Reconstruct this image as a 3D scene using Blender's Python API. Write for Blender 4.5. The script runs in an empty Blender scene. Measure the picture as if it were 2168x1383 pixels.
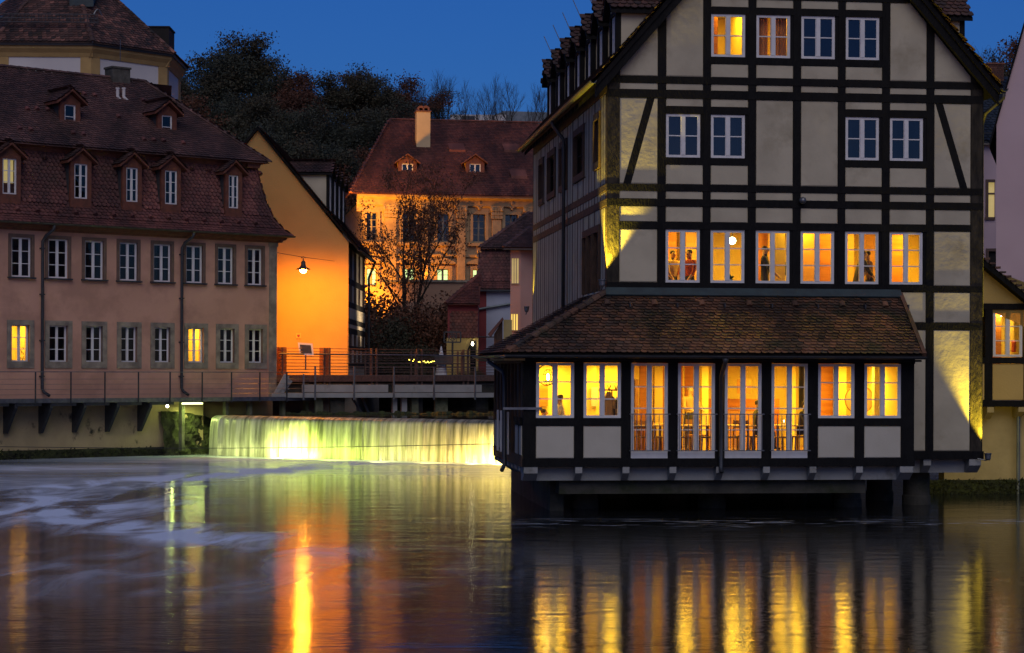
import bpy, math, random
import numpy as np
from mathutils import Matrix, Vector

# ------------------------------------------------------------------ camera, sky, sun, exposure
S = bpy.context.scene
random.seed(7)
RNG = np.random.RandomState(11)
FPX, CX, HOR, CAMZ, ROLL = 4200.0, 1084.0, 780.0, 3.6, 0.0035
TH = math.radians(6.5)                       # turn of the mill house against the picture plane
RIGHT = Vector((math.cos(ROLL), 0, math.sin(ROLL)))
UP = Vector((-math.sin(ROLL), 0, math.cos(ROLL)))
FWD = Vector((0, 1, 0))
CAMP = Vector((0, 0, CAMZ))
cam = bpy.data.cameras.new('camera')
cam_o = bpy.data.objects.new('camera', cam)
S.collection.objects.link(cam_o)
m = Matrix.Identity(4)
for i in range(3):
    m[i][0], m[i][1], m[i][2], m[i][3] = RIGHT[i], UP[i], -FWD[i], CAMP[i]
cam_o.matrix_world = m
cam.sensor_width = 36.0
cam.lens = FPX / 2168.0 * 36.0
cam.shift_y = (HOR - 691.5) / 2168.0
cam.clip_start, cam.clip_end = 0.5, 3000
S.camera = cam_o

wd = bpy.data.worlds.new('World'); S.world = wd; wd.use_nodes = True
nt = wd.node_tree; nt.nodes.clear()
sky = nt.nodes.new('ShaderNodeTexSky'); sky.sky_type = 'NISHITA'; sky.sun_disc = False
sky.sun_elevation = math.radians(5.0); sky.sun_rotation = math.radians(180)
sky.altitude = 200; sky.air_density = 1.0; sky.dust_density = 0.3; sky.ozone_density = 6.0
bgn = nt.nodes.new('ShaderNodeBackground'); bgn.inputs['Strength'].default_value = 0.14
won = nt.nodes.new('ShaderNodeOutputWorld')
tint = nt.nodes.new('ShaderNodeMix'); tint.data_type = 'RGBA'; tint.blend_type = 'MULTIPLY'; tint.inputs[0].default_value = 1.0
tint.inputs[7].default_value = (0.76, 0.57, 0.80, 1)
nt.links.new(sky.outputs[0], tint.inputs[6]); nt.links.new(tint.outputs[2], bgn.inputs[0]); nt.links.new(bgn.outputs[0], won.inputs[0])

sl = bpy.data.lights.new('sun', 'SUN'); sl.energy = 0.88; sl.angle = math.radians(50)
sl.color = (1.0, 0.90, 0.80)
so = bpy.data.objects.new('sun', sl); S.collection.objects.link(so)
so.rotation_euler = (math.radians(46), 0, math.radians(4))     # afterglow from behind the camera, low

S.view_settings.view_transform = 'Standard'; S.view_settings.look = 'None'
S.view_settings.exposure = 0.0; S.view_settings.gamma = 1.0
S.view_settings.use_curve_mapping = False
S.render.engine = 'CYCLES'
cy = S.cycles
cy.use_denoising = True; cy.max_bounces = 7; cy.diffuse_bounces = 3; cy.glossy_bounces = 4
cy.transmission_bounces = 6; cy.transparent_max_bounces = 24
cy.sample_clamp_indirect = 4.0; cy.sample_clamp_direct = 0.0
cy.caustics_reflective = False; cy.caustics_refractive = False
cy.use_light_tree = True

# ------------------------------------------------------------------ helpers
COL = S.collection
I4 = Matrix.Identity(4)
T = Matrix.Translation
def RZ(a): return Matrix.Rotation(a, 4, 'Z')
MATS = {}

def _n(nt, typ, **kw):
    n = nt.nodes.new(typ)
    for k, v in kw.items(): setattr(n, k, v)
    return n

def mat(name, c1, c2=None, scale=2.0, rough=0.8, bump=0.0, bscale=18.0, metal=0.0, stretch=(1, 1, 1),
        c3=None, s3=0.6, cut3=(0.55, 0.7), spec=0.5, emit=None, estr=0.0, detail=6.0, coat=0.0):
    """general procedural material: two tones by noise, a third as patches with a shape of their own, fine relief"""
    M = bpy.data.materials.new(name); M.use_nodes = True
    t = M.node_tree; P = t.nodes['Principled BSDF']; L = t.links
    geo = _n(t, 'ShaderNodeNewGeometry'); mp = _n(t, 'ShaderNodeMapping')
    L.new(geo.outputs['Position'], mp.inputs[0]); mp.inputs['Scale'].default_value = stretch
    no = _n(t, 'ShaderNodeTexNoise'); no.inputs['Scale'].default_value = scale; no.inputs['Detail'].default_value = detail
    L.new(mp.outputs[0], no.inputs['Vector'])
    if c2 is None: c2 = tuple(x * 0.72 for x in c1)
    cr = _n(t, 'ShaderNodeValToRGB')
    cr.color_ramp.elements[0].position = 0.35; cr.color_ramp.elements[1].position = 0.65
    cr.color_ramp.elements[0].color = (*c2, 1); cr.color_ramp.elements[1].color = (*c1, 1)
    L.new(no.outputs[0], cr.inputs[0]); out = cr.outputs[0]
    if c3:
        n3 = _n(t, 'ShaderNodeTexNoise'); n3.inputs['Scale'].default_value = s3; n3.inputs['Detail'].default_value = 9
        n3.inputs['Roughness'].default_value = 0.65
        L.new(mp.outputs[0], n3.inputs['Vector'])
        r3 = _n(t, 'ShaderNodeValToRGB')
        r3.color_ramp.elements[0].position = cut3[0]; r3.color_ramp.elements[1].position = cut3[1]
        L.new(n3.outputs[0], r3.inputs[0])
        mx = _n(t, 'ShaderNodeMix', data_type='RGBA')
        L.new(r3.outputs[0], mx.inputs[0]); L.new(out, mx.inputs[6]); mx.inputs[7].default_value = (*c3, 1)
        out = mx.outputs[2]
    L.new(out, P.inputs['Base Color'])
    P.inputs['Roughness'].default_value = rough; P.inputs['Metallic'].default_value = metal
    P.inputs['Specular IOR Level'].default_value = spec; P.inputs['Coat Weight'].default_value = coat
    if bump:
        nb = _n(t, 'ShaderNodeTexNoise'); nb.inputs['Scale'].default_value = bscale; nb.inputs['Detail'].default_value = 5
        L.new(mp.outputs[0], nb.inputs['Vector'])
        b = _n(t, 'ShaderNodeBump'); b.inputs['Strength'].default_value = min(1.0, bump); b.inputs['Distance'].default_value = 0.03 * max(1, bump)
        L.new(nb.outputs[0], b.inputs['Height']); L.new(b.outputs[0], P.inputs['Normal'])
    if emit:
        P.inputs['Emission Color'].default_value = (*emit, 1); P.inputs['Emission Strength'].default_value = estr
    MATS[name] = M
    return M

def tile_mat(name, tones, moss=(0.035, 0.045, 0.02), mcut=(0.62, 0.75), rough=0.75):
    """roof tiles: every tile its own tone (per loose piece and per object), moss in patches"""
    M = bpy.data.materials.new(name); M.use_nodes = True
    t = M.node_tree; P = t.nodes['Principled BSDF']; L = t.links
    geo = _n(t, 'ShaderNodeNewGeometry'); oi = _n(t, 'ShaderNodeObjectInfo')
    ad = _n(t, 'ShaderNodeMath', operation='ADD'); L.new(geo.outputs['Random Per Island'], ad.inputs[0]); L.new(oi.outputs['Random'], ad.inputs[1])
    fr = _n(t, 'ShaderNodeMath', operation='FRACT'); L.new(ad.outputs[0], fr.inputs[0])
    cr = _n(t, 'ShaderNodeValToRGB'); e = cr.color_ramp.elements
    while len(e) < len(tones): e.new(0.5)
    for k, c in enumerate(tones):
        e[k].position = k / (len(tones) - 1.0); e[k].color = (*c, 1)
    L.new(fr.outputs[0], cr.inputs[0])
    no = _n(t, 'ShaderNodeTexNoise'); no.inputs['Scale'].default_value = 0.9; no.inputs['Detail'].default_value = 9; no.inputs['Roughness'].default_value = 0.7
    L.new(geo.outputs['Position'], no.inputs['Vector'])
    r3 = _n(t, 'ShaderNodeValToRGB'); r3.color_ramp.elements[0].position = mcut[0]; r3.color_ramp.elements[1].position = mcut[1]
    L.new(no.outputs[0], r3.inputs[0])
    mx = _n(t, 'ShaderNodeMix', data_type='RGBA')
    L.new(r3.outputs[0], mx.inputs[0]); L.new(cr.outputs[0], mx.inputs[6]); mx.inputs[7].default_value = (*moss, 1)
    n2 = _n(t, 'ShaderNodeTexNoise'); n2.inputs['Scale'].default_value = 14; L.new(geo.outputs['Position'], n2.inputs['Vector'])
    m2 = _n(t, 'ShaderNodeMix', data_type='RGBA', blend_type='MULTIPLY'); m2.inputs[0].default_value = 0.6
    L.new(mx.outputs[2], m2.inputs[6])
    c2 = _n(t, 'ShaderNodeValToRGB'); c2.color_ramp.elements[0].color = (0.35, 0.35, 0.35, 1); c2.color_ramp.elements[1].color = (1.3, 1.3, 1.3, 1)
    L.new(n2.outputs[0], c2.inputs[0]); L.new(c2.outputs[0], m2.inputs[7])
    n4 = _n(t, 'ShaderNodeTexNoise'); n4.inputs['Scale'].default_value = .55; n4.inputs['Detail'].default_value = 4
    mp4 = _n(t, 'ShaderNodeMapping'); mp4.inputs['Rotation'].default_value = (0, .6, 0); mp4.inputs['Scale'].default_value = (1.6, .6, .45)
    L.new(geo.outputs['Position'], mp4.inputs[0]); L.new(mp4.outputs[0], n4.inputs['Vector'])
    c4 = _n(t, 'ShaderNodeValToRGB'); c4.color_ramp.elements[0].position = .38; c4.color_ramp.elements[1].position = .62
    c4.color_ramp.elements[0].color = (.5, .52, .55, 1); c4.color_ramp.elements[1].color = (1.25, 1.2, 1.15, 1)
    L.new(n4.outputs[0], c4.inputs[0]); m4 = _n(t, 'ShaderNodeMix', data_type='RGBA', blend_type='MULTIPLY'); m4.inputs[0].default_value = 1.0
    L.new(m2.outputs[2], m4.inputs[6]); L.new(c4.outputs[0], m4.inputs[7])
    L.new(m4.outputs[2], P.inputs['Base Color']); P.inputs['Roughness'].default_value = rough
    MATS[name] = M
    return M

def glass_mat(name, tint=(0.95, 0.97, 1.0), refl=0.10, fk=.8):
    M = bpy.data.materials.new(name); M.use_nodes = True
    t = M.node_tree; t.nodes.clear(); L = t.links
    o = _n(t, 'ShaderNodeOutputMaterial'); tr = _n(t, 'ShaderNodeBsdfTransparent'); gl = _n(t, 'ShaderNodeBsdfGlossy')
    tr.inputs[0].default_value = (*tint, 1); gl.inputs['Roughness'].default_value = 0.02
    geo = _n(t, 'ShaderNodeNewGeometry'); no = _n(t, 'ShaderNodeTexNoise'); no.inputs['Scale'].default_value = 2.2
    b = _n(t, 'ShaderNodeBump'); b.inputs['Strength'].default_value = 0.06; b.inputs['Distance'].default_value = 0.05
    L.new(geo.outputs['Position'], no.inputs['Vector']); L.new(no.outputs[0], b.inputs['Height']); L.new(b.outputs[0], gl.inputs['Normal'])
    lw = _n(t, 'ShaderNodeLayerWeight'); lw.inputs[0].default_value = 0.25
    ma = _n(t, 'ShaderNodeMath', operation='MULTIPLY_ADD'); ma.inputs[1].default_value = fk; ma.inputs[2].default_value = refl
    ma.use_clamp = True
    L.new(lw.outputs['Fresnel'], ma.inputs[0])
    mx = _n(t, 'ShaderNodeMixShader'); L.new(ma.outputs[0], mx.inputs[0]); L.new(tr.outputs[0], mx.inputs[1]); L.new(gl.outputs[0], mx.inputs[2])
    L.new(mx.outputs[0], o.inputs[0]); MATS[name] = M
    return M

class MB:
    """collects geometry for ONE mesh"""
    def __init__(s): s.v = []; s.f = []; s.mi = []; s.cur = 0
    def add(s, vs, fs):
        o = len(s.v); s.v += [tuple(p) for p in vs]
        for f in fs: s.f.append(tuple(i + o for i in f)); s.mi.append(s.cur)
        return s
    def box(s, x0, x1, y0, y1, z0, z1):
        return s.add([(x0, y0, z0), (x1, y0, z0), (x1, y1, z0), (x0, y1, z0), (x0, y0, z1), (x1, y0, z1), (x1, y1, z1), (x0, y1, z1)],
                     [(0, 3, 2, 1), (4, 5, 6, 7), (0, 1, 5, 4), (1, 2, 6, 5), (2, 3, 7, 6), (3, 0, 4, 7)])
    def prism(s, poly, y0, y1):
        """polygon in x,z (counter-clockwise seen from -y) extruded along y"""
        n = len(poly)
        a = sum(poly[i][0] * poly[(i + 1) % n][1] - poly[(i + 1) % n][0] * poly[i][1] for i in range(n))
        if a < 0: poly = poly[::-1]
        vs = [(x, y0, z) for x, z in poly] + [(x, y1, z) for x, z in poly]
        fs = [tuple(range(n)), tuple(range(2 * n - 1, n - 1, -1))]
        for i in range(n):
            j = (i + 1) % n; fs.append((i, i + n, j + n, j))
        return s.add(vs, fs)
    def prismx(s, poly, x0, x1):
        """polygon in y,z extruded along x"""
        n = len(poly)
        a = sum(poly[i][0] * poly[(i + 1) % n][1] - poly[(i + 1) % n][0] * poly[i][1] for i in range(n))
        if a < 0: poly = poly[::-1]
        vs = [(x0, y, z) for y, z in poly] + [(x1, y, z) for y, z in poly]
        fs = [tuple(range(n - 1, -1, -1)), tuple(range(n, 2 * n))]
        for i in range(n):
            j = (i + 1) % n; fs.append((i, j, j + n, i + n))
        return s.add(vs, fs)
    def prismz(s, poly, z0, z1):
        n = len(poly)
        a = sum(poly[i][0] * poly[(i + 1) % n][1] - poly[(i + 1) % n][0] * poly[i][1] for i in range(n))
        if a < 0: poly = poly[::-1]
        vs = [(x, y, z0) for x, y in poly] + [(x, y, z1) for x, y in poly]
        fs = [tuple(range(n - 1, -1, -1)), tuple(range(n, 2 * n))]
        for i in range(n):
            j = (i + 1) % n; fs.append((i, j, j + n, i + n))
        return s.add(vs, fs)
    def bar(s, a, b, w, h=None, up=(0, 0, 1)):
        """square bar from a to b"""
        a = Vector(a); b = Vector(b); d = (b - a).normalized(); h = w if h is None else h
        u = Vector(up)
        if abs(d.dot(u)) > 0.98: u = Vector((0, 1, 0))
        r = d.cross(u).normalized() * (w / 2); q = r.normalized().cross(d) * (h / 2)
        vs = [a - r - q, a + r - q, a + r + q, a - r + q, b - r - q, b + r - q, b + r + q, b - r + q]
        return s.add(vs, [(0, 1, 2, 3), (7, 6, 5, 4), (0, 4, 5, 1), (1, 5, 6, 2), (2, 6, 7, 3), (3, 7, 4, 0)])
    def tube(s, path, r, n=8, caps=True):
        path = [Vector(p) for p in path]
        rs = r if isinstance(r, (list, tuple)) else [r] * len(path)
        o = len(s.v); prev = None
        for i, p in enumerate(path):
            d = (path[min(i + 1, len(path) - 1)] - path[max(i - 1, 0)]).normalized()
            if prev is None:
                u = Vector((0, 0, 1)) if abs(d.z) < 0.9 else Vector((1, 0, 0))
                a = d.cross(u).normalized()
            else:
                a = (prev - d * prev.dot(d)).normalized()
            prev = a; b = d.cross(a)
            for k in range(n):
                t = 2 * math.pi * k / n
                s.v.append(tuple(p + (a * math.cos(t) + b * math.sin(t)) * rs[i]))
        for i in range(len(path) - 1):
            for k in range(n):
                k2 = (k + 1) % n
                s.f.append((o + i * n + k, o + i * n + k2, o + (i + 1) * n + k2, o + (i + 1) * n + k)); s.mi.append(s.cur)
        if caps:
            s.f.append(tuple(o + k for k in range(n - 1, -1, -1))); s.mi.append(s.cur)
            e = o + (len(path) - 1) * n
            s.f.append(tuple(e + k for k in range(n))); s.mi.append(s.cur)
        return s
    def lathe(s, prof, c=(0, 0, 0), n=20):
        """profile of (r, z) turned round z"""
        o = len(s.v)
        for r, z in prof:
            for k in range(n):
                t = 2 * math.pi * k / n
                s.v.append((c[0] + r * math.cos(t), c[1] + r * math.sin(t), c[2] + z))
        for i in range(len(prof) - 1):
            for k in range(n):
                k2 = (k + 1) % n
                s.f.append((o + i * n + k, o + i * n + k2, o + (i + 1) * n + k2, o + (i + 1) * n + k)); s.mi.append(s.cur)
        s.f.append(tuple(o + k for k in range(n - 1, -1, -1))); s.mi.append(s.cur)
        e = o + (len(prof) - 1) * n
        s.f.append(tuple(e + k for k in range(n))); s.mi.append(s.cur)
        return s
    def mesh(s, name, mats, smooth=False):
        me = bpy.data.meshes.new(name); me.from_pydata(s.v, [], s.f)
        for q in (mats if isinstance(mats, (list, tuple)) else [mats]): me.materials.append(MATS[q] if isinstance(q, str) else q)
        if any(s.mi): me.polygons.foreach_set('material_index', s.mi)
        if smooth: me.polygons.foreach_set('use_smooth', [True] * len(s.f))
        me.update()
        return me

def link(name, data, parent=None, M=I4, **props):
    o = bpy.data.objects.new(name, data); COL.objects.link(o)
    if parent is not None: o.parent = parent
    o.matrix_basis = M
    for k, v in props.items():
        if v is not None: o[k] = v
    return o

def obj(name, mb, mats, parent=None, M=I4, smooth=False, **props):
    return link(name, mb.mesh(name, mats, smooth), parent, M, **props)

class Thing:
    """an Empty at the thing's base, and its place in the world"""
    def __init__(s, name, label, cat, M, group=None, parent=None):
        s.W = M; s.o = link(name, None, None, M, label=label, category=cat, group=group)
        s.o.empty_display_size = 0.3

class Frame:
    """a wall's own axes: x along it, y into the building, z up"""
    def __init__(s, th, M=I4): s.t = th; s.M = M; s.Wi = (th.W @ M).inverted()
    def px(s, px, py=HOR, y=0.0):
        d = FWD + RIGHT * ((px - CX) / FPX) + UP * ((HOR - py) / FPX)
        o = s.Wi @ CAMP; d = s.Wi.to_3x3() @ d
        k = (y - o.y) / d.y
        p = o + d * k
        return p.x, p.z
    def add(s, name, mb, mats, smooth=False, M=I4, **p):
        return obj(name, mb, mats, s.t.o, s.M @ M, smooth, **p)

def at(px, py, Y):
    """world point seen at a pixel of the photograph, Y metres away"""
    return CAMP + (FWD + RIGHT * ((px - CX) / FPX) + UP * ((HOR - py) / FPX)) * Y

def clip(poly, a, b, c):
    """keep the part of the polygon with a*x + b*z <= c"""
    out = []
    for i in range(len(poly)):
        p, q = poly[i], poly[(i + 1) % len(poly)]
        dp, dq = a * p[0] + b * p[1] - c, a * q[0] + b * q[1] - c
        if dp <= 0: out.append(p)
        if dp * dq < 0:
            t = dp / (dp - dq); out.append((p[0] + (q[0] - p[0]) * t, p[1] + (q[1] - p[1]) * t))
    return out

def wall_cells(mb, x0, x1, z0, z1, y0, y1, holes):
    xs = sorted(set([x0, x1] + [h[0] for h in holes] + [h[1] for h in holes]))
    xs = [x for x in xs if x0 <= x <= x1]
    for i in range(len(xs) - 1):
        a, b = xs[i], xs[i + 1]; mid = (a + b) / 2
        hs = sorted([(h[2], h[3]) for h in holes if h[0] < mid < h[1]])
        z = z0
        for h0, h1 in hs:
            if h0 > z: mb.box(a, b, y0, y1, z, h0)
            z = max(z, h1)
        if z < z1: mb.box(a, b, y0, y1, z, z1)
    return mb

_wc = {}
def window(F, x0, x1, z0, z1, y=0.05, cols=2, rows=3, fr=0.06, mull=0.1, barw=0.028, frame='white_paint', pane='glass',
           bot=0.0, parent=None, sill=None, sillmat='dark_metal', depth=0.07, label=None, opened=False):
    """window part > pane and sill sub-parts; meshes are shared between windows of one size"""
    w, h = round(x1 - x0, 2), round(z1 - z0, 2)
    key = (w, h, cols, rows, fr, mull, barw, frame, pane, bot, depth)
    if key not in _wc:
        b = MB()
        b.box(0, w, 0, depth, 0, fr + bot); b.box(0, w, 0, depth, h - fr, h)
        b.box(0, fr, 0.002, depth - .002, fr + bot, h - fr); b.box(w - fr, w, 0.002, depth - .002, fr + bot, h - fr)
        ix0, ix1, iz0, iz1 = fr, w - fr, fr + bot, h - fr
        cw = (ix1 - ix0 - mull * (cols - 1)) / cols; rh = (iz1 - iz0 - barw * (rows - 1)) / rows
        for c in range(cols - 1):
            xa = ix0 + (c + 1) * cw + c * mull
            b.box(xa, xa + mull, -0.012, depth - .004, iz0, iz1)
        cells = []
        for c in range(cols):
            xa = ix0 + c * (cw + mull)
            # sash rim round each leaf
            e = 0.016
            b.box(xa, xa + e, 0.012, depth - .012, iz0, iz1); b.box(xa + cw - e, xa + cw, 0.012, depth - .012, iz0, iz1)
            for r in range(rows):
                za = iz0 + r * (rh + barw)
                if r: b.box(xa + e, xa + cw - e, 0.006, depth - .01, za - barw, za)
                cells.append((xa + e, za))
        pm = MB().box(0, cw - 2 * 0.016, 0.032, 0.04, 0, rh).mesh('pane', pane)
        _wc[key] = (b.mesh('window', frame), pm, cells)
    me, pm, cells = _wc[key]
    par = F.t.o if parent is None else parent
    MM = (F.M if parent is None else I4) @ T((x0, y, z0))
    o = link('window', me, par, MM, label=label)
    host = o if parent is None else parent
    for cx_, cz_ in cells:
        link('pane', pm, host, T((cx_, 0, cz_)) if parent is None else MM @ T((cx_, 0, cz_)))
    if sill is not None:
        k = ('sill', w, sill, sillmat)
        if k not in _wc:
            _wc[k] = MB().box(-sill, w + sill, -sill - 0.05, 0.03, -0.06, 0.0).mesh('sill', sillmat)
        link('sill', _wc[k], host, T((0, 0, -0.002)) if parent is None else MM @ T((0, 0, -0.002)))
    return o

# ---- roof tiles: rows laid up a profile, each with a rounded lower edge
def tile_template(w, L, th):
    a = w / 2 * 0.97
    out = [(-a, L), (-a, L * 0.30), (-a * .70, L * .09), (0, 0), (a * .70, L * .09), (a, L * 0.30), (a, L)]
    lift = lambda v: th * 1.9 - (v / L) * th * 1.5
    vs = [(u, v, lift(v)) for u, v in out]
    vs += [(u, v, lift(v) - th * .5) for u, v in out[1:6]]
    fs = [(6, 5, 4, 3, 2, 1, 0)[::-1]]
    for i in range(4): fs.append((i + 1, i + 7, i + 8, i + 2)[::-1])
    fs = [tuple(f[::-1]) for f in fs]
    return np.array(vs), fs

def roof_tiles(F, O, ud, ind, prof, u0, u1, tw=0.18, th=0.16, mats='tile', n_ind=0, name='tile', jit=0.012, host=None, skip=None):
    O, ud, ind = Vector(O), Vector(ud), Vector(ind); up = Vector((0, 0, 1))
    L = th * 1.75; tv, tf = tile_template(tw, L, 0.034)
    # arclength table
    segs = []; acc = 0
    for (i0, z0), (i1, z1) in zip(prof[:-1], prof[1:]):
        l = math.hypot(i1 - i0, z1 - z0); segs.append((acc, l, i0, z0, i1, z1)); acc += l
    pl = []; r = 0; v = 0.0
    while v < acc - th * 0.3:
        for s0, l, i0, z0, i1, z1 in segs:
            if s0 <= v <= s0 + l + 1e-6: break
        k = (v - s0) / l; ins = i0 + (i1 - i0) * k; z = z0 + (z1 - z0) * k
        t = (ind * (i1 - i0) + up * (z1 - z0)).normalized(); n = ud.cross(t)
        a, b = u0(ins, z), u1(ins, z)
        nn = int((b - a) / tw)
        for q in range(-1, nn + 2):
            u = a + (q + (0.5 if r % 2 else 0.0) + 0.5) * tw
            if u < a or u > b: continue
            if skip and skip(u, ins, z): continue
            j = (random.uniform(-1, 1) * jit, random.uniform(-1, 1) * jit)
            p = O + ud * (u + j[0]) + ind * ins + up * z + t * j[1]
            pl.append((p, ud, t, n, random.uniform(-.02, .02)))
        v += th; r += 1
    def Mof(p):
        P, a, b, c, rot = p
        mm = Matrix(((a.x, b.x, c.x, P.x), (a.y, b.y, c.y, P.y), (a.z, b.z, c.z, P.z), (0, 0, 0, 1)))
        return mm @ Matrix.Rotation(rot, 4, 'Z')
    host = F.t.o if host is None else host
    ind_n = min(n_ind, len(pl))
    if ind_n:
        me = bpy.data.meshes.new('tile'); me.from_pydata([tuple(q) for q in tv], [], tf); me.materials.append(MATS[mats])
        for p in pl[:ind_n]: link('tile', me, host, F.M @ Mof(p))
    rest = pl[ind_n:]
    if rest:
        K = len(rest); nv = len(tv)
        A = np.array([[list(row) for row in Mof(p)] for p in rest])            # K,4,4
        hv = np.hstack([tv, np.ones((nv, 1))])
        V = np.einsum('kij,vj->kvi', A, hv)[:, :, :3].reshape(-1, 3)
        add_big(name if not ind_n else 'roof_tiles', V, [f for f in tf], nv, K, mats, host, F.M, kind='stuff')
    return pl

def add_big(name, V, tf, nv, K, mats, parent, M=I4, **props):
    me = bpy.data.meshes.new(name)
    me.vertices.add(len(V)); me.vertices.foreach_set('co', np.asarray(V, dtype=np.float32).ravel())
    lens = [len(f) for f in tf]; flat = np.concatenate([np.array(f) for f in tf])
    loops = (flat[None, :] + (np.arange(K) * nv)[:, None]).ravel()
    tot = np.tile(lens, K); st = np.concatenate([[0], np.cumsum(tot)[:-1]])
    me.loops.add(len(loops)); me.loops.foreach_set('vertex_index', loops.astype(np.int32))
    me.polygons.add(len(tot)); me.polygons.foreach_set('loop_start', st.astype(np.int32)); me.polygons.foreach_set('loop_total', tot.astype(np.int32))
    me.materials.append(MATS[mats] if isinstance(mats, str) else mats)
    me.update(calc_edges=True); me.validate()
    return link(name, me, parent, M, **props)

def ridge_caps(F, A, B, r=0.11, L=0.34, mats='tile', one=False, name='ridge_tile'):
    A, B = Vector(A), Vector(B); d = B - A; n = max(1, int(d.length / L)); d.normalize()
    up = Vector((0, 0, 1)); s = d.cross(up).normalized(); q = s.cross(d)
    st = (B - A).length / n
    def cap(mb, org, R):
        for k in range(7):
            t = math.pi * k / 6
            for e, rr in ((0, R * 1.08), (st * 1.12, R * 0.9)):
                mb.v.append(tuple(org + d * e + s * math.cos(t) * rr + q * (math.sin(t) * rr * 0.8 - 0.02)))
        o = len(mb.v) - 14
        for k in range(6):
            mb.f.append((o + 2 * k, o + 2 * k + 1, o + 2 * k + 3, o + 2 * k + 2)); mb.mi.append(0)
        mb.f.append(tuple(o + 2 * k for k in range(7))); mb.mi.append(0)
    if one:
        mb = MB()
        for i in range(n): cap(mb, A + d * st * i, r)
        F.add('ridge_tiles', mb, mats, kind='stuff')
    else:
        mb = MB(); cap(mb, Vector((0, 0, 0)), r); me = mb.mesh(name, mats)
        for i in range(n): link(name, me, F.t.o, F.M @ T(A + d * st * i))

def lamp(kind, name, loc, power, color, size=0.1, **kw):
    l = bpy.data.lights.new(name, kind); l.energy = power; l.color = color
    if kind == 'AREA': l.size = size; l.shape = kw.get('shape', 'SQUARE')
    if kind == 'AREA' and 'size_y' in kw: l.shape = 'RECTANGLE'; l.size_y = kw['size_y']
    if kind in ('POINT', 'SPOT'): l.shadow_soft_size = size
    if kind == 'SPOT': l.spot_size = kw['angle']; l.spot_blend = kw.get('blend', .15)
    o = bpy.data.objects.new(name, l); COL.objects.link(o)
    if 'target' in kw:
        d = Vector(kw['target']) - Vector(loc); o.rotation_euler = d.to_track_quat('-Z', 'Y').to_euler()
    o.location = loc
    return o
# ------------------------------------------------------------------ materials
mat('plaster', (0.50, 0.455, 0.345), (0.41, 0.37, 0.28), 1.1, .9, .32, 5.0, c3=(0.31, 0.27, 0.19), s3=.9, cut3=(.54, .74))
mat('plaster_annex', (0.52, 0.49, 0.42), (0.47, 0.44, 0.37), 1.4, .9, .2, 30)
mat('timber', (0.0085, 0.0085, 0.0095), (0.005, 0.005, 0.006), 6, .7, .7, 22, stretch=(1, 1, .35), spec=.15)
mat('timber_worn_lit', (0.05, 0.042, 0.032), (0.018, 0.016, 0.014), 7, .7, .8, 22, stretch=(1, 1, .3), spec=.15)  # worn corner posts, floodlight brightness partly put into the colour
mat('timber_brown', (0.075, 0.04, 0.024), (0.035, 0.02, 0.014), 6, .75, .7, 22, stretch=(1, 1, .4))
mat('salmon', (0.58, 0.33, 0.24), (0.51, 0.285, 0.205), .7, .92, .15, 40, c3=(0.43, 0.24, 0.175), s3=.55, cut3=(.48, .62))
mat('sandstone', (0.31, 0.27, 0.215), (0.17, 0.145, 0.12), 3, .9, .4, 25)
mat('sandstone_brown', (0.17, 0.11, 0.085), (0.12, 0.08, 0.065), 3, .9, .4, 25)
mat('red_wood', (0.17, 0.055, 0.032), (0.10, 0.035, 0.022), 5, .7, .4, 30)
mat('white_paint', (0.72, 0.72, 0.74), (0.64, 0.64, 0.67), 5, .45, .05, 40)
mat('dark_metal', (0.05, 0.055, 0.065), (0.035, 0.04, 0.05), 5, .5, .1, 30, metal=.3)
mat('steel', (0.20, 0.21, 0.23), (0.13, 0.14, 0.16), 6, .42, .1, 40, metal=.7)
mat('rust_steel', (0.20, 0.12, 0.09), (0.12, 0.075, 0.06), 8, .6, .2, 40, metal=.4)
mat('zinc', (0.16, 0.19, 0.22), (0.11, 0.14, 0.16), 3, .5, .1, 20, metal=.5)
mat('copper_flash', (0.03, 0.055, 0.065), (0.02, 0.035, 0.045), 4, .6, .1, 20)
mat('gutter', (0.10, 0.10, 0.075), (0.06, 0.06, 0.05), 4, .55, .1, 20, metal=.3)
mat('slate', (0.055, 0.06, 0.07), (0.035, 0.04, 0.045), 8, .6, .6, 9)
mat('orange_wall', (0.49, 0.30, 0.105), (0.40, 0.235, 0.08), .5, .95, .35, 12, c3=(0.37, 0.215, 0.075), s3=.5, cut3=(.5, .8))
mat('white_wall', (0.62, 0.60, 0.60), (0.55, 0.53, 0.54), .6, .95, .1, 40)
mat('ochre_trim', (0.45, 0.30, 0.12), (0.38, 0.25, 0.10), 2, .9, .1, 30)
mat('baroque_stone', (0.40, 0.27, 0.15), (0.30, 0.20, 0.11), 2.5, .9, .5, 6)
mat('chimney_plaster', (0.6, 0.47, 0.28), (0.52, 0.4, 0.24), 1, .95, .1, 20)
mat('terrace_wall', (0.40, 0.25, 0.17), (0.34, 0.21, 0.145), .6, .95, .1, 40)
mat('quay', (0.46, 0.36, 0.20), (0.36, 0.28, 0.16), 1.3, .92, .5, 9, c3=(0.035, 0.035, 0.025), s3=1.6, cut3=(.58, .68), stretch=(1, 1, .7))
mat('mossy_rock', (0.045, 0.055, 0.018), (0.014, 0.014, 0.01), 2.2, .9, 1.5, 7)
mat('moss', (0.045, 0.06, 0.015), (0.018, 0.022, 0.01), 6, .95, .8, 20)
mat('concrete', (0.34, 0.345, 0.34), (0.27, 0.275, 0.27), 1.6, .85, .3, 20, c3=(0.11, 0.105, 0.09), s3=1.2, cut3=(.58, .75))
mat('concrete_dark', (0.075, 0.07, 0.055), (0.04, 0.038, 0.03), 2, .9, .5, 8, c3=(0.03, 0.035, 0.015), s3=1.2, cut3=(.5, .65))
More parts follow.
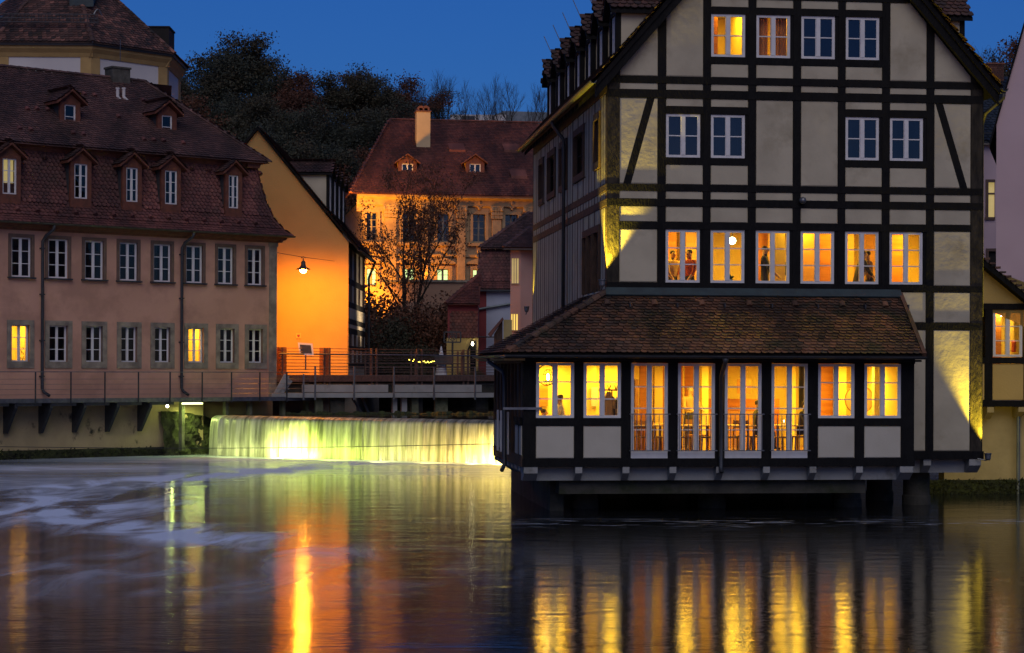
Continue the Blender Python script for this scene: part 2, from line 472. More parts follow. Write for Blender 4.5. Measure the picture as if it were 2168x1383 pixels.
mat('concrete_green', (0.20, 0.20, 0.13), (0.11, 0.12, 0.07), 2, .9, .4, 9, c3=(0.05, 0.065, 0.02), s3=1.3, cut3=(.5, .65))
mat('yellow_wall', (0.50, 0.36, 0.13), (0.43, 0.31, 0.11), .8, .95, .2, 20, c3=(0.36, 0.27, 0.12), s3=.7, cut3=(.55, .8))
mat('yellow_base', (0.46, 0.37, 0.17), (0.36, 0.29, 0.13), 1.2, .95, .4, 9, c3=(0.15, 0.12, 0.06), s3=.9, cut3=(.6, .75))
mat('pink_wall', (0.62, 0.47, 0.50), (0.56, 0.42, 0.45), .5, .95, .1, 40)
mat('mauve_wall', (0.36, 0.25, 0.24), (0.31, 0.21, 0.20), .8, .95, .1, 30)
mat('red_wall', (0.26, 0.05, 0.055), (0.2, 0.04, 0.045), 1, .9, .1, 30)
mat('blue_white_wall', (0.42, 0.46, 0.58), (0.37, 0.41, 0.52), .8, .9, .1, 30)
mat('brick', (0.24, 0.10, 0.07), (0.16, 0.07, 0.05), 6, .9, .4, 20)
mat('chimney_stone', (0.10, 0.095, 0.085), (0.05, 0.05, 0.04), 4, .95, .8, 9)
mat('bark', (0.040, 0.030, 0.024), (0.022, 0.018, 0.014), 8, .95, .6, 12)
mat('earth', (0.05, 0.045, 0.03), (0.03, 0.028, 0.02), .6, .95, .5, 3)
mat('paving', (0.14, 0.12, 0.10), (0.10, 0.09, 0.08), 2, .9, .4, 8)
mat('int_cream', (0.80, 0.64, 0.24), (0.76, 0.60, 0.22), .6, .9)
mat('int_wood', (0.56, 0.22, 0.035), (0.42, 0.145, 0.02), 2.2, .5, .05, 20, stretch=(.4, .4, 5))
mat('int_wood_light', (0.62, 0.34, 0.12), (0.52, 0.27, 0.09), 2, .5, .05, 20, stretch=(.4, .4, 5))
mat('int_floor', (0.40, 0.23, 0.09), (0.32, 0.18, 0.07), 2, .5, 0, stretch=(1, 5, 1))
mat('ceiling_white', (0.8, 0.76, 0.66), (0.78, 0.74, 0.64), 1, .95)
mat('chair_wood', (0.25, 0.12, 0.045), (0.18, 0.08, 0.03), 6, .45)
mat('table_top', (0.62, 0.42, 0.19), (0.54, 0.36, 0.16), 3, .35, stretch=(1, 4, 1))
mat('dark_int', (0.02, 0.018, 0.018), (0.012, 0.012, 0.012), 2, .95)
mat('curtain', (0.30, 0.31, 0.34), (0.12, 0.13, 0.15), 22, .95, stretch=(1, 1, .03))
mat('net_curtain', (0.62, 0.60, 0.55), (0.40, 0.39, 0.36), 22, .95, stretch=(1, 1, .03))
mat('curtain_orange', (0.80, 0.36, 0.12), (0.48, 0.17, 0.05), 14, .9, stretch=(1, 1, .02))
mat('skin', (0.52, 0.30, 0.19), (0.48, 0.27, 0.17), 5, .6)
mat('hair', (0.05, 0.03, 0.02), (0.03, 0.02, 0.015), 20, .7)
mat('hair_grey', (0.3, 0.26, 0.22), (0.2, 0.18, 0.15), 20, .7)
mat('shirt_white', (0.78, 0.74, 0.66), (0.7, 0.66, 0.58), 6, .85)
mat('shirt_dark', (0.035, 0.035, 0.045), (0.02, 0.02, 0.03), 6, .85)
mat('shirt_red', (0.35, 0.05, 0.03), (0.28, 0.04, 0.02), 6, .85)
mat('shirt_tan', (0.42, 0.27, 0.15), (0.34, 0.21, 0.11), 6, .85)
mat('trousers', (0.05, 0.045, 0.045), (0.035, 0.03, 0.03), 6, .9)
mat('mirror_face', (0.6, 0.5, 0.3), (0.58, 0.48, 0.3), 1, .12, metal=.9)
mat('umbrella_cloth', (0.6, 0.6, 0.66), (0.5, 0.5, 0.56), 8, .9)
mat('leaf_potted', (0.10, 0.14, 0.03), (0.05, 0.08, 0.02), 9, .8)
glass_mat('glass', refl=0.0, fk=.35)
glass_mat('glass_dark', tint=(.45, .5, .55), refl=0.055)
mat('lit_green', (.6, .6, .4), emit=(.80, 1.0, .38), estr=1.25)
mat('lit_yellow', (.6, .5, .3), emit=(1.0, .66, .12), estr=1.0)
mat('lit_dim', (.6, .5, .3), emit=(1.0, .75, .25), estr=.35)
mat('lit_tube', (.8, .8, .8), emit=(.85, 1.0, .35), estr=5)
mat('bulb', (.9, .8, .6), emit=(1.0, .30, .015), estr=1500)
mat('bulb_white', (.9, .9, .8), emit=(1.0, .9, .55), estr=16)
mat('globe', (.9, .9, .8), emit=(.9, 1.0, .6), estr=7)
mat('string_bulb', (.9, .8, .3), emit=(1.0, .75, .08), estr=8)
tile_mat('tile_annex', [(0.04, 0.028, 0.022), (0.13, 0.06, 0.036), (0.24, 0.11, 0.062), (0.07, 0.04, 0.03), (0.19, 0.10, 0.065), (0.055, 0.045, 0.04)], moss=(0.035, 0.037, 0.02), mcut=(.50, .62))
tile_mat('tile_mansard', [(0.13, 0.045, 0.046), (0.18, 0.065, 0.06), (0.105, 0.042, 0.045), (0.21, 0.08, 0.07)], moss=(0.075, 0.04, 0.034), mcut=(.52, .72))
tile_mat('tile_left', [(0.085, 0.045, 0.045), (0.15, 0.075, 0.07), (0.075, 0.045, 0.048), (0.19, 0.10, 0.09)], moss=(0.05, 0.036, 0.03), mcut=(.52, .75))
tile_mat('tile_tower', [(0.06, 0.04, 0.036), (0.15, 0.07, 0.056), (0.04, 0.032, 0.032), (0.30, 0.14, 0.11), (0.07, 0.045, 0.04)], mcut=(.6, .8))
tile_mat('tile_main', [(0.075, 0.045, 0.038), (0.11, 0.052, 0.042), (0.055, 0.04, 0.036), (0.13, 0.07, 0.052)], mcut=(.6, .8))
tile_mat('tile_far', [(0.14, 0.045, 0.036), (0.22, 0.07, 0.05), (0.11, 0.04, 0.034), (0.25, 0.085, 0.06)], mcut=(.6, .8))
tile_mat('slate_blue', [(0.035, 0.05, 0.07), (0.05, 0.065, 0.085), (0.03, 0.045, 0.06)], mcut=(.7, .85), rough=.5)
tile_mat('brick_t', [(0.20, 0.075, 0.05), (0.15, 0.06, 0.045), (0.24, 0.10, 0.07)], mcut=(.7, .9))

def leaf_mat(name, cols):
    M = bpy.data.materials.new(name); M.use_nodes = True
    t = M.node_tree; P = t.nodes['Principled BSDF']; L = t.links
    geo = _n(t, 'ShaderNodeNewGeometry'); oi = _n(t, 'ShaderNodeObjectInfo')
    no = _n(t, 'ShaderNodeTexNoise'); no.inputs['Scale'].default_value = .35; L.new(geo.outputs['Position'], no.inputs['Vector'])
    a = _n(t, 'ShaderNodeMath', operation='MULTIPLY_ADD'); L.new(geo.outputs['Random Per Island'], a.inputs[0]); a.inputs[1].default_value = .45
    b = _n(t, 'ShaderNodeMath', operation='MULTIPLY_ADD'); L.new(no.outputs[0], b.inputs[0]); b.inputs[1].default_value = .6
    L.new(a.outputs[0], b.inputs[2])
    c = _n(t, 'ShaderNodeMath', operation='MULTIPLY_ADD'); L.new(oi.outputs['Random'], c.inputs[0]); c.inputs[1].default_value = .5
    c.inputs[2].default_value = -.25; L.new(c.outputs[0], a.inputs[2])
    cr = _n(t, 'ShaderNodeValToRGB'); e = cr.color_ramp.elements
    while len(e) < len(cols): e.new(.5)
    for k, q in enumerate(cols): e[k].position = k / (len(cols) - 1.); e[k].color = (*q, 1)
    L.new(b.outputs[0], cr.inputs[0]); L.new(cr.outputs[0], P.inputs['Base Color'])
    P.inputs['Roughness'].default_value = .8; P.inputs['Subsurface Weight'].default_value = 0
    MATS[name] = M
leaf_mat('leaf_autumn', [(0.022, 0.030, 0.022), (0.038, 0.042, 0.026), (0.060, 0.048, 0.026), (0.036, 0.046, 0.03), (0.075, 0.05, 0.028)])
leaf_mat('leaf_dark', [(0.020, 0.032, 0.026), (0.032, 0.042, 0.032), (0.046, 0.048, 0.03), (0.026, 0.04, 0.028)])
leaf_mat('leaf_brown', [(0.10, 0.035, 0.02), (0.06, 0.028, 0.018), (0.14, 0.05, 0.025), (0.05, 0.035, 0.018)])

# ------------------------------------------------------------------ water
def add_node_chain_water():
    M = bpy.data.materials.new('river_water'); M.use_nodes = True
    t = M.node_tree; P = t.nodes['Principled BSDF']; L = t.links; OUT = t.nodes['Material Output']
    P.inputs['Base Color'].default_value = (0.012, 0.014, 0.016, 1); P.inputs['Roughness'].default_value = 0.088
    P.inputs['IOR'].default_value = 1.42
    geo = _n(t, 'ShaderNodeNewGeometry'); sp = _n(t, 'ShaderNodeSeparateXYZ'); L.new(geo.outputs['Position'], sp.inputs[0])
    def noise(scale, stretch, detail=5, dist=0, rough=.55, rot=0):
        mp = _n(t, 'ShaderNodeMapping'); mp.inputs['Scale'].default_value = stretch; mp.inputs['Rotation'].default_value = (0, 0, rot)
        L.new(geo.outputs['Position'], mp.inputs[0])
        n = _n(t, 'ShaderNodeTexNoise'); n.inputs['Scale'].default_value = scale; n.inputs['Detail'].default_value = detail
        n.inputs['Distortion'].default_value = dist; n.inputs['Roughness'].default_value = rough
        L.new(mp.outputs[0], n.inputs['Vector']); return n.outputs[0]
    def mth(op, a, b=None, clamp=False):
        n = _n(t, 'ShaderNodeMath', operation=op); n.use_clamp = clamp
        for k, q in enumerate((a, b)):
            if q is None: continue
            if isinstance(q, (int, float)): n.inputs[k].default_value = q
            else: L.new(q, n.inputs[k])
        return n.outputs[0]
    def gauss(cx, cy, rx, ry, rot=0.0):
        dx, dy = mth('SUBTRACT', sp.outputs[0], cx), mth('SUBTRACT', sp.outputs[1], cy)
        c, s = math.cos(rot), math.sin(rot)
        u = mth('ADD', mth('MULTIPLY', dx, c / rx), mth('MULTIPLY', dy, s / rx))
        v = mth('ADD', mth('MULTIPLY', dx, -s / ry), mth('MULTIPLY', dy, c / ry))
        d = mth('ADD', mth('MULTIPLY', u, u), mth('MULTIPLY', v, v))
        return mth('POWER', 2.718, mth('MULTIPLY', d, -1.0))
    def smooth(v, a, b):
        n = _n(t, 'ShaderNodeMapRange'); n.interpolation_type = 'SMOOTHSTEP'
        L.new(v, n.inputs[0]); n.inputs[1].default_value = a; n.inputs[2].default_value = b; return n.outputs[0]
    # ripples: long exposure leaves them soft
    h1 = noise(1.0, (2.6, 8.0, 1), 6, .3); h2 = noise(1.0, (.5, 1.2, 1), 4, .6)
    hh = mth('ADD', mth('MULTIPLY', h1, .30), mth('MULTIPLY', h2, 1.0))
    b = _n(t, 'ShaderNodeBump'); b.inputs['Strength'].default_value = 0.40; b.inputs['Distance'].default_value = 0.03
    L.new(hh, b.inputs['Height']); L.new(b.outputs[0], P.inputs['Normal'])
    # foam: milky apron below the weir, an eddy on the left, thin threads by the piers
    st1 = smooth(noise(.55, (.5, 1.5, 1), 9, 1.6, .62, .12), .40, .66)
    st2 = smooth(noise(.62, (1.0, .34, 1), 5, .9, .55, -.35), .36, .72)
    apron = mth('MAXIMUM', gauss(-5.0, 76.5, 13, 4.2, -.10), mth('MULTIPLY', gauss(-14.0, 70.5, 11, 3.2, .16), .75))
    apron = mth('MAXIMUM', apron, mth('MULTIPLY', gauss(-3.0, 70.0, 14.0, 5.0, -.05), .6))
    apron = mth('MAXIMUM', apron, mth('MULTIPLY', gauss(-17.0, 62.0, 9.0, 5.0, .2), .5))
    e1 = mth('MAXIMUM', gauss(-11.2, 63.0, 11.0, 1.7, 1.17), gauss(-8.0, 43.8, 6.0, 1.5, -.86))
    e1 = mth('MAXIMUM', e1, gauss(-12.0, 51.0, 3.0, 5.2, .1))
    e2 = mth('MULTIPLY', gauss(-6.0, 35, 5, 5, .4), .22)
    ed = mth('MAXIMUM', e1, e2)
    thr = mth('MAXIMUM', gauss(5.0, 46.4, 6.0, 1.2, .03), gauss(12.5, 47.2, 5.0, .9, .0))
    st3 = smooth(noise(1.0, (.45, 3.4, 1), 9, 2.0, .62), .56, .66)
    foam = mth('ADD', mth('MULTIPLY', apron, mth('ADD', mth('MULTIPLY', st1, .5), .60)), mth('MULTIPLY', mth('MULTIPLY', ed, mth('ADD', mth('MULTIPLY', st2, .95), .05)), 2.0))
    foam = mth('ADD', foam, mth('MULTIPLY', mth('MULTIPLY', thr, st3), .9), True)
    foam = mth('MULTIPLY', foam, .95)
    D = _n(t, 'ShaderNodeBsdfDiffuse'); D.inputs[0].default_value = (.66, .76, .96, 1)
    mx = _n(t, 'ShaderNodeMixShader'); L.new(foam, mx.inputs[0]); L.new(P.outputs[0], mx.inputs[1]); L.new(D.outputs[0], mx.inputs[2])
    L.new(mx.outputs[0], OUT.inputs[0]); MATS['river_water'] = M
    # still headwater above the weir
    M2 = bpy.data.materials.new('headwater'); M2.use_nodes = True; P2 = M2.node_tree.nodes['Principled BSDF']
    P2.inputs['Base Color'].default_value = (.015, .016, .016, 1); P2.inputs['Roughness'].default_value = .08; P2.inputs['IOR'].default_value = 1.33
    MATS['headwater'] = M2
add_node_chain_water()

def fall_material():
    M = bpy.data.materials.new('falling_water'); M.use_nodes = True
    t = M.node_tree; t.nodes.clear(); L = t.links
    o = _n(t, 'ShaderNodeOutputMaterial'); uv = _n(t, 'ShaderNodeUVMap')
    mp = _n(t, 'ShaderNodeMapping'); mp.inputs['Scale'].default_value = (2.6, .22, 1); L.new(uv.outputs[0], mp.inputs[0])
    no = _n(t, 'ShaderNodeTexNoise'); no.inputs['Scale'].default_value = 1.6; no.inputs['Detail'].default_value = 9; no.inputs['Roughness'].default_value = .68
    no.inputs['Distortion'].default_value = .25
    L.new(mp.outputs[0], no.inputs['Vector'])
    cr = _n(t, 'ShaderNodeValToRGB'); e = cr.color_ramp.elements
    e[0].position = .38; e[0].color = (.13, .14, .10, 1); e[1].position = .70; e[1].color = (.68, .70, .60, 1)
    L.new(no.outputs[0], cr.inputs[0])
    d = _n(t, 'ShaderNodeBsdfDiffuse'); tl = _n(t, 'ShaderNodeBsdfTranslucent'); g = _n(t, 'ShaderNodeBsdfGlossy'); g.inputs['Roughness'].default_value = .25
    L.new(cr.outputs[0], d.inputs[0]); L.new(cr.outputs[0], tl.inputs[0])
    b = _n(t, 'ShaderNodeBump'); b.inputs['Strength'].default_value = .8; b.inputs['Distance'].default_value = .06
    L.new(no.outputs[0], b.inputs['Height']); L.new(b.outputs[0], g.inputs['Normal']); L.new(b.outputs[0], d.inputs['Normal'])
    m1 = _n(t, 'ShaderNodeMixShader'); m1.inputs[0].default_value = .3; L.new(d.outputs[0], m1.inputs[1]); L.new(tl.outputs[0], m1.inputs[2])
    m2 = _n(t, 'ShaderNodeMixShader'); m2.inputs[0].default_value = .08; L.new(m1.outputs[0], m2.inputs[1]); L.new(g.outputs[0], m2.inputs[2])
    L.new(m2.outputs[0], o.inputs[0]); MATS['falling_water'] = M
fall_material()

WEIR_A, WEIR_B = Vector((-12.35, 80.85, 0)), Vector((1.9, 73.6, 0))      # foot of the weir, left to right
CREST = 1.62
wdir = (WEIR_B - WEIR_A).normalized(); wn = Vector((-wdir.y, wdir.x, 0))      # wn points upstream
if wn.y < 0: wn = -wn
mb = MB()
mb.add([(-70, -10, 0), (70, -10, 0), (70, 84, 0), (-70, 84, 0)], [(0, 1, 2, 3)])
obj('river', mb, 'river_water', kind='structure', label='dark smooth river with foam streaks and light reflections')
A2, B2 = WEIR_A + wn * .55 - wdir * 1.0, WEIR_B + wn * .55
mb = MB()
mb.add([(A2.x - .1, A2.y, CREST), (B2.x + 8, B2.y, CREST), (18, 112, CREST), (-14, 112, CREST), (-9.6, 86, CREST)], [(0, 1, 2, 3, 4)])
obj('headwater', mb, 'headwater', kind='structure')
# the falling sheet: a curved lip, folds every metre or so
def falls():
    Lw = (WEIR_B - WEIR_A).length; NX, NV = 560, 16
    vs, fs, uvs = [], [], []
    for i in range(NX + 1):
        u = Lw * i / NX
        fold = 0.07 * math.exp(-((((u + .35 * math.sin(u * 1.7)) % 1.28) - .64) / .09) ** 2)
        wob = .035 * math.sin(u * 2.3 + 1) + .02 * math.sin(u * 7.1) + .012 * math.sin(u * 17.3)
        for j in range(NV + 1):
            k = j / NV
            if k < .35: q = k / .35; back = .75 - .5 * q; z = CREST + .012 - .10 * q ** 2.5
            else: q = (k - .35) / .65; back = .25 - .28 * q ** .6; z = CREST - .088 - (CREST - .06) * q ** 1.25
            f = (fold + wob) * min(1, k * 2.2)
            edge = max(0, 1.1 - u) ** 2 * .3 * min(1, k * 1.6)
            p = WEIR_A + wdir * (u + .12 * k + (edge * -.4)) + wn * (back - f + edge * .3)
            vs.append((p.x, p.y, z)); uvs.append((u, k * 1.6 + .08 * u))
    for i in range(NX):
        for j in range(NV):
            a = i * (NV + 1) + j; fs.append((a, a + 1, a + NV + 2, a + NV + 1))
    me = bpy.data.meshes.new('weir_fall'); me.from_pydata(vs, [], fs); me.materials.append(MATS['falling_water'])
    ul = me.uv_layers.new(name='UVMap')
    li = np.zeros(len(me.loops), dtype=np.int32); me.loops.foreach_get('vertex_index', li)
    ul.data.foreach_set('uv', np.array(uvs, dtype=np.float32)[li].ravel())
    me.polygons.foreach_set('use_smooth', [True] * len(fs)); me.update()
    link('waterfall', me, kind='structure', label='smooth floodlit curtain of water falling over the weir')
    b = MB(); P = [WEIR_A - wdir * .1 + wn * .5, WEIR_B + wn * .5 + wdir * 6, WEIR_B + wn * 1.0 + wdir * 6, WEIR_A + wn * 1.0 - wdir * .1]
    b.prismz([(p.x, p.y) for p in P], -.5, CREST - .06)
    obj('weir', b, 'concrete_dark', kind='structure')
falls()
# floodlights at the foot of the fall
def fallstrip(u0, u1, p, c):
    q = WEIR_A + wdir * ((u0 + u1) / 2) - wn * 1.15; t = q + wn * 1.3
    o = lamp('AREA', 'fall_strip_light', (q.x, q.y, .5), p, c, u1 - u0, size_y=.12)
    d = (Vector((t.x, t.y, .42)) - Vector((q.x, q.y, .5))).normalized(); xx = wdir.copy(); yy = d.cross(xx).normalized() * -1; zz = -d
    R = Matrix((xx, zz.cross(xx), zz)).transposed(); o.matrix_world = T(Vector((q.x, q.y, .5))) @ R.to_4x4()
fallstrip(.2, 3.0, 30, (.78, .85, .25)); fallstrip(3.0, 6.5, 50, (.86, .98, .16)); fallstrip(6.5, 10, 30, (.86, .85, .14)); fallstrip(10, 15.4, 60, (1.0, .66, .12))
GREEN, WARM = (0.72, 0.95, 0.08), (1.0, 0.70, 0.18)
def falllamp(u, off, z, pw, c, ang=106, up=.35):
    p = WEIR_A + wdir * u - wn * off; t = p + wn * (off + .3) + Vector((0, 0, up))
    lamp('SPOT', 'fall_floodlight', (p.x, p.y, z), pw, c, .12, angle=math.radians(ang), blend=.8, target=(t.x, t.y, up))
falllamp(3.7, 1.0, .2, 750, (.95, 1.0, .26)); falllamp(4.6, .9, .2, 700, (.80, 1.0, .12)); falllamp(1.6, 1.6, .3, 70, (.8, .9, .2))
falllamp(6.6, 1.6, .3, 180, GREEN); falllamp(8.8, 1.8, .3, 170, (1.0, .86, .28)); falllamp(10.8, 1.6, .3, 210, WARM); falllamp(12.6, 1.1, .2, 480, WARM); falllamp(13.6, 1.0, .2, 620, WARM)
# ------------------------------------------------------------------ the timber framed mill house
P0 = at(1284, 780, 51.0); MW = T((P0.x, P0.y, 0)) @ RZ(TH)
house = Thing('timber_framed_house', 'tall cream and black timber framed mill house with steep gable standing in the river', 'house', MW)
F = Frame(house)
ZC = lambda py, c=1731, y=0.0: F.px(c, py, y)[1]
XC = lambda px, py=500, y=0.0: F.px(px, py, y)[0]
posts = [(1285, 1311), (1392, 1409), (1488, 1504), (1583.5, 1599.7), (1678.5, 1694.7), (1773.6, 1789), (1867, 1883), (1961, 1977), (2055, 2079)]
PX = [(XC(a), XC(b)) for a, b in posts]
PX[0] = (0.0, PX[0][1])
WX = PX[-1][1]; DEP = 15.4
zA = (ZC(183), ZC(168.5)); zB = (ZC(214), ZC(197)); zC = (ZC(409), ZC(395)); zD = (ZC(441), ZC(426))
zE = (ZC(489), ZC(474)); zH2 = (ZC(246), ZC(231)); zS2 = (ZC(353), ZC(338)); zH3 = (ZC(34), ZC(20)); zS3 = (ZC(140), ZC(125))
zT = (ZC(2), ZC(-12)); zS1 = (ZC(616), ZC(601))
zR1 = (F.px(2010, 619)[1], F.px(2010, 606)[1]); zR2 = (F.px(2010, 698.6)[1], F.px(2010, 684)[1]); zR3 = (F.px(2010, 972)[1], F.px(2010, 955.5)[1])
ZBASE = zR3[0]
# rake lines of the gable
gl0 = F.px(1262, 170, -.35); gl1 = F.px(1415, 0, -.35); gr0 = F.px(2112, 196, -.35); gr1 = F.px(1955, 0, -.35)
SL = (gl1[1] - gl0[1]) / (gl1[0] - gl0[0]); SR = (gr0[1] - gr1[1]) / (gr1[0] - gr0[0]); 
SLP = (SL + SR) / 2
XM = WX / 2; ZEV = gl0[1]; XEV = gl0[0]; ZAP = ZEV + SLP * (XM - XEV)
def roofz(x): return ZAP - SLP * abs(x - XM)
# below the rake by c metres (vertical)
def under(poly, c):
    poly = clip(poly, -SLP, 1, ZAP - SLP * XM - c)
    return clip(poly, SLP, 1, ZAP + SLP * XM - c)
RC = .42
def beam(x0, x1, z0, z1, y0, y1, matn='timber', fr=None, name='beam', rake=True):
    fr = fr or F
    poly = [(x0, z0), (x1, z0), (x1, z1), (x0, z1)]
    if rake: poly = under(poly, RC - .12)
    if len(poly) < 3: return
    ox, oz = poly[0]
    fr.add(name, MB().prism([(x - ox, z - oz) for x, z in poly], y0, y1), matn, M=T((ox, 0, oz)))
def panel(x0, x1, z0, z1, y0=0.0, y1=.2, fr=None, matn='plaster', rake=True, cut=None):
    fr = fr or F; g = .006
    poly = [(x0 + g, z0 + g), (x1 - g, z0 + g), (x1 - g, z1 - g), (x0 + g, z1 - g)]
    if rake: poly = under(poly, RC)
    if len(poly) < 3: return
    # slightly pillowed hand-plastered field
    b = MB(); n = len(poly); cx = sum(p[0] for p in poly) / n; cz = sum(p[1] for p in poly) / n
    f = []
    for x, z in poly:
        dx, dz = cx - x, cz - z; l = math.hypot(dx, dz); k = .03 / l if l > .06 else 0
        f.append((x + dx * k, z + dz * k))
    area = sum(poly[i][0] * poly[(i + 1) % n][1] - poly[(i + 1) % n][0] * poly[i][1] for i in range(n))
    if area < 0: poly = poly[::-1]; f = f[::-1]
    vs = [(x, y0 + .012, z) for x, z in poly] + [(x, y0 - .004, z) for x, z in f] + [(x, y1, z) for x, z in poly]
    fs = [tuple(range(n, 2 * n))] + [(i, (i + 1) % n, n + (i + 1) % n, n + i) for i in range(n)] + [((i + 1) % n, i, 2 * n + i, 2 * n + (i + 1) % n) for i in range(n)] + [tuple(range(3 * n - 1, 2 * n - 1, -1))]
    b.add(vs, fs); fr.add('plaster_panel', b, matn)

# posts
ztop = ZAP
PBOT = [zS1[0]] * 7 + [ZBASE, ZBASE]
for k, (a, b) in enumerate(PX):
    zb = PBOT[k]
    if k in (0,):
        beam(a, b, zb, ztop, -.02, .26, 'timber_worn_lit', name='corner_post')
    elif k == 8: beam(a, b, zb, ztop, -.02, .26, 'timber_worn_lit', name='corner_post')
    else: beam(a, b, zb, ztop, -.016, .24, name='post')
# rails, full width
for z0, z1 in (zA, zB, zC, zD): beam(0 - .01, WX + .01, z0, z1, -.03, .22, name='rail')
beam(PX[0][1] - .02, PX[7][0] + .02, zE[0], zE[1], -.024, .21, name='rail')
beam(PX[7][1] - .02, WX, ZC(489, 2010), ZC(475, 2010), -.024, .21, name='rail') if False else None
beam(PX[7][1] - .01, PX[8][0] + .01, F.px(2010, 490)[1], F.px(2010, 477)[1], -.024, .21, name='rail')
beam(PX[0][0] - .01, PX[7][0], zS1[0], zS1[1], -.04, .21, name='sill_beam')
for z0, z1 in (zR1, zR2): beam(PX[6][0], WX + .01, z0, z1, -.024, .2, name='rail')
beam(PX[6][0] - .4, WX + .05, zR3[0], zR3[1], -.06, .3, name='sill_beam')
beam(0.5, WX - .5, zT[0], zT[1], -.03, .21, name='rail')
def col(k): return PX[k][1], PX[k + 1][0]
for k in (1, 2, 5, 6):
    a, b = col(k)
    for z0, z1 in (zH2, zS2): beam(a - .01, b + .01, z0, z1, -.02, .2, name='rail')
for k in (2, 3, 4, 5):
    a, b = col(k)
    for z0, z1 in (zH3, zS3): beam(a - .01, b + .01, z0, z1, -.02, .2, name='rail')
# plaster fields
for k in range(8):
    a, b = col(k)
    panel(a, b, zB[1], zA[0]); panel(a, b, zD[1], zC[0])
    if k < 7: panel(a, b, zE[1], zD[0])
    else: panel(a, b, F.px(2010, 477)[1], zD[0])
    if k in (3, 4): panel(a, b, zC[1], zB[0])
    if k in (1, 2, 5, 6): panel(a, b, zH2[1], zB[0]); panel(a, b, zC[1], zS2[0])
    if k in (2, 3, 4, 5): panel(a, b, zA[1], zS3[0]); panel(a, b, zH3[1], zT[0]); panel(a, b, zT[1], zT[1] + 3)
    if k in (0, 1, 6, 7): panel(a, b, zA[1], zT[0] if k in (1, 6) else zT[1] + 2)
a, b = col(0); panel(a, b, zS1[1], zE[0])
for k in (0, 7):     # fields behind a brace
    a, b = col(k); panel(a, b, zC[1], zB[0])
a, b = col(7); zz = F.px(2010, 490)[1]
panel(a, b, zR1[1], zz); panel(a, b, zR2[1], zR1[0]); panel(a, b, zR3[1], zR2[0])
a, b = PX[6][1] - .4, PX[7][0]
panel(a, b, zR2[1], zR1[0]); panel(a, b, zR3[1], zR2[0])
# braces
def brace(p, q, w):
    (x0, z0), (x1, z1) = F.px(*p), F.px(*q)
    F.add('brace', MB().prism([(x0 - w / 2, z0), (x0 + w / 2, z0), (x1 + w / 2, z1), (x1 - w / 2, z1)], -.014, .05), 'timber')
brace((1327, 390), (1378, 207), .2); brace((2041, 402), (1987, 216), .2)
# windows
for k in range(1, 7):
    a, b = col(k)
    window(F, a + .0, a + .905, zS1[1] + .002, zE[0] - .005, y=.02, rows=3, fr=.065, mull=.1, label='lit window with white frame' )
    if k in (1, 2, 5, 6): window(F, a + .0, a + .905, zS2[1] + .002, zH2[0] - .005, y=.02, rows=2, fr=.065, mull=.1, pane='glass_dark', label='dark window with white frame')
    if k in (2, 3, 4, 5): window(F, a + .0, a + .905, zS3[1] + .002, zH3[0] - .005, y=.02, rows=2, fr=.065, mull=.1, pane='glass' if k < 4 else 'glass_dark')
for k in (1, 2, 5, 6):                           # slim filler strips where the timber meets the frames
    a, b = col(k)
    for z0, z1 in ((zS2[1], zH2[0]),): F.add('jamb', MB().box(a + .905, b, 0.0, .15, z0, z1), 'timber')
for k in range(1, 7):
    a, b = col(k); F.add('jamb', MB().box(a + .905, b, 0.0, .15, zS1[1], zE[0]), 'timber')
for k in (2, 3, 4, 5):
    a, b = col(k); F.add('jamb', MB().box(a + .905, b, 0.0, .15, zS3[1], zH3[0]), 'timber')
# curtains in the unlit rooms
def folds(x0, x1, z0, z1, y, amp=.03, n=9):
    b = MB(); m_ = n * 4
    for i in range(m_ + 1):
        x = x0 + (x1 - x0) * i / m_; yy = y + amp * math.sin(i * math.pi / 2 + .6 * math.sin(i))
        b.v += [(x, yy, z0), (x, yy, z1)]
    for i in range(m_): b.f.append((2 * i, 2 * i + 2, 2 * i + 3, 2 * i + 1)); b.mi.append(0)
    return b
for k in (1, 2, 5, 6):
    a, b = col(k); wdt = .36 if k in (1, 2) else .16
    F.add('curtain', folds(a + .08, a + .08 + wdt, zS2[1], zH2[0], .2), 'curtain')
    if k != 1: F.add('curtain', folds(b - .1 - wdt, b - .1, zS2[1], zH2[0], .2), 'curtain')
for k in (4, 5): 
    a, b = col(k); F.add('curtain', folds(a + .07, a + .14, zS3[1], zH3[0], .2, n=3), 'curtain')
a, b = col(3)
F.add('curtain', folds(a + .04, a + .36, zS3[1] - .1, zH3[0] + .1, .25, n=6), 'curtain_orange')
F.add('curtain', folds(a + .5, a + .86, zS3[1] - .1, zH3[0] + .1, .25, n=6), 'curtain_orange')

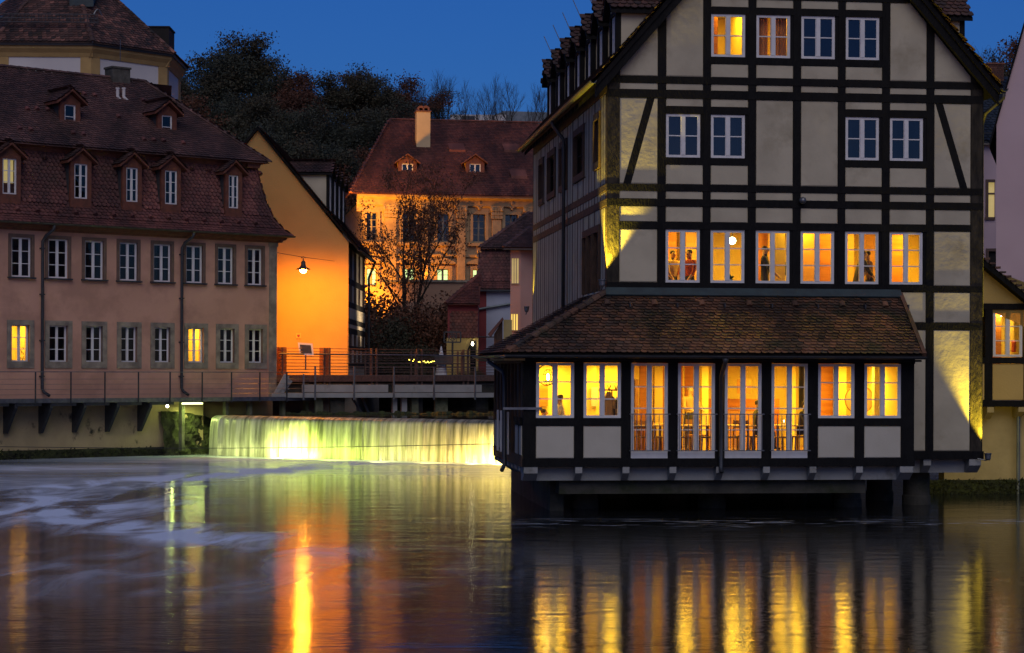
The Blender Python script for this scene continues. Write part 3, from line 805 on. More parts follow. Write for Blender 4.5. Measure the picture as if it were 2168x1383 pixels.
# rooms: floors, walls and ceilings that the lit windows show
FL1, CE1 = zS1[1] - .85, zD[0] - .12
F.add('foundation_wall', MB().box(-1.55, -1.2, -.7, 8.0, -.5, 1.0).box(-1.2, WX - 2.4, 7.6, 8.0, -.5, 1.0), 'concrete_dark')
mb = MB(); mb.box(.25, WX - .25, .26, DEP - .3, FL1 - .35, FL1); F.add('floor', mb, 'int_floor')
mb = MB(); mb.box(.25, WX - .25, .26, DEP - .3, CE1, CE1 + .2); F.add('ceiling', mb, 'ceiling_white')
mb = MB(); mb.box(.25, WX - .25, 4.3, 4.4, FL1, CE1); F.add('partition', mb, 'int_cream')
mb = MB(); mb.box(.25, .32, .26, 4.3, FL1, CE1); mb.box(WX - .32, WX - .25, .26, 4.3, FL1, CE1); F.add('partition', mb, 'int_cream')
def bk(px0, px1, y, z0, z1, mt, nm='wood_panel', th=.05):
    x0, x1 = F.px(px0, 540, y)[0], F.px(px1, 540, y)[0]
    F.add(nm, MB().box(x0, x1, y, y + th, z0, z1), mt)
bk(1405, 1432, 3.2, FL1, CE1, 'int_wood'); bk(1452, 1478, 3.4, FL1, CE1, 'int_wood_light'); bk(1425, 1450, 4.2, FL1, FL1 + 1.3, 'int_wood')
bk(1604, 1625, 3.0, FL1, CE1, 'int_wood'); bk(1627, 1645, 2.8, FL1, CE1, 'int_wood_light'); bk(1695, 1727, 2.2, FL1, CE1, 'int_wood_light'); bk(1732, 1782, 2.3, FL1, CE1, 'int_wood')
bk(1791, 1808, 3.0, FL1, CE1, 'int_wood_light'); bk(1822, 1866, 3.6, FL1, CE1, 'int_wood_light'); bk(1884, 1918, 2.6, FL1, CE1, 'int_wood')
bk(1506, 1580, 4.1, zS1[1] + .05, zS1[1] + .16, 'int_wood', 'shelf'); bk(1640, 1662, 1.9, FL1, CE1, 'int_cream', 'column', .3)
bk(1510, 1575, 4.15, FL1, zS1[1] + .2, 'int_wood_light')
LW = (1.0, .56, .035)
def room_light(fr, x, y, z, p, sx=1.2, sy=.6, col_=LW):
    p *= 3.1
    w = fr.t.W @ fr.M @ Vector((x, y, z)); lamp('AREA', 'ceiling_lamp', tuple(w), p, col_, sx, size_y=sy)
for q, w_ in ((1.6, 26), (3.2, 42), (5.6, 22), (7.2, 30), (9.0, 36)): room_light(F, q, 1.9, CE1 - .06, w_, .7, .5)
# the attic rooms behind the two lit upper windows
z0, z1 = zS3[1] - .8, zH3[1] + .25
a2, b3 = col(2)[0] - .12, col(3)[1] + .1
mb = MB(); mb.box(a2, b3, .26, 3.2, z0 - .1, z0); F.add('floor', mb, 'int_floor')
mb = MB(); mb.box(a2, b3, .26, 3.2, z1, z1 + .1); F.add('ceiling', mb, 'ceiling_white')
mb = MB(); mb.box(a2, b3, 3.1, 3.2, z0, z1); mb.box(a2, a2 + .06, .26, 3.1, z0, z1); mb.box(b3 - .06, b3, .26, 3.1, z0, z1); F.add('partition', mb, 'int_cream')
xm = (col(2)[1] + col(3)[0]) / 2; mb = MB(); mb.box(xm - .04, xm + .04, .26, 3.1, z0, z1); F.add('partition', mb, 'int_cream')
bk(1508, 1518, 1.2, z0, z1 - .3, 'int_wood', 'door')
for q in (col(2), col(3)): room_light(F, (q[0] + q[1]) / 2, 1.3, z1 - .05, 15, .5, .5)
F.add('picture_frame', MB().box(F.px(1548, 60, 3.0)[0], F.px(1562, 60, 3.0)[0], 3.0, 3.04, zS3[1] + .1, zS3[1] + .65), 'white_paint')
# floor slab of the unlit storey
mb = MB(); mb.box(.25, WX - .25, .24, DEP - .3, zB[0] - .1, zA[0]); F.add('floor', mb, 'dark_int')

# left long wall
Lf = Frame(house, RZ(math.radians(-90)))      # x runs towards the camera, y into the house
def yl(px, py=500):
    x, z = Lf.px(px, py, 0.0); return x
LB = -DEP
def LBm(x0, x1, z0, z1, y0, y1, name='beam', m_='timber_brown'): Lf.add(name, MB().box(0, x1 - x0, y0, y1, 0, z1 - z0), m_, M=T((x0, 0, z0)))
lwz0 = zS1[0] - .9
for z0, z1, nm in ((zA[0] - .25, zA[1], 'wall_plate'), (zC[0], zC[1], 'rail'), (zD[0], zD[1], 'rail')): LBm(LB, -.0, z0, z1, -.014, .2, nm)
wins = [(1143, 1151), (1161, 1176), (1187, 1200), (1217, 1237), (1259.5, 1270)]
wr = [(yl(a), yl(b)) for a, b in wins]
lowo = (yl(1237), yl(1270))
pitch = .98; n = int(DEP / pitch); pitch = DEP / n
for i in range(n + 1):
    xx = LB + i * pitch
    x0, x1 = (xx - .06, xx + .06)
    if i == 0: x0, x1 = LB, LB + .14
    if i == n: x0, x1 = -.26, -.001
    for z0, z1 in ((zD[1], zC[0]), (zC[1], zA[0] - .25), (lwz0, zD[0])):
        hit = any(a - .05 < xx < b + .05 for a, b in wr) and z0 == zC[1]
        hit2 = lowo[0] - .05 < xx < lowo[1] + .05 and z0 == lwz0 and i != n
        if hit:
            LBm(x0, x1, z0, zS2[0], -.008, .19, 'post'); LBm(x0, x1, zH2[1], z1, -.008, .19, 'post')
        elif hit2: LBm(x0, x1, zE[0], z1, -.008, .19, 'post')
        else: LBm(x0, x1, z0, z1, -.008, .19, 'post' if 0 < i < n else 'corner_post')
for i in range(n):
    x0, x1 = LB + i * pitch + (.06 if i else .14), LB + (i + 1) * pitch - (.06 if i < n - 1 else .26)
    xm = (x0 + x1) / 2
    def lpan(z0, z1):
        for a, b in ((x0, xm - .025), (xm + .025, x1)):
            # windows cut the field
            cuts = [(p, q) for p, q in wr if q > a and p < b] if z0 == zC[1] else ([lowo] if (lowo[1] > a and lowo[0] < b and z0 == lwz0) else [])
            if not cuts: panel(a, b, z0, z1, fr=Lf, rake=False); continue
            p, q = cuts[0]
            zs, zh = (zS2[0], zH2[1]) if z0 == zC[1] else (zS1[0], zE[1])
            if zs > z0: panel(a, b, z0, zs, fr=Lf, rake=False)
            panel(a, b, zh, z1, fr=Lf, rake=False)
            if p > a + .03: panel(a, p - .05, zs, zh, fr=Lf, rake=False)
            if q < b - .03: panel(q + .05, b, zs, zh, fr=Lf, rake=False)
        LBm(xm - .025, xm + .025, z0, z1, -.006, .18, 'stud') if not any(p - .06 < xm < q + .06 for p, q in (wr if z0 == zC[1] else [lowo] if z0 == lwz0 else [])) else None
    lpan(zD[1], zC[0]); lpan(zC[1], zA[0] - .25); lpan(lwz0, zD[0])
for p, q in wr:
    LBm(p - .08, q + .08, zS2[0], zS2[1], -.06, .19, 'sill_beam'); LBm(p - .08, q + .08, zH2[0], zH2[1], -.05, .19, 'rail')
    LBm(p - .08, p, zS2[1], zH2[0], -.06, .19, 'jamb'); LBm(q, q + .08, zS2[1], zH2[0], -.06, .19, 'jamb')
    window(Lf, p, q, zS2[1], zH2[0], y=.06, cols=2 if q - p > .6 else 1, rows=2, fr=.05, mull=.07, pane='glass_dark', frame='timber')
p, q = lowo
LBm(p - .1, q + .1, zE[0], zE[1], -.05, .19, 'rail'); LBm(p - .1, p, zS1[0], zE[0], -.06, .19, 'jamb'); LBm(q, q + .1, zS1[0], zE[0], -.06, .19, 'jamb')
m3 = (q - p) / 3
for i in range(3): window(Lf, p + i * m3, p + (i + 1) * m3 - .03, zS1[0], zE[0] - .01, y=.05, cols=1, rows=3, fr=.06, pane='glass_dark', frame='timber_brown')
for i in range(1, 3): LBm(p + i * m3 - .03, p + i * m3 + .04, zS1[0], zE[0], -.1, .15, 'mullion')
# hidden walls keep the rooms closed
mb = MB(); mb.box(WX - .2, WX - .005, .25, DEP, ZBASE, zA[0] - .0); mb.box(.0, WX, DEP - .18, DEP + .02, ZBASE, zA[1]); F.add('wall', mb, 'plaster')
RR = Frame(house, T((WX, 0, 0)) @ RZ(math.radians(90)))
for i in range(9):
    RR.add('post', MB().box(i * 1.9, i * 1.9 + .2, -.03, .02, ZBASE, zA[0]), 'timber')
# roof
def roof_side(sgn):
    poly = [(XEV, roofz(XEV) - .0), (XM, ZAP), (XM, ZAP - .2), (XEV, roofz(XEV) - .16)]
    if sgn > 0: poly = [(2 * XM - x, z) for x, z in poly]
    F.add('roof', MB().prism(poly, -.36, DEP + .3), 'timber')
    # rafter at the verge
    pl2 = [(x, z - .17) for x, z in poly]; pl2 = [poly[3], poly[2], (poly[2][0], poly[2][1] - .3), (poly[3][0], poly[3][1] - .28)]
    F.add('bargeboard', MB().prism(pl2, -.30, -.16), 'timber')
    return poly
roof_side(-1); roof_side(1)
R_ = math.hypot(1, SLP)
DORM = [(1.05 + i * 2.1) for i in range(7)]
def in_dorm(u, ins): return False
roof_tiles(F, (XEV - .04, 0, 0), (0, -1, 0), (1, 0, 0), [(0, ZEV + .01), (XM - XEV, ZAP + .01)], lambda i, z: -(DEP + .3), lambda i, z: .42, .18, .17, 'tile_main')
roof_tiles(F, (2 * XM - XEV + .04, 0, 0), (0, 1, 0), (-1, 0, 0), [(0, ZEV + .01), (XM - XEV, ZAP + .01)], lambda i, z: -.42, lambda i, z: 3.0, .18, .17, 'tile_main')
# exposed eave rafters and gutter, left
for i in range(22):
    y = -.1 + i * .72
    F.add('rafter_end', MB().prism([(XEV + .02, ZEV - .17), (.02, ZEV - .17 + SLP * (-XEV)), (.02, ZEV - .33 + SLP * (-XEV)), (XEV + .02, ZEV - .29)], y, y + .1), 'timber')
def gutter(fr, a, b, r=.075, m_='gutter', nm='gutter'):
    """half-round trough from a to b"""
    a, b = Vector(a), Vector(b); d = (b - a).normalized(); s = d.cross(Vector((0, 0, 1))).normalized(); mb = MB()
    for e in (a, b):
        for rr in (r, r * .82):
            for k in range(9):
                t = math.pi + math.pi * k / 8
                mb.v.append(tuple(e + s * math.cos(t) * rr + Vector((0, 0, 1)) * (math.sin(t) * rr)))
    for k in range(8):
        mb.f += [(k, k + 1, 18 + k + 1, 18 + k), (9 + k + 1, 9 + k, 27 + k, 27 + k + 1), (k + 1, k, 9 + k, 9 + k + 1), (18 + k, 18 + k + 1, 27 + k + 1, 27 + k)]
    mb.f += [(0, 9, 27, 18), (8, 26, 35, 17)]; mb.mi += [0] * (len(mb.f))
    fr.add(nm, mb, m_, smooth=False)
gutter(F, (XEV - .09, -.5, ZEV - .02), (XEV - .09, DEP + .4, ZEV - .02), .085)
gutter(F, (2 * XM - XEV + .09, -.5, ZEV - .02), (2 * XM - XEV + .09, 6, ZEV - .02), .085)
yd = -yl(1200)
F.add('downpipe', MB().tube([(XEV - .09, yd, ZEV - .1), (XEV - .08, yd, ZEV - .22), (-.14, yd - .1, ZEV - .62), (-.12, yd - .1, ZEV - .9), (-.12, yd - .1, zS1[0] - .3)], .055, 10), 'dark_metal', smooth=True)
xr = 2 * XM - XEV
F.add('downpipe', MB().tube([(xr + .09, -.4, ZEV - .08), (xr + .08, -.38, ZEV - .25), (WX + .12, .1, ZEV - .6), (WX + .1, .3, ZEV - .9), (WX + .1, .3, 5.)], .05, 10), 'gutter', smooth=True)
# dormers on both slopes
def dormer(fr, xc, inset, z0, w, hw, hz, slope, run_extra=.0, wallm='plaster', framem='timber', tilem='tile_main', lit=None, roofh=.55, over=.16, cheek='plaster',
           cols=2, rows=2, winframe='white_paint', ped=False, trig=True, wz=.12, pane='glass_dark', tiles=True):
    """gabled dormer: fr = wall frame facing the viewer of that slope; front at y=inset"""
    h = hz; x0, x1 = xc - w / 2, xc + w / 2
    run = (h + roofh) / slope + .25; runc = h / slope + .06
    b = MB(); fwid = (w - hw) / 2
    b.box(x0, x0 + fwid, inset, inset + .14, z0 - .25, z0 + h); b.box(x1 - fwid, x1, inset, inset + .14, z0 - .25, z0 + h)
    b.box(x0 + fwid, x1 - fwid, inset, inset + .13, z0 - .25, z0 + wz); b.box(x0 + fwid, x1 - fwid, inset, inset + .13, z0 + h - .12, z0 + h)
    d = fr.add('dormer', b, framem)
    def sub(nm, mb, m_, smooth=False, **p): return obj(nm, mb, m_, d, I4, smooth, **p)
    for xa, xb in ((x0 + .015, x0 + .09), (x1 - .09, x1 - .015)):
        sub('cheek', MB().prismx([(inset + .14, z0 - .25), (inset + .14, z0 + h), (inset + runc + .1, z0 + h), ], xa, xb), cheek)
    sub('backing', MB().box(x0 + fwid, x1 - fwid, inset + .32, inset + .34, z0, z0 + h), lit or 'dark_int')
    ov = over
    ga = [(x0 - ov, z0 + h - .04), (xc, z0 + h + roofh), (x1 + ov, z0 + h - .04)]
    sub('pediment', MB().prism([(x0, z0 + h), (x1, z0 + h), (xc, z0 + h + roofh * (w / 2) / (w / 2 + ov))], inset + .02, inset + .1), wallm)
    for s in (-1, 1):
        e = xc + s * (w / 2 + ov)
        sub('roof', MB().prism([(e, z0 + h - .04), (xc, z0 + h + roofh), (xc, z0 + h + roofh - .09), (e, z0 + h - .13)], inset - ov, inset + run), framem)
    if tiles:
        rl = math.hypot(w / 2 + ov, roofh + .04)
        hostF = Frame.__new__(Frame); hostF.t = fr.t; hostF.M = I4
        for s in (-1, 1):
            roof_tiles(hostF, (xc + s * (w / 2 + ov + .02), 0, 0), (0, -s * -1.0, 0) if False else (0, s * 1.0, 0) if s > 0 else (0, -1.0, 0), (-s, 0, 0), [(0, z0 + h - .035), (w / 2 + ov + .02, z0 + h + roofh + .01)],
                       (lambda i, z: inset - ov) if s > 0 else (lambda i, z: -(inset + run)), (lambda i, z: inset + run) if s > 0 else (lambda i, z: -(inset - ov)), .18, .16, tilem, name='roof_tiles', host=d)
    fr2 = Frame.__new__(Frame); fr2.t = fr.t; fr2.M = I4
    window(fr2, x0 + fwid, x1 - fwid, z0 + wz, z0 + h - .12, y=inset + .05, cols=cols, rows=rows, fr=.05, mull=.07, frame=winframe, parent=d, depth=.06, pane=pane)
    return d
for yy in DORM:
    dormer(Lf, -yy, .3, roofz(.3) - .1, 1.05, .72, 1.35, SLP, roofh=.62, over=.16)
    # lightning rod on each ridge
for yy in DORM[:4]:
    dormer(RR, yy, .3, roofz(.3) - .1, 1.05, .72, 1.35, SLP, roofh=.62)
for yy in DORM[1:6:1]:
    F.add('lightning_rod', MB().tube([(.1, yy, roofz(.3) + 1.8), (-.15, yy, roofz(.3) + 2.35)], .012, 5), 'steel')
# underside: concrete corbels and piers on the right
def corbel(fr, x0, x1, ztop_, h, yf, yb, m_='concrete', nm='corbel'):
    """bracket with a sloping face"""
    fr.add(nm, MB().prismx([(yf, ztop_), (yf, ztop_ - h * .45), (yf + .28, ztop_ - h), (yb, ztop_ - h), (yb, ztop_)], x0, x1), m_)
zcb = F.px(2000, 1002)[1]
hc = ZBASE - zcb
F.add('concrete_beam', MB().box(PX[6][0] - .4, WX - .35, .3, .8, zcb, ZBASE), 'concrete')
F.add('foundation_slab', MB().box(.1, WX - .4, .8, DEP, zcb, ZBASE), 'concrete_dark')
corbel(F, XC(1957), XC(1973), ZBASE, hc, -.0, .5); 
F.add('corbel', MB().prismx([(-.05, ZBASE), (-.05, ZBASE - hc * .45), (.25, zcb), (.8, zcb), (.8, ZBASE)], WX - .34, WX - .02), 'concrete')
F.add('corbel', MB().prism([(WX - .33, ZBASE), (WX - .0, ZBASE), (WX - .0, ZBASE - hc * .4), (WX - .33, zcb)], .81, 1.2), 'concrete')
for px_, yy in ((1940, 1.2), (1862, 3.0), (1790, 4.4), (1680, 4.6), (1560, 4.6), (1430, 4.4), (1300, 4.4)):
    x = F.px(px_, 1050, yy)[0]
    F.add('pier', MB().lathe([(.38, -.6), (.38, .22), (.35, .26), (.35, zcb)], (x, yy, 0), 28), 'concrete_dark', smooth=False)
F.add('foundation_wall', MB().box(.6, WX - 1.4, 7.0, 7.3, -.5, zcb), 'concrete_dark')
for q in range(0): F.add('foundation_wall', MB().box(-2.0 + q * 1.9, -1.8 + q * 1.9, 1.6, 7.0, -.5, .9), 'concrete_dark')
# flood lamps on the corners
def fixture(fr, x, y, z, lean=(0, 0, 1), arm=None, label=None):
    w = fr.t.W @ fr.M @ Vector((x, y, z))
    t = Thing('floodlight', label, 'floodlight', T(w) @ RZ(TH)); 
    obj('housing', MB().lathe([(.05, -.1), (.075, -.06), (.085, .05), (.095, .07), (.095, .09)], (0, 0, 0), 14), 'steel', t.o)
    obj('lens', MB().lathe([(.08, 0), (.08, .012)], (0, 0, .078), 14), 'white_paint', t.o)
    obj('bracket', MB().tube(arm or [(0, 0, -.08), (0, .1, -.16), (0, .24, -.16)], .018, 6), 'steel', t.o)
    return w
YL = (1.0, .72, .04)
def flood(x, y, z, tx, ty, tz, p, ang, label, arm=None, blend=.62, rot=None):
    w = fixture(F, x, y, z - .1, label=label, arm=arm); tw = house.W @ Vector((tx, ty, tz))
    l0 = house.W @ Vector((x, y, z + .02))
    lamp('SPOT', 'flood_lamp', tuple(l0), p, YL, .035, angle=math.radians(ang), blend=blend, target=tuple(tw))
zr = zS1[1] + .05
flood(-.15, -.18, zr + .02, -.02, -.06, zr + 6, 3000, 74, 'small steel floodlight at the foot of the left corner post above the tiled annex roof')
flood(WX + .10, -.22, F.px(2080, 958)[1], WX + .22, -.1, 7.5, 3000, 68, 'steel floodlight on a short arm at the lower right corner of the timber house', arm=[(0, 0, -.08), (-.05, .03, -.1), (-.25, .08, -.06)])
flood(-.22, DEP - .1, zr - .2, -.02, DEP - .5, zr + 6, 150, 60, 'small floodlight behind the far end of the timber house long wall')
lamp('SPOT', 'added_spill_light', tuple(house.W @ Vector((WX + .35, .4, 1.5))), 160, YL, .08, angle=math.radians(130), blend=.8, target=tuple(house.W @ Vector((WX + 1.6, 5, 2.2))))  # added lamp standing in for sideways floodlight spill on the ochre house base
F.add('wall_lamp', MB().lathe([(.02, -.09), (.08, -.06), (.10, 0), (.08, .06), (.02, .09)], (XC(1697, 426), -.12, ZC(426)), 12), 'steel', smooth=True)
# ------------------------------------------------------------------ the riverside annex in front of it
annex = Thing('riverside_annex', 'low timber framed dining annex on concrete corbels with tiled hip roof and eight lit windows', 'annex', MW)
A = Frame(annex); YA = -1.9
AX0 = A.px(1108, 780, YA)[0]; AX1 = A.px(1935, 780, YA)[0]
az = lambda py, px=1520: A.px(px, py, YA)[1]
ax = lambda px, py=880: A.px(px, py, YA)[0]
zt0, zt1 = az(769), az(752); zs0, zs1 = az(902), az(885.5); zb0, zb1 = az(988), az(970.5); zl = az(966)
AD = 6.6                      # depth of the annex side wall from its front
yb_ = YA
def abox(nm, x0, x1, y0, y1, z0, z1, m_='timber'): return A.add(nm, MB().box(0, x1 - x0, y0, y1, 0, z1 - z0), m_, M=T((x0, 0, z0)))
aposts = [(1108, 1134.5), (1216, 1235), (1315.6, 1335.5), (1414.6, 1435), (1514, 1534), (1613, 1633), (1711, 1731.6), (1810, 1829.6), (1907.7, 1935)]
AP = [(ax(a), ax(b)) for a, b in aposts]
for k, (a, b) in enumerate(AP): abox('post' if 0 < k < 8 else 'corner_post', a, b, YA - .015, YA + .24, zb1, zt0)
abox('eave_beam', AX0 - .02, AX1 + .02, YA - .04, YA + .22, zt0, zt1 + .12); abox('sill_beam', AX0 - .02, AX1 + .02, YA - .03, YA + .24, zb0, zb1)
tall = (2, 3, 4, 5)
for k in range(8):
    a, b = AP[k][1], AP[k + 1][0]
    if k in tall:
        window(A, a + .004, b - .004, zb1 + .002, zt0 - .01, y=YA + .02, rows=4, fr=.065, mull=.1, bot=.12, label='tall lit window behind a balustrade')
        b_ = MB(); zz0, zz1 = az(954), az(877)
        for z in (zz0, zz1): b_.box(0, b - a + .08, -.012, .012, z - zz0 - .012, z - zz0 + .012)
        for i in range(9):
            x = .06 + i * (b - a - .04) / 8; b_.box(x - .008, x + .008, -.008, .008, 0, zz1 - zz0)
        A.add('balustrade', b_, 'steel', M=T((a - .04, YA - .10, zz0)))
        for z in (zz0, zz1):
            for x in (a - .03, b + .03): A.add('bracket', MB().box(x - .012, x + .012, YA - .11, YA, z - .012, z + .012), 'steel')
    else:
        abox('rail', a - .005, b + .005, YA - .02, YA + .2, zs0, zs1)
        window(A, a + .004, b - .004, zs1 + .002, zt0 - .01, y=YA + .02, rows=3, fr=.065, mull=.1, label='lit window above a plaster panel')
        bb = MB(); g = .006
        A_ = A
        panel(a, b, zb1, zs0, y0=YA, y1=YA + .18, fr=A, matn='plaster_annex', rake=False)
# left side wall of the annex: close-set fins and dark glazing
AL = Frame(annex, T((AX0, YA, 0)) @ RZ(math.radians(-90)))
nb = 8; bw = AD / nb
AL.add('eave_beam', MB().box(-AD, 0, -.05, .2, zt0 - .02, zt1 + .1), 'timber_brown'); AL.add('sill_beam', MB().box(-AD, -.0, -.05, .22, zb0, zb1 + .06), 'timber_brown')
for i in range(nb + 1):
    x = -AD + i * bw
    if i < nb: AL.add('post', MB().box(x, x + .1, -.035, .16, zb1 + .06, zt0 - .02), 'timber_brown')
for i in range(nb):
    x0, x1 = -AD + i * bw + .1, -AD + (i + 1) * bw - (.26 if i == nb - 1 else 0)
    if i in (0, 1, 6, 7):
        panel(x0, x1, zb1 + .06, zs0, y0=-.02, y1=.14, fr=AL, matn='plaster_annex', rake=False)
        AL.add('rail', MB().box(x0, x1, -.06, .15, zs0, zs1), 'timber')
        AL.add('board', MB().box(x0, x1, .02, .12, zs1, zt0 - .02), 'timber_brown')
    else:
        AL.add('balcony_board', MB().box(x0, x0 + .05, -.14, -.09, zb1, zs1 + .1), 'white_paint')
        AL.add('board', MB().box(x0, x1, .04, .12, zb1, zt0 - .02), 'timber_brown')
# far and right closing walls
abox('wall', AX0 + .1, 0.0, YA + AD - .15, YA + AD, zb0, zt1, 'plaster_annex'); abox('wall', AX1 - .2, AX1 - .01, YA + .2, .05, zb0, zt1 + .3, 'plaster_annex')
# corbels
zc0 = az(1018); ch = zb0 - zc0
A.add('concrete_beam', MB().box(AX0 + .3, AX1 - .3, YA + .28, YA + .62, zc0, zb0), 'concrete')
for k, (a, b) in enumerate(AP):
    m_ = (a + b) / 2
    if k == 0: a1, b1 = AX0 + .02, AX0 + .36
    elif k == 8: a1, b1 = AX1 - .36, AX1 - .02
    else: a1, b1 = m_ - .085, m_ + .085
    corbel(A, a1, b1, zb0, ch, YA - .02, YA + .6)
for i in range(8):
    x = -AD + .1 + i * bw
    AL.add('corbel', MB().prismx([(-.03, zb0), (-.03, zb0 - ch * .3), (.42, zc0 - .02), (.8, zc0 - .02), (.8, zb0)], x, x + .17), 'concrete')
AL.add('concrete_beam', MB().box(-AD, -.6, .8, 1.0, zc0, zb0), 'concrete')
zg = A.px(1500, 1045, YA + .5)[1]
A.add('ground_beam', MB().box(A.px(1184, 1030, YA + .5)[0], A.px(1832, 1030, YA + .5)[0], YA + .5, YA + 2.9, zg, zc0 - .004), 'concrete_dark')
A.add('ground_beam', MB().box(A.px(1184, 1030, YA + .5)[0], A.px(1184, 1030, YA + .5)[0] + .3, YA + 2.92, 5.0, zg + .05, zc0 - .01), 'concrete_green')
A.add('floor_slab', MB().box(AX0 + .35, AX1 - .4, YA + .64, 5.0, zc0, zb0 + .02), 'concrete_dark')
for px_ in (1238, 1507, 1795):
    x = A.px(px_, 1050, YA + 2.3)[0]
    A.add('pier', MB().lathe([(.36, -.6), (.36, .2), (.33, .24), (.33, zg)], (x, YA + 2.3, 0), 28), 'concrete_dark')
# roof: front slope, left slope, hip between
EA = A.px(1500, 751, YA - .5)[1]; TOPZ = F.px(1600, 624, 0)[1]; ex = .52
fslope = [(0, EA), (ex - YA, TOPZ)]                     # inset from the eave line to the wall
runf = ex - YA; runl = -AX0 + ex
AXR = A.px(1957, 752, YA - ex)[0]
AXT = A.px(1905, 620, 0)[0]
f_r = lambda i: AXR + (AXT - AXR) * i / runf
f_l = lambda i: AX0 - ex + i * runl / runf
y_e = YA - ex
mb = MB(); mb.add([(AX0 - ex, y_e, EA - .02), (AXR, y_e, EA - .02), (AXT, -.03, TOPZ - .02), (-.02, -.03, TOPZ - .02)], [(0, 1, 2, 3)])
mb.add([(AX0 - ex, y_e, EA - .10), (AXR, y_e, EA - .10), (AXT, -.03, TOPZ - .14), (-.02, -.03, TOPZ - .14)], [(3, 2, 1, 0)])
mb.f += [(0, 4, 5, 1), (1, 5, 6, 2)]; mb.mi += [0, 0]
A.add('roof', mb, 'timber')
yf_ = YA + AD + .1
mb = MB(); mb.add([(AX0 - ex, y_e, EA - .02), (-.03, -.02, TOPZ - .02), (-.03, yf_, TOPZ - .02), (AX0 - ex, yf_, EA - .02)], [(0, 1, 2, 3)])
mb.add([(AX0 - ex, y_e, EA - .10), (-.03, -.02, TOPZ - .14), (-.03, yf_, TOPZ - .14), (AX0 - ex, yf_, EA - .10)], [(3, 2, 1, 0)])
mb.f += [(0, 3, 7, 4), (3, 2, 6, 7)]; mb.mi += [0, 0]
A.add('roof', mb, 'timber')
A.add('soffit', MB().box(AX0 - ex, AX0 - .02, y_e + .05, YA + AD, EA - .16, EA - .11), 'ochre_trim')
A.add('soffit', MB().box(AX0, AXR - .05, y_e + .05, YA, EA - .16, EA - .11), 'timber')
roof_tiles(A, (0, y_e, 0), (1, 0, 0), (0, 1, 0), fslope, lambda i, z: f_l(i), lambda i, z: f_r(i), .168, .135, 'tile_annex', n_ind=300)
roof_tiles(A, (AX0 - ex, 0, 0), (0, -1, 0), (1, 0, 0), [(0, EA), (runl, TOPZ)], lambda i, z: -yf_, lambda i, z: -(y_e + i * runf / runl), .168, .135, 'tile_annex')
ridge_caps(A, (AX0 - ex + .05, y_e + .05, EA + .05), (-.05, -.05, TOPZ + .04), .12, .3, 'tile_annex')
A.add('verge_board', MB().bar((AXR + .0, y_e, EA + .0), (AXT + .0, -.05, TOPZ + .02), .10, .15), 'tile_annex')
A.add('end_panel', MB().prismx([(YA - .3, zt1 + .1), (YA + .0, zt1 + .1), (-.03, zt1 + .1), (-.03, TOPZ - .15), (YA - .3, EA + .08)], AX1 - .12, AX1 - .03), 'timber')
A.add('flashing', MB().prismx([(-.22, TOPZ - .06), (-.035, TOPZ + .02), (-.035, TOPZ + .16), (-.06, TOPZ + .16), (-.24, TOPZ - .03)], -.05, AXT), 'copper_flash')
gutter(A, (AX0 - ex, y_e - .06, EA - .03), (AXR + .03, y_e - .06, EA - .03), .07, 'dark_metal')
gutter(A, (AX0 - ex - .06, y_e, EA - .03), (AX0 - ex - .06, YA + AD, EA - .03), .07, 'gutter')
for px_ in (1285, 1385, 1485, 1585, 1682, 1782, 1873):          # snow hooks and vent tiles
    i = runf * .80; z = EA + (TOPZ - EA) * .80; x = A.px(px_, 640, y_e + i)[0]
    A.add('vent_tile', MB().tube([(x, y_e + i - .1, z - .01), (x, y_e + i - .02, z + .09), (x, y_e + i + .16, z + .14)], [.085, .08, .03], 10), 'tile_annex')
    A.add('snow_hook', MB().box(x + .55, x + .58, y_e + i - .25, y_e + i + .12, z - .05, z + .06), 'dark_metal')
# downpipes
x = ax(1525); A.add('downpipe', MB().tube([(x, y_e - .05, EA - .08), (x, y_e, EA - .2), (x, YA - .09, EA - .55), (x, YA - .09, zb0 - .0), (x, YA - .16, zb0 - .14)], [.09, .055, .055, .055, .055], 10), 'dark_metal', smooth=True)
A.add('downpipe', MB().tube([(AX0 - ex - .04, YA + 3.1, EA - .08), (AX0 - ex, YA + 3.1, EA - .2), (AX0 - .24, YA + 2.3, EA - .45), (AX0 - .22, YA + 2.2, EA - .6), (AX0 - .22, YA + 2.2, zb0 - .05), (AX0 - .3, YA + 2.1, zb0 - .2)], .055, 10), 'dark_metal', smooth=True)
A.add('steel_stay', MB().box(AX0 - .5, AX0 + .45, YA - .06, YA - .03, az(868), az(863)), 'steel')

# dining room
FZ, CZ = zl - .01, zt0 + .02
A.add('floor', MB().box(AX0 + .2, AX1 - .2, YA + .1, 5.0, FZ - .08, FZ), 'int_floor')
A.add('ceiling', MB().box(AX0 + .1, AX1 - .05, YA + .1, 5.0, CZ, CZ + .1), 'ceiling_white')
A.add('partition', MB().box(AX0 + .2, AX1 - .2, 4.9, 5.0, FZ, CZ), 'int_cream')
A.add('partition', MB().box(AX0 + .16, AX0 + .22, YA + .24, 5.0, FZ, CZ), 'int_cream')
A.add('partition', MB().box(AX1 - .25, AX1 - .2, YA + .24, 5.0, FZ, CZ), 'int_cream')
def ibox(px0, px1, y, z0, z1, mt, nm, d=.06):
    x0, x1 = A.px(px0, 850, y)[0], A.px(px1, 850, y)[0]
    return A.add(nm, MB().box(x0, x1, y, y + d, z0, z1), mt)
ibox(1120, 1330, 1.0, FZ, CZ, 'int_cream', 'partition', .1)
ibox(1240, 1262, .6, FZ, CZ, 'int_cream', 'column', .25)
ibox(1225, 1268, .5, FZ, FZ + .95, 'int_wood', 'counter', .4)
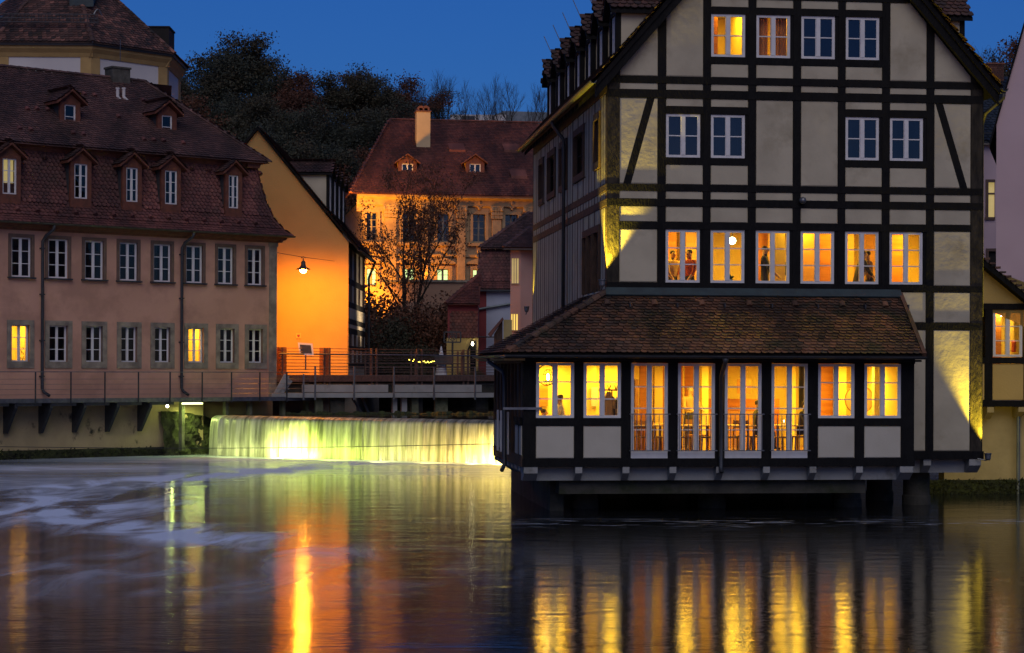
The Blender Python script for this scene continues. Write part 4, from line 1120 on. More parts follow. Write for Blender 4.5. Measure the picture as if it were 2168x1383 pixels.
ibox(1354, 1370, 2.2, FZ, CZ, 'int_wood', 'wood_panel'); ibox(1386, 1403, 2.0, FZ, CZ, 'int_cream', 'column', .3)
ibox(1402, 1445, 2.6, FZ, CZ, 'int_wood', 'wood_panel'); ibox(1450, 1470, 2.4, FZ + 1.3, CZ, 'int_wood', 'wood_panel'); ibox(1486, 1500, 1.4, FZ, CZ, 'int_cream', 'column', .3)
ibox(1500, 1610, 4.0, FZ, FZ + 1.35, 'int_wood', 'wood_panel'); ibox(1500, 1612, 3.7, FZ, FZ + 1.0, 'int_wood_light', 'bench_back')
ibox(1612, 1650, 4.0, FZ, FZ + 1.35, 'int_wood', 'wood_panel'); ibox(1668, 1685, 1.6, FZ, CZ, 'int_cream', 'column', .3); ibox(1692, 1706, 2.6, FZ + 1.1, CZ, 'dark_int', 'dark_panel')
ibox(1735, 1768, 1.8, FZ, CZ, 'int_wood', 'wood_panel'); ibox(1772, 1792, 1.2, FZ, CZ, 'int_cream', 'column', .3)
ibox(1830, 1856, 1.9, FZ + 1.5, CZ, 'int_wood', 'wood_panel'); ibox(1730, 1835, 1.0, FZ, FZ + .95, 'int_wood_light', 'bench_back')
ibox(1878, 1888, 1.6, FZ + 1.1, FZ + 1.7, 'white_paint', 'picture_frame', .03)
for q, w_ in ((-1.4, 30), (0.3, 24), (2.0, 24), (3.5, 34), (5.0, 24), (6.5, 30)): room_light(A, q, .2, CZ - .05, w_, .6, .5)
ibox(1142, 1160, .9, FZ + 1.2, FZ + 1.75, 'int_wood', 'picture_frame', .03); ibox(1252, 1266, .55, FZ + 1.2, FZ + 1.7, 'white_paint', 'picture_frame', .03)
ibox(1560, 1590, 3.66, FZ + 1.5, FZ + 1.9, 'int_wood_light', 'picture_frame', .03); ibox(1345, 1352, 1.2, FZ, FZ + 1.9, 'chair_wood', 'cabinet', .3); ibox(1462, 1472, 2.3, FZ, FZ + 1.2, 'chair_wood', 'cabinet', .3)
for q in (2.2, 5.5): room_light(A, q, 3.2, CZ - .05, 26, 1.2, .6)
# ------------------------------------------------------------------ left: the salmon house on the quay
q0 = at(0, 780, 76.5); q1 = at(585, 780, 84.5)
ql = math.hypot(q1.x - q0.x, q1.y - q0.y); qa = math.atan2(q1.y - q0.y, q1.x - q0.x)
MQ = T((q0.x, q0.y, 0)) @ RZ(qa)
sal = Thing('salmon_house', 'long salmon plastered house on the quay with red tiled mansard roof and white casement windows', 'house', MQ)
Q = Frame(sal); QL = ql; X0Q = -3.2
qz = lambda py, px=300: Q.px(px, py)[1]
ups = [(23, 65, 507, 590), (101, 143, 511, 590), (178.5, 218, 515, 594), (252, 290, 519, 597), (324, 361, 523, 599), (393, 428, 526, 602), (460, 493, 529, 603), (523, 554, 531, 604)]
los = [(24, 62, 690, 769), (104, 143, 690, 768), (181.5, 217, 692, 768), (256, 290, 694, 769), (327, 360, 695, 770), (398, 431, 696, 770), (465, 496, 698, 771), (526, 556, 699, 771)]
UZ0, UZ1, LZ0, LZ1 = 7.08, 8.62, 3.80, 5.22
holes = []; UXs = []; LXs = []
for a, b, _, _ in ups: UXs.append((Q.px(a)[0], Q.px(b)[0]))
for a, b, _, _ in los: LXs.append((Q.px(a)[0], Q.px(b)[0]))
UXs.insert(0, (UXs[0][0] - 1.53, UXs[0][1] - 1.53)); LXs.insert(0, (LXs[0][0] - 1.53, LXs[0][1] - 1.53))
for a, b in UXs: holes.append((a, b, UZ0, UZ1))
for a, b in LXs: holes.append((a, b, LZ0, LZ1))
WT = 8.92
mb = wall_cells(MB(), X0Q, QL - .38, 2.25, WT, 0, .4, holes); Q.add('wall', mb, 'salmon')
Q.add('corner_pilaster', MB().box(QL - .38, QL, -.03, .4, 2.2, WT - .18), 'sandstone'); Q.add('pilaster_capital', MB().box(QL - .42, QL + .04, -.07, .42, WT - .18, WT - .02), 'sandstone')
mb = MB(); mb.box(QL - .3, QL - .02, .4, 9.5, 2.2, WT); Q.add('wall', mb, 'salmon')
mb = MB(); mb.box(X0Q, QL - .3, 9.2, 9.5, 2.2, WT); mb.box(X0Q, X0Q + .3, .4, 9.2, 2.2, WT); Q.add('wall', mb, 'salmon')
mb = MB(); mb.box(X0Q + .3, QL - .3, .4, 9.2, 6.2, 6.4); mb.box(X0Q + .3, QL - .3, .4, 9.2, 2.3, 2.5); mb.box(X0Q + .3, QL - .3, .4, 9.2, WT - .1, WT); Q.add('floor', mb, 'dark_int')
for (a, b) in UXs:
    s = MB(); e = .13
    s.box(a - e, a, -.035, .18, UZ0, UZ1 + e); s.box(b, b + e, -.035, .18, UZ0, UZ1 + e); s.box(a, b, -.034, .18, UZ1, UZ1 + e)
    Q.add('window_surround', s, 'sandstone_brown')
    window(Q, a, b, UZ0, UZ1, y=.07, rows=3, fr=.06, mull=.09, sill=.16, pane='glass_dark')
    kk = int(a * 10) % 4
    if kk != 1: Q.add('curtain', folds(a + .06, a + (.30 if kk == 2 else .2), UZ0, UZ1, .24, n=4), 'net_curtain')
    if kk != 3: Q.add('curtain', folds(b - (.34 if kk == 0 else .2), b - .06, UZ0, UZ1, .24, n=4), 'net_curtain')
for k, (a, b) in enumerate(LXs):
    s = MB(); e = .19; e2 = .26
    s.box(a - e, a, -.04, .2, LZ0 - e2, LZ1 + e); s.box(b, b + e, -.04, .2, LZ0 - e2, LZ1 + e); s.box(a, b, -.039, .2, LZ1, LZ1 + e); s.box(a, b, -.039, .2, LZ0 - e2, LZ0)
    Q.add('window_surround', s, 'sandstone')
    lit = k in (1, 6)
    window(Q, a, b, LZ0, LZ1, y=.14, rows=3, fr=.05, mull=.08, sill=.02, pane='glass' if lit else 'glass_dark', label='lit window with a yellow room behind' if lit else None)
    if lit:
        r = MB(); x0, x1 = a - .35, b + .35; z0, z1 = LZ0 - .3, LZ1 + .3
        r.box(x0, x1, 1.9, 2.0, z0, z1); r.box(x0 - .05, x0, .41, 1.9, z0, z1); r.box(x1, x1 + .05, .41, 1.9, z0, z1); r.box(x0, x1, .41, 2., z1, z1 + .05); r.box(x0, x1, .41, 2., z0 - .05, z0)
        Q.add('room', r, 'int_cream'); room_light(Q, (a + b) / 2, 1.0, z1 - .06, 17, .5, .5, (1, .62, .09))
        if k == 1:
            pl = MB()
            for i in range(26):
                x = a + .45 + random.uniform(-.05, .4); z = LZ0 + random.uniform(.02, .5); l = random.uniform(.06, .14)
                pl.bar((x, .3, z), (x + random.uniform(-.08, .08), .3 + random.uniform(-.04, .04), z + l), .03, .01)
            pl.tube([(b - .3, .3, LZ0), (b - .3, .3, LZ0 + .15)], .07, 8); Q.add('potted_plant', pl, 'leaf_potted')
for k, (xx, hgt) in {4: (.5, .3), 5: (.6, .35), 2: (.3, .25), 3: (.2, .3)}.items():
    a, b = LXs[k]; pl = MB(); x = a + xx * (b - a) + .1
    pl.tube([(x, .26, LZ0), (x, .26, LZ0 + .11)], .055, 8)
    for i in range(12): pl.bar((x, .26, LZ0 + .1), (x + random.uniform(-.12, .12), .26 + random.uniform(-.03, .03), LZ0 + .1 + hgt * random.uniform(.4, 1)), .035, .01)
    Q.add('potted_plant', pl, 'leaf_potted')
# cornice and gutter
Q.add('cornice', MB().prismx([(0, WT - .02), (-.06, WT - .02), (-.12, WT + .06), (-.26, WT + .10), (-.34, WT + .19), (-.34, WT + .26), (.4, WT + .26), (.4, WT - .02)], X0Q, QL + .02), 'red_wood')
Q.add('cornice', MB().prism([(QL, WT - .02), (QL + .06, WT - .02), (QL + .12, WT + .06), (QL + .26, WT + .10), (QL + .34, WT + .19), (QL + .34, WT + .26), (QL, WT + .26)], -.33, 9), 'red_wood')
gutter(Q, (X0Q, -.56, WT + .27), (QL + .55, -.56, WT + .27), .075, 'gutter')
prof = [(-.5, WT + .24), (-.2, WT + .5), (.12, WT + .98), (.38, WT + 1.75), (.56, WT + 2.6), (.68, WT + 3.35)]
PB = prof[-1][1]
def shell(fr, prof, xa, xb, nm='roof', m_='timber', drop=.03):
    b = MB(); n = len(prof)
    for i, (ins, z) in enumerate(prof): b.v += [(xa(ins, z), ins, z - drop), (xb(ins, z), ins, z - drop)]
    for i in range(n - 1): b.f.append((2 * i, 2 * i + 1, 2 * i + 3, 2 * i + 2)); b.mi.append(0)
    return fr.add(nm, b, m_)
QE = Frame(sal, T((QL, 0, 0)) @ RZ(math.radians(90)))          # the end wall on the right, x runs back
shell(Q, prof, lambda i, z: X0Q, lambda i, z: QL - i, m_='tile_mansard'); shell(QE, prof, lambda i, z: i, lambda i, z: 9.5 - i, m_='tile_mansard')
mds = [(5, 35, 348, 412), (157, 185, 360, 425), (267, 292, 370, 432), (349, 375, 378, 438), (484, 505, 386, 445)]
MD = [(Q.px(a, 400, .1)[0], Q.px(b, 400, .1)[0]) for a, b, _, _ in mds]
def md_skip(u, ins, z):
    return any(a - .22 < u < b + .22 and 10.0 < z < 12.1 for a, b in MD)
roof_tiles(Q, (0, 0, 0), (1, 0, 0), (0, 1, 0), prof, lambda i, z: -1.6, lambda i, z: QL - i, .19, .155, 'tile_mansard', n_ind=300, skip=md_skip)
roof_tiles(QE, (0, 0, 0), (1, 0, 0), (0, 1, 0), prof, lambda i, z: i, lambda i, z: 4, .19, .155, 'tile_mansard', skip=None)
pp = prof
for (i0, z0), (i1, z1) in zip(pp[:-1], pp[1:]): ridge_caps(Q, (QL - i0, i0, z0 + .03), (QL - i1, i1, z1 + .03), .09, .33, 'tile_mansard', one=True)
Q.add('upper_cornice', MB().prismx([(.62, PB - .2), (.55, PB - .05), (.4, PB + .02), (.4, PB + .1), (1.2, PB + .1), (1.2, PB - .2)], X0Q, QL - .6), 'red_wood')
Q.add('upper_cornice', MB().prism([(QL - .62, PB - .2), (QL - .55, PB - .05), (QL - .4, PB + .02), (QL - .4, PB + .1), (QL - 1.2, PB + .1), (QL - 1.2, PB - .2)], .41, 8), 'red_wood')
RZ_ = 15.95; RX = 8.95; RI = 4.9
up_ = [(.22, PB + .05), (RI, RZ_)]; sl_up = (RZ_ - PB - .05) / (RI - .22)
fr_up = lambda i: (QL - .22) + (RX - (QL - .22)) * (i - .22) / (RI - .22)
shell(Q, up_, lambda i, z: X0Q, lambda i, z: fr_up(i), m_='tile_left')
upd = [(137, 153, 228, 272), (343, 358, 252, 293)]
roof_tiles(Q, (0, 0, 0), (1, 0, 0), (0, 1, 0), up_, lambda i, z: -2.6, lambda i, z: fr_up(i), .18, .155, 'tile_left')
hx = QL - .22 - RX
shell(QE, [(.22, PB + .05), (hx + .22, RZ_)], lambda i, z: .22 + (i - .22) * (RI - .22) / hx, lambda i, z: 9.28 - (i - .22) * (9.28 - RI) / hx, m_='tile_left')
shell(Frame(sal, T((0, 9.5, 0)) @ RZ(math.pi)), [(.22, PB + .05), (9.5 - RI, RZ_)], lambda i, z: -QL + (i * .5), lambda i, z: -X0Q, m_='tile_left')
roof_tiles(QE, (0, 0, 0), (1, 0, 0), (0, 1, 0), [(.22, PB + .05), (hx + .22, RZ_)], lambda i, z: .22 + (i - .22) * (RI - .22) / hx, lambda i, z: 5.5, .2, .17, 'tile_left')
ridge_caps(Q, (X0Q, RI, RZ_ + .04), (RX, RI, RZ_ + .04), .12, .36, 'tile_left', one=True); ridge_caps(Q, (RX, RI, RZ_ + .04), (QL - .2, .2, PB + .1), .11, .36, 'tile_left', one=True)
for k, (a, b) in enumerate(MD):
    dormer(Q, (a + b) / 2, -.02 + .1, 10.0, (b - a) + .34, (b - a), 1.78, 3.5, roofh=.5, over=.2, wallm='red_wood', framem='red_wood', cheek='slate', tilem='tile_left', lit='lit_dim' if k == 0 else None, rows=3, wz=.28, pane='glass' if k == 0 else 'glass_dark')
for k, (a, b, t_, u_) in enumerate(upd):
    ins = 1.75; xa, xb = Q.px(a, 250, ins)[0], Q.px(b, 250, ins)[0]
    zz = Q.px(a, u_, ins)[1]
    dormer(Q, (xa + xb) / 2 + .08, ins, zz - .15, .9, .5, 1.25, sl_up, roofh=.5, over=.22, wallm='red_wood', framem='red_wood', cheek='slate', tilem='tile_left', rows=2, cols=1, wz=.16)
# chimney, vents, downpipes
c = Q.px(250, 165, RI)[0]
Q.add('chimney', MB().box(c - .42, c + .42, RI - .3, RI + .4, RZ_ - .6, RZ_ + .42).box(c - .46, c + .46, RI - .34, RI + .44, RZ_ + .422, RZ_ + .5), 'chimney_stone')
Q.add('aerial', MB().tube([(c + .1, RI, RZ_ + .8), (c + .1, RI, RZ_ + 1.7)], .015, 5), 'steel')
for px_ in (249, 262):
    i = 3.6; x, z = Q.px(px_, 214, i)
    Q.add('vent_pipe', MB().tube([(x + .2, i - .1, z - .1), (x + .02, i, z + .12), (x, i, z + .2), (x, i, z + .5)], [.1, .085, .07, .07], 10).tube([(x, i, z + .5), (x, i, z + .56)], .09, 10), 'white_wall')
for px_, px2 in ((103, 92), (398, 384)):
    x = Q.px(px_ - 8, 500)[0]; x2 = Q.px(px_ - 16, 640)[0]
    Q.add('downpipe', MB().tube([(x + .14, -.55, WT + .2), (x + .12, -.5, WT + .02), (x2 + .1, -.2, WT - .2), (x2, -.12, WT - .42), (x2, -.12, 2.75), (x2 + .06, -.16, 2.6), (x2 + .24, -.3, 2.45)], .06, 10), 'dark_metal', smooth=True)
    for z in (8.2, 6.4, 4.6, 3.2): Q.add('pipe_clip', MB().box(x2 - .08, x2 + .08, -.19, 0, z, z + .05), 'dark_metal')
for i in range(26):        # snow guards studded over the upper roof
    ins = random.choice((1.0, 2.3, 3.6)) + random.uniform(-.05, .05); x = -1.5 + (i * 1.37) % 10.5
    z = PB + .05 + (ins - .22) * sl_up
    if x < fr_up(ins) - .3: Q.add('vent_tile', MB().tube([(x, ins - .12, z - .02), (x, ins - .02, z + .08), (x, ins + .14, z + .13)], [.1, .085, .03], 8), 'tile_mansard')
for i in range(16):
    x = -1.0 + i * .83
    for (ins, z) in ((-.02, WT + .78), (.6, WT + 2.95)):
        if not any(a - .3 < x < b + .3 for a, b in MD) or ins < 0: Q.add('vent_tile', MB().tube([(x + ins, ins - .16, z - .04), (x + ins, ins - .06, z + .05), (x + ins, ins + .1, z + .1)], [.09, .075, .03], 8), 'tile_mansard')

# ---- quay wall, walkway and rail under the salmon house
quay = Thing('quay_wall', 'stained ochre concrete quay wall under the salmon house', 'quay wall', MQ)
K = Frame(quay)
kx = lambda px, py=780, y=0: K.px(px, py, y)[0]
K.add('wall', MB().box(-6, kx(432), .05, .5, -1, 2.2), 'quay')
K.add('ledge', MB().box(-6, kx(432), -.06, .5, -.5, .34), 'mossy_rock')
K.add('back_wall', MB().box(kx(432) - .1, QL + .4, .9, 1.3, -1, 2.2), 'quay')
mb = MB(); r_ = random.Random(4)
for i in range(1100):
    x = r_.uniform(-3, kx(440)); z = .30 + r_.uniform(-.36, .06); s = r_.uniform(.04, .12)
    p = Vector((x, -.10 + r_.uniform(-.06, .05), z))
    a = Vector((r_.uniform(-1, 1), r_.uniform(-1, .2), r_.uniform(-.2, 1))).normalized() * s; b = Vector((r_.uniform(-1, 1), r_.uniform(-1, 1), r_.uniform(-1, 1))).normalized() * s * .6
    mb.add([p - b, p + b, p + a], [(0, 1, 2)])
K.add('waterline_weed', mb, 'moss', kind='stuff')
# rough mossy abutment beside the weir
bm = MB(); NXr, NZr = 34, 14
for j in range(NZr + 1):
    for i in range(NXr + 1):
        u = i / NXr; v = j / NZr
        x = kx(338) + u * (kx(452, 780, 0) + .5 - kx(338)); z = -.3 + v * (2.1 - .45 * u ** 2)
        y = -.12 + .5 * u * u - (1 - v) * .30 * (1 - u * .5) + .13 * math.sin(u * 19 + v * 7) * math.sin(v * 13 + u * 5) + r_.uniform(-.04, .04)
        bm.v.append((x, y, z))
for j in range(NZr):
    for i in range(NXr):
        a = j * (NXr + 1) + i; bm.f.append((a, a + 1, a + NXr + 2, a + NXr + 1)); bm.mi.append(0)
ab = obj('rock_abutment', bm, 'mossy_rock', None, MQ, label='dark mossy rubble abutment where the quay wall meets the weir', category='abutment')

walk = Thing('cantilever_walkway', 'narrow steel walkway with wire rail running along the salmon house', 'walkway', MQ)
V = Frame(walk); DW = 2.3; XE = V.px(668, 845, -1.0)[0]
V.add('deck', MB().box(-6, XE, -1.0, -.04, DW - .02, DW + .05), 'steel')
V.add('edge_beam', MB().box(-6, XE, -1.05, -1.0, DW - .10, DW + .07), 'steel')
postsx = [V.px(p, 840, -1.08)[0] for p in (-8, 75, 150, 222, 293, 360, 428, 490, 550, 607)]
for x in postsx: V.add('rail_post', MB().box(x - .02, x + .02, -1.11, -1.06, DW - .15, DW + 1.1), 'dark_metal')
for zr_ in (.22, .42, .62, .82): V.add('rail_wire', MB().tube([(-6, -1.085, DW + zr_), (XE - .4, -1.085, DW + zr_)], .006, 4), 'steel')
V.add('handrail', MB().tube([(-6, -1.085, DW + 1.1), (XE - .4, -1.085, DW + 1.1)], .018, 6), 'steel')
for p in (-48, 22, 97, 168, 238, 307):
    x = V.px(p, 880, -.6)[0]
    V.add('bracket', MB().box(x + .06, x + 1.1, -1.0, -.9, DW - .22, DW - .1), 'dark_metal')
    V.add('strut', MB().prismx([(-.98, DW - .1), (-.98, DW - .3), (-.14, 1.0), (.04, 1.0), (.04, DW - .1)], x, x + .12).box(x - .06, x + .3, -.95, -.2, DW - .14, DW - .1), 'dark_metal')
for p in (377, 470, 520, 590, 640):
    x = V.px(p, 880, -.4)[0]
    V.add('strut', MB().box(x, x + .14, -.7, -.45, .2 if p < 400 else 1.4, DW - .1), 'concrete_green')
xa, xb = V.px(385, 857, -.8)[0], V.px(428, 857, -.8)[0]
tb = MB().tube([(xa, -.82, DW - .18), (xb, -.82, DW - .18)], .035, 8)
t_ = Thing('tube_lamp', 'glowing yellow-green tube lamp under the walkway near the weir', 'lamp', MQ)
obj('tube', tb, 'lit_tube', t_.o); obj('holder', MB().box(xa - .05, xb + .05, -.87, -.77, DW - .14, DW - .10), 'steel', t_.o)
w = MQ @ Vector(((xa + xb) / 2, -.85, DW - .3)); lamp('AREA', 'tube_light', tuple(w), 60, (.8, 1.0, .25), 1.0, size_y=.1)
x = V.px(353, 863, -.9)[0]
t_ = Thing('spot_lamp', 'tiny bright spot lamp on an arm below the walkway, left of the tube lamp', 'lamp', MQ)
obj('bulb', MB().lathe([(.02, -.06), (.06, -.02), (.05, .05)], (x, -.95, DW - .28), 10), 'bulb_white', t_.o); obj('arm', MB().tube([(x, -.9, DW - .2), (x - .5, -.9, DW - .12)], .03, 6), 'dark_metal', t_.o)
w = MQ @ Vector((x + .2, -1.0, DW - .4)); lamp('POINT', 'spot_light', tuple(w), 9, (.8, 1.0, .25), .05)
# a wire stretched across below the fall
a = at(0, 946, 74.5); b = at(1040, 940, 72)
cbl = [a.lerp(b, i / 24) + Vector((0, 0, -.10 * math.sin(math.pi * i / 24))) for i in range(25)]
obj('safety_cable', MB().tube(cbl, .012, 4), 'dark_metal', label='thin dark cable stretched across the river in front of the fall', category='cable')

# ------------------------------------------------------------------ the octagonal tower house behind it
tc = at(141, 780, 112.0)
tow = Thing('octagonal_tower', 'white octagonal tower house with ochre trim and steep tiled pyramid roof', 'tower', T((tc.x, tc.y, 0)) @ RZ(math.radians(1.0)))
AP_ = 5.95; NS = 8; hw = AP_ * math.tan(math.pi / 8)
TZ = 20.72
TF = [Frame(tow, RZ(math.radians(45 * k)) @ T((0, -AP_, 0))) for k in range(8)]
for k in (0, 1, 2, 6, 7):
    f = TF[k]
    hl = []
    if k == 1: hl = [(1.1, 1.6, 16.5, 17.9)]
    f.add('wall', wall_cells(MB(), -hw, hw, 8, TZ - .55, 0, .4, hl), 'white_wall')
    for s in (-1, 1): f.add('corner_pilaster', MB().box(*( (-hw - .02, -hw + .55) if s < 0 else (hw - .55, hw + .02)), -.05, .1, 8, TZ - .55), 'ochre_trim')
    f.add('cornice', MB().prismx([(.2, TZ - .56), (-.06, TZ - .56), (-.14, TZ - .35), (-.3, TZ - .14), (-.34, TZ), (.2, TZ)], -hw - .13, hw + .13), 'ochre_trim')
    f.add('eave', MB().prismx([(.2, TZ + .002), (-.42, TZ + .002), (-.46, TZ + .17), (.2, TZ + .17)], -hw - .19, hw + .19), 'dark_metal')
    if hl: window(f, 1.1, 1.6, 16.5, 17.9, y=.15, cols=1, rows=2, pane='glass_dark')
TF[0].add('window_surround', MB().box(.0, 1.65, -.04, .1, 14.5, 19.3), 'ochre_trim'); TF[0].add('window_niche', MB().box(.3, 1.35, -.06, .0, 14.6, 18.95), 'sandstone')
tap = TZ + .3 + (780 + 96 - 0) * 0
ZTOP = at(141, -96, 112).z
fr8 = lambda i: (hw + .2) * (AP_ - i) / (AP_ + .5)
pr8 = [(-.5, TZ + .16), (AP_ - .02, ZTOP)]
for k in (0, 1, 2, 6, 7):
    shell(TF[k], pr8, lambda i, z: -max(0, fr8(i)), lambda i, z: max(0, fr8(i)), m_='tile_tower')
    roof_tiles(TF[k], (0, 0, 0), (1, 0, 0), (0, 1, 0), pr8, lambda i, z: -max(0, fr8(i)), lambda i, z: max(0, fr8(i)), .24, .215, 'tile_tower')
    ridge_caps(TF[k], (hw + .2, -.5, TZ + .2), (0, AP_, ZTOP), .14, .42, 'tile_tower', one=True)
g = MB()
for k in range(31): x = -2.8 + k * 5.6 / 30; g.bar((x, .22, TZ + 1.35), (x, .12, TZ + 1.75), .03)
for z, y in ((1.35, .22), (1.75, .12), (1.55, .17)): g.bar((-2.8, y, TZ + z), (2.8, y, TZ + z), .04)
TF[0].add('snow_guard', g, 'dark_metal')
sk = MB().prismx([(1.05, TZ + 2.25), (1.5, TZ + 3.3), (1.4, TZ + 3.4), (.95, TZ + 2.35)], -.8, .1)
dsl = (ZTOP - TZ - .16) / (AP_ + .48)
def on(i, e=.0): return TZ + .16 + (i + .5) * dsl + e
TF[7].add('skylight', MB().prismx([(.6, on(.6, .1)), (1.45, on(1.45, .1)), (1.45, on(1.45, -.1)), (.6, on(.6, -.1))], -.1, .75), 'dark_metal')
TF[7].add('skylight_pane', MB().prismx([(.68, on(.68, .13)), (1.33, on(1.33, .13)), (1.33, on(1.33, .05)), (.68, on(.68, .05))], 0.0, .65), 'zinc')
TF[0].add('roof_hatch', MB().prismx([(2.0, on(2.0, .02)), (2.0, on(2., .7)), (3.2, on(2., .8)), (3.2, on(3.2))], .9, 2.2), 'copper_flash')
TF[1].add('roof_hook', MB().tube([(-1.3 + .12 * t, 1.5, on(1.5) + .35 * math.sin(t * .7)) for t in range(6)], .05, 6), 'steel')
TF[2].add('dormer', MB().box(-1.0, 1.0, .1, 1.6, TZ + .1, TZ + 1.9).box(-1.05, 1.05, .05, 1.7, TZ + 1.9, TZ + 1.98), 'dark_int')

# ------------------------------------------------------------------ orange gable house with timbered side
go = at(737, 780, 90.0)
gab = Thing('orange_gable_house', 'plain orange plastered gable house lit by the hanging street lamp', 'house', T((go.x, go.y, 0)))
G = Frame(gab); gz = lambda py: G.px(640, py)[1]; gx = lambda px, py=500: G.px(px, py)[0]
apx, apz = gx(546, 268), G.px(546, 268)[1]; evz = G.px(742, 508)[1]; gw = -apx * 2; gs = (apz - evz) / (-apx + .15)
GB = 3.15; GD = 10.2
G.add('gable_wall', MB().prism([(2 * apx, GB), (0, GB), (0, evz - .12), (apx, apz - .18), (2 * apx, evz - .12)], 0, .4), 'orange_wall')
G.add('plinth_panel', MB().box(2 * apx, -.04, -.025, .0, GB, G.px(640, 681)[1]), 'orange_wall')
GR = Frame(gab, RZ(math.radians(90)))         # right side, x runs away from the camera
gzz = lambda py: G.px(738, py)[1]
GR.add('wall', MB().box(.41, GD, .11, .3, GB - .7, evz - .1), 'dark_int')
bands = [(518, 530), (640, 650), (673, 683), (702, 712), (775, 783)]
bands = [(G.px(737, b)[1], G.px(737, a)[1]) for a, b in ((511, 524), (588, 601), (638, 650), (674, 685), (694, 706), (732, 740), (770, 780))]
for z0, z1 in bands: GR.add('rail', MB().box(0.01, GD, -.006, .1, z0, z1), 'timber')
xs = [0.0] + [(.55 + i * 1.6) for i in range(7)]
nst = 16
wz_ = [(bands[2][1], bands[0][0]), (bands[5][1] - .6, bands[4][0])]
zz = [bands[-1][0] - 1] + sorted([b for bb in bands for b in bb]) + [evz - .1]
segs_ = [(zz[0], zz[1])] + [(zz[i], zz[i + 1]) for i in range(2, len(zz) - 1, 2)] 
for i in range(nst):
    x = i * GD / nst
    GR.add('post', MB().box(x + (.42 if i == 0 else 0), x + (.5 if i == 0 else .10), -.003, .1, GB - .7, evz - .1), 'timber_brown')
    for (z0, z1) in segs_:
        wn_ = (i % 4 in (1, 2)) and (abs(z0 - bands[2][1]) < .05 or abs(z0 - bands[1][1]) < .05 or abs(z0 - bands[5][1]) < .05 or abs(z0 - bands[6][1]) < .05)
        if z1 - z0 < .03: continue
        if not wn_: GR.add('plaster_panel', MB().box(x + .11 + (.42 if i == 0 else 0), x + GD / nst - .01, .001, .08, z0 + .01, z1 - .01), 'plaster')
        else: window(GR, x + .11, x + GD / nst - .01, z0, z1, y=.01, cols=1, rows=1, fr=.05, frame='timber_brown', pane='glass_dark')
for s in (-1, 1):
    e = apx + s * (-apx + .45); ez = apz - gs * (-apx + .45)
    G.add('roof', MB().prism([(e, ez), (apx, apz), (apx, apz - .16), (e, ez - .16)], -.18, GD + .2), 'timber')
ge = apx + (-apx + .45)
roof_tiles(GR, (0, -.45, 0), (1, 0, 0), (0, 1, 0), [(0, apz - gs * (-apx + .45) + .01), (-apx + .45, apz + .01)], lambda i, z: -.22, lambda i, z: GD + .2, .2, .17, 'tile_left')
gutter(G, (.5, -.2, ez - .08), (.5, GD + .2, ez - .08), .07, 'dark_metal')
G.add('downpipe', MB().tube([(.5, GD + .0, ez - .1), (.35, GD, ez - .5), (.2, GD - .1, ez - .9), (.2, GD - .1, GB)], .06, 8), 'dark_metal')
fdz = apz - gs * (-apx) * .0
for k in range(4):
    y = 1.6 + k * 2.35; ins = .95; z = evz + gs * (ins - .05)
    dormer(GR, y, ins, z + .1, 1.7, 1.3, 1.95, gs, roofh=.55, over=.14, cols=2, rows=2, tilem='tile_left', wallm='plaster')
G.add('wall_plate', MB().box(gx(631), gx(639), -.02, 0, gz(713), gz(706)), 'red_wood')
sg = Thing('info_board', 'tilted dark framed information board on the bridge rail before the orange wall', 'board', T(tuple(at(647, 740, 86.5))))
obj('frame', MB().prism([(-.34, .30), (.30, .26), (.36, -.26), (-.26, -.24)], -.02, .02), 'white_paint', sg.o); obj('panel', MB().prism([(-.25, .21), (.23, .18), (.28, -.18), (-.19, -.17)], -.026, -.018), 'dark_metal', sg.o)
obj('post', MB().box(-.03, .03, .02, .06, -.9, .1), 'dark_metal', sg.o)
em = Thing('wall_emblem', 'small red shield plate on the orange wall above the board', 'plate', T(tuple(at(632, 711, 89.95))))
obj('plate', MB().box(-.11, .11, -.01, .02, -.12, .12), 'yellow_wall', em.o); obj('shield', MB().prism([(-.06, .05), (.06, .05), (.06, -.02), (0, -.08), (-.06, -.02)], -.02, -.008), 'red_wall', em.o)
# hanging lamp on its wire
lp = at(642, 572, 86.2)
st = Thing('street_lamp', 'hanging street lamp glowing orange on a wire between the two houses', 'street lamp', T(tuple(lp)))
obj('lamp_shade', MB().lathe([(.32, .02), (.30, .05), (.14, .13), (.10, .22), (.10, .34), (.05, .40)], (0, 0, 0), 20), 'dark_metal', st.o, smooth=True)
obj('bulb', MB().lathe([(.04, -.13), (.12, -.08), (.15, 0), (.12, .018)], (0, 0, 0), 16), 'bulb', st.o, smooth=True)
obj('hanger', MB().tube([(0, 0, .4), (0, 0, .52)], .03, 6).tube([(-.1, 0, .52), (0, 0, .58), (.1, 0, .52)], .02, 5), 'dark_metal', st.o)
wa = Q.t.W @ Vector((QL, -.0, 0)); 
pA = at(585, 535, 85.2); pB = at(708, 553, 89.9); pM = lp + Vector((0, 0, .56))
for a, b in ((pA, pM), (pM, pB)): obj('wire', MB().tube([tuple(a - lp), tuple(b - lp)], .012, 4), 'dark_metal', st.o)
OR = (1.0, .36, .02)
lamp('SPOT', 'street_lamp_light', (lp.x, lp.y, lp.z - .2), 1900, (1.0, .33, .004), .10, angle=math.radians(176), blend=.5, target=(lp.x, lp.y + 2.2, lp.z - 5))

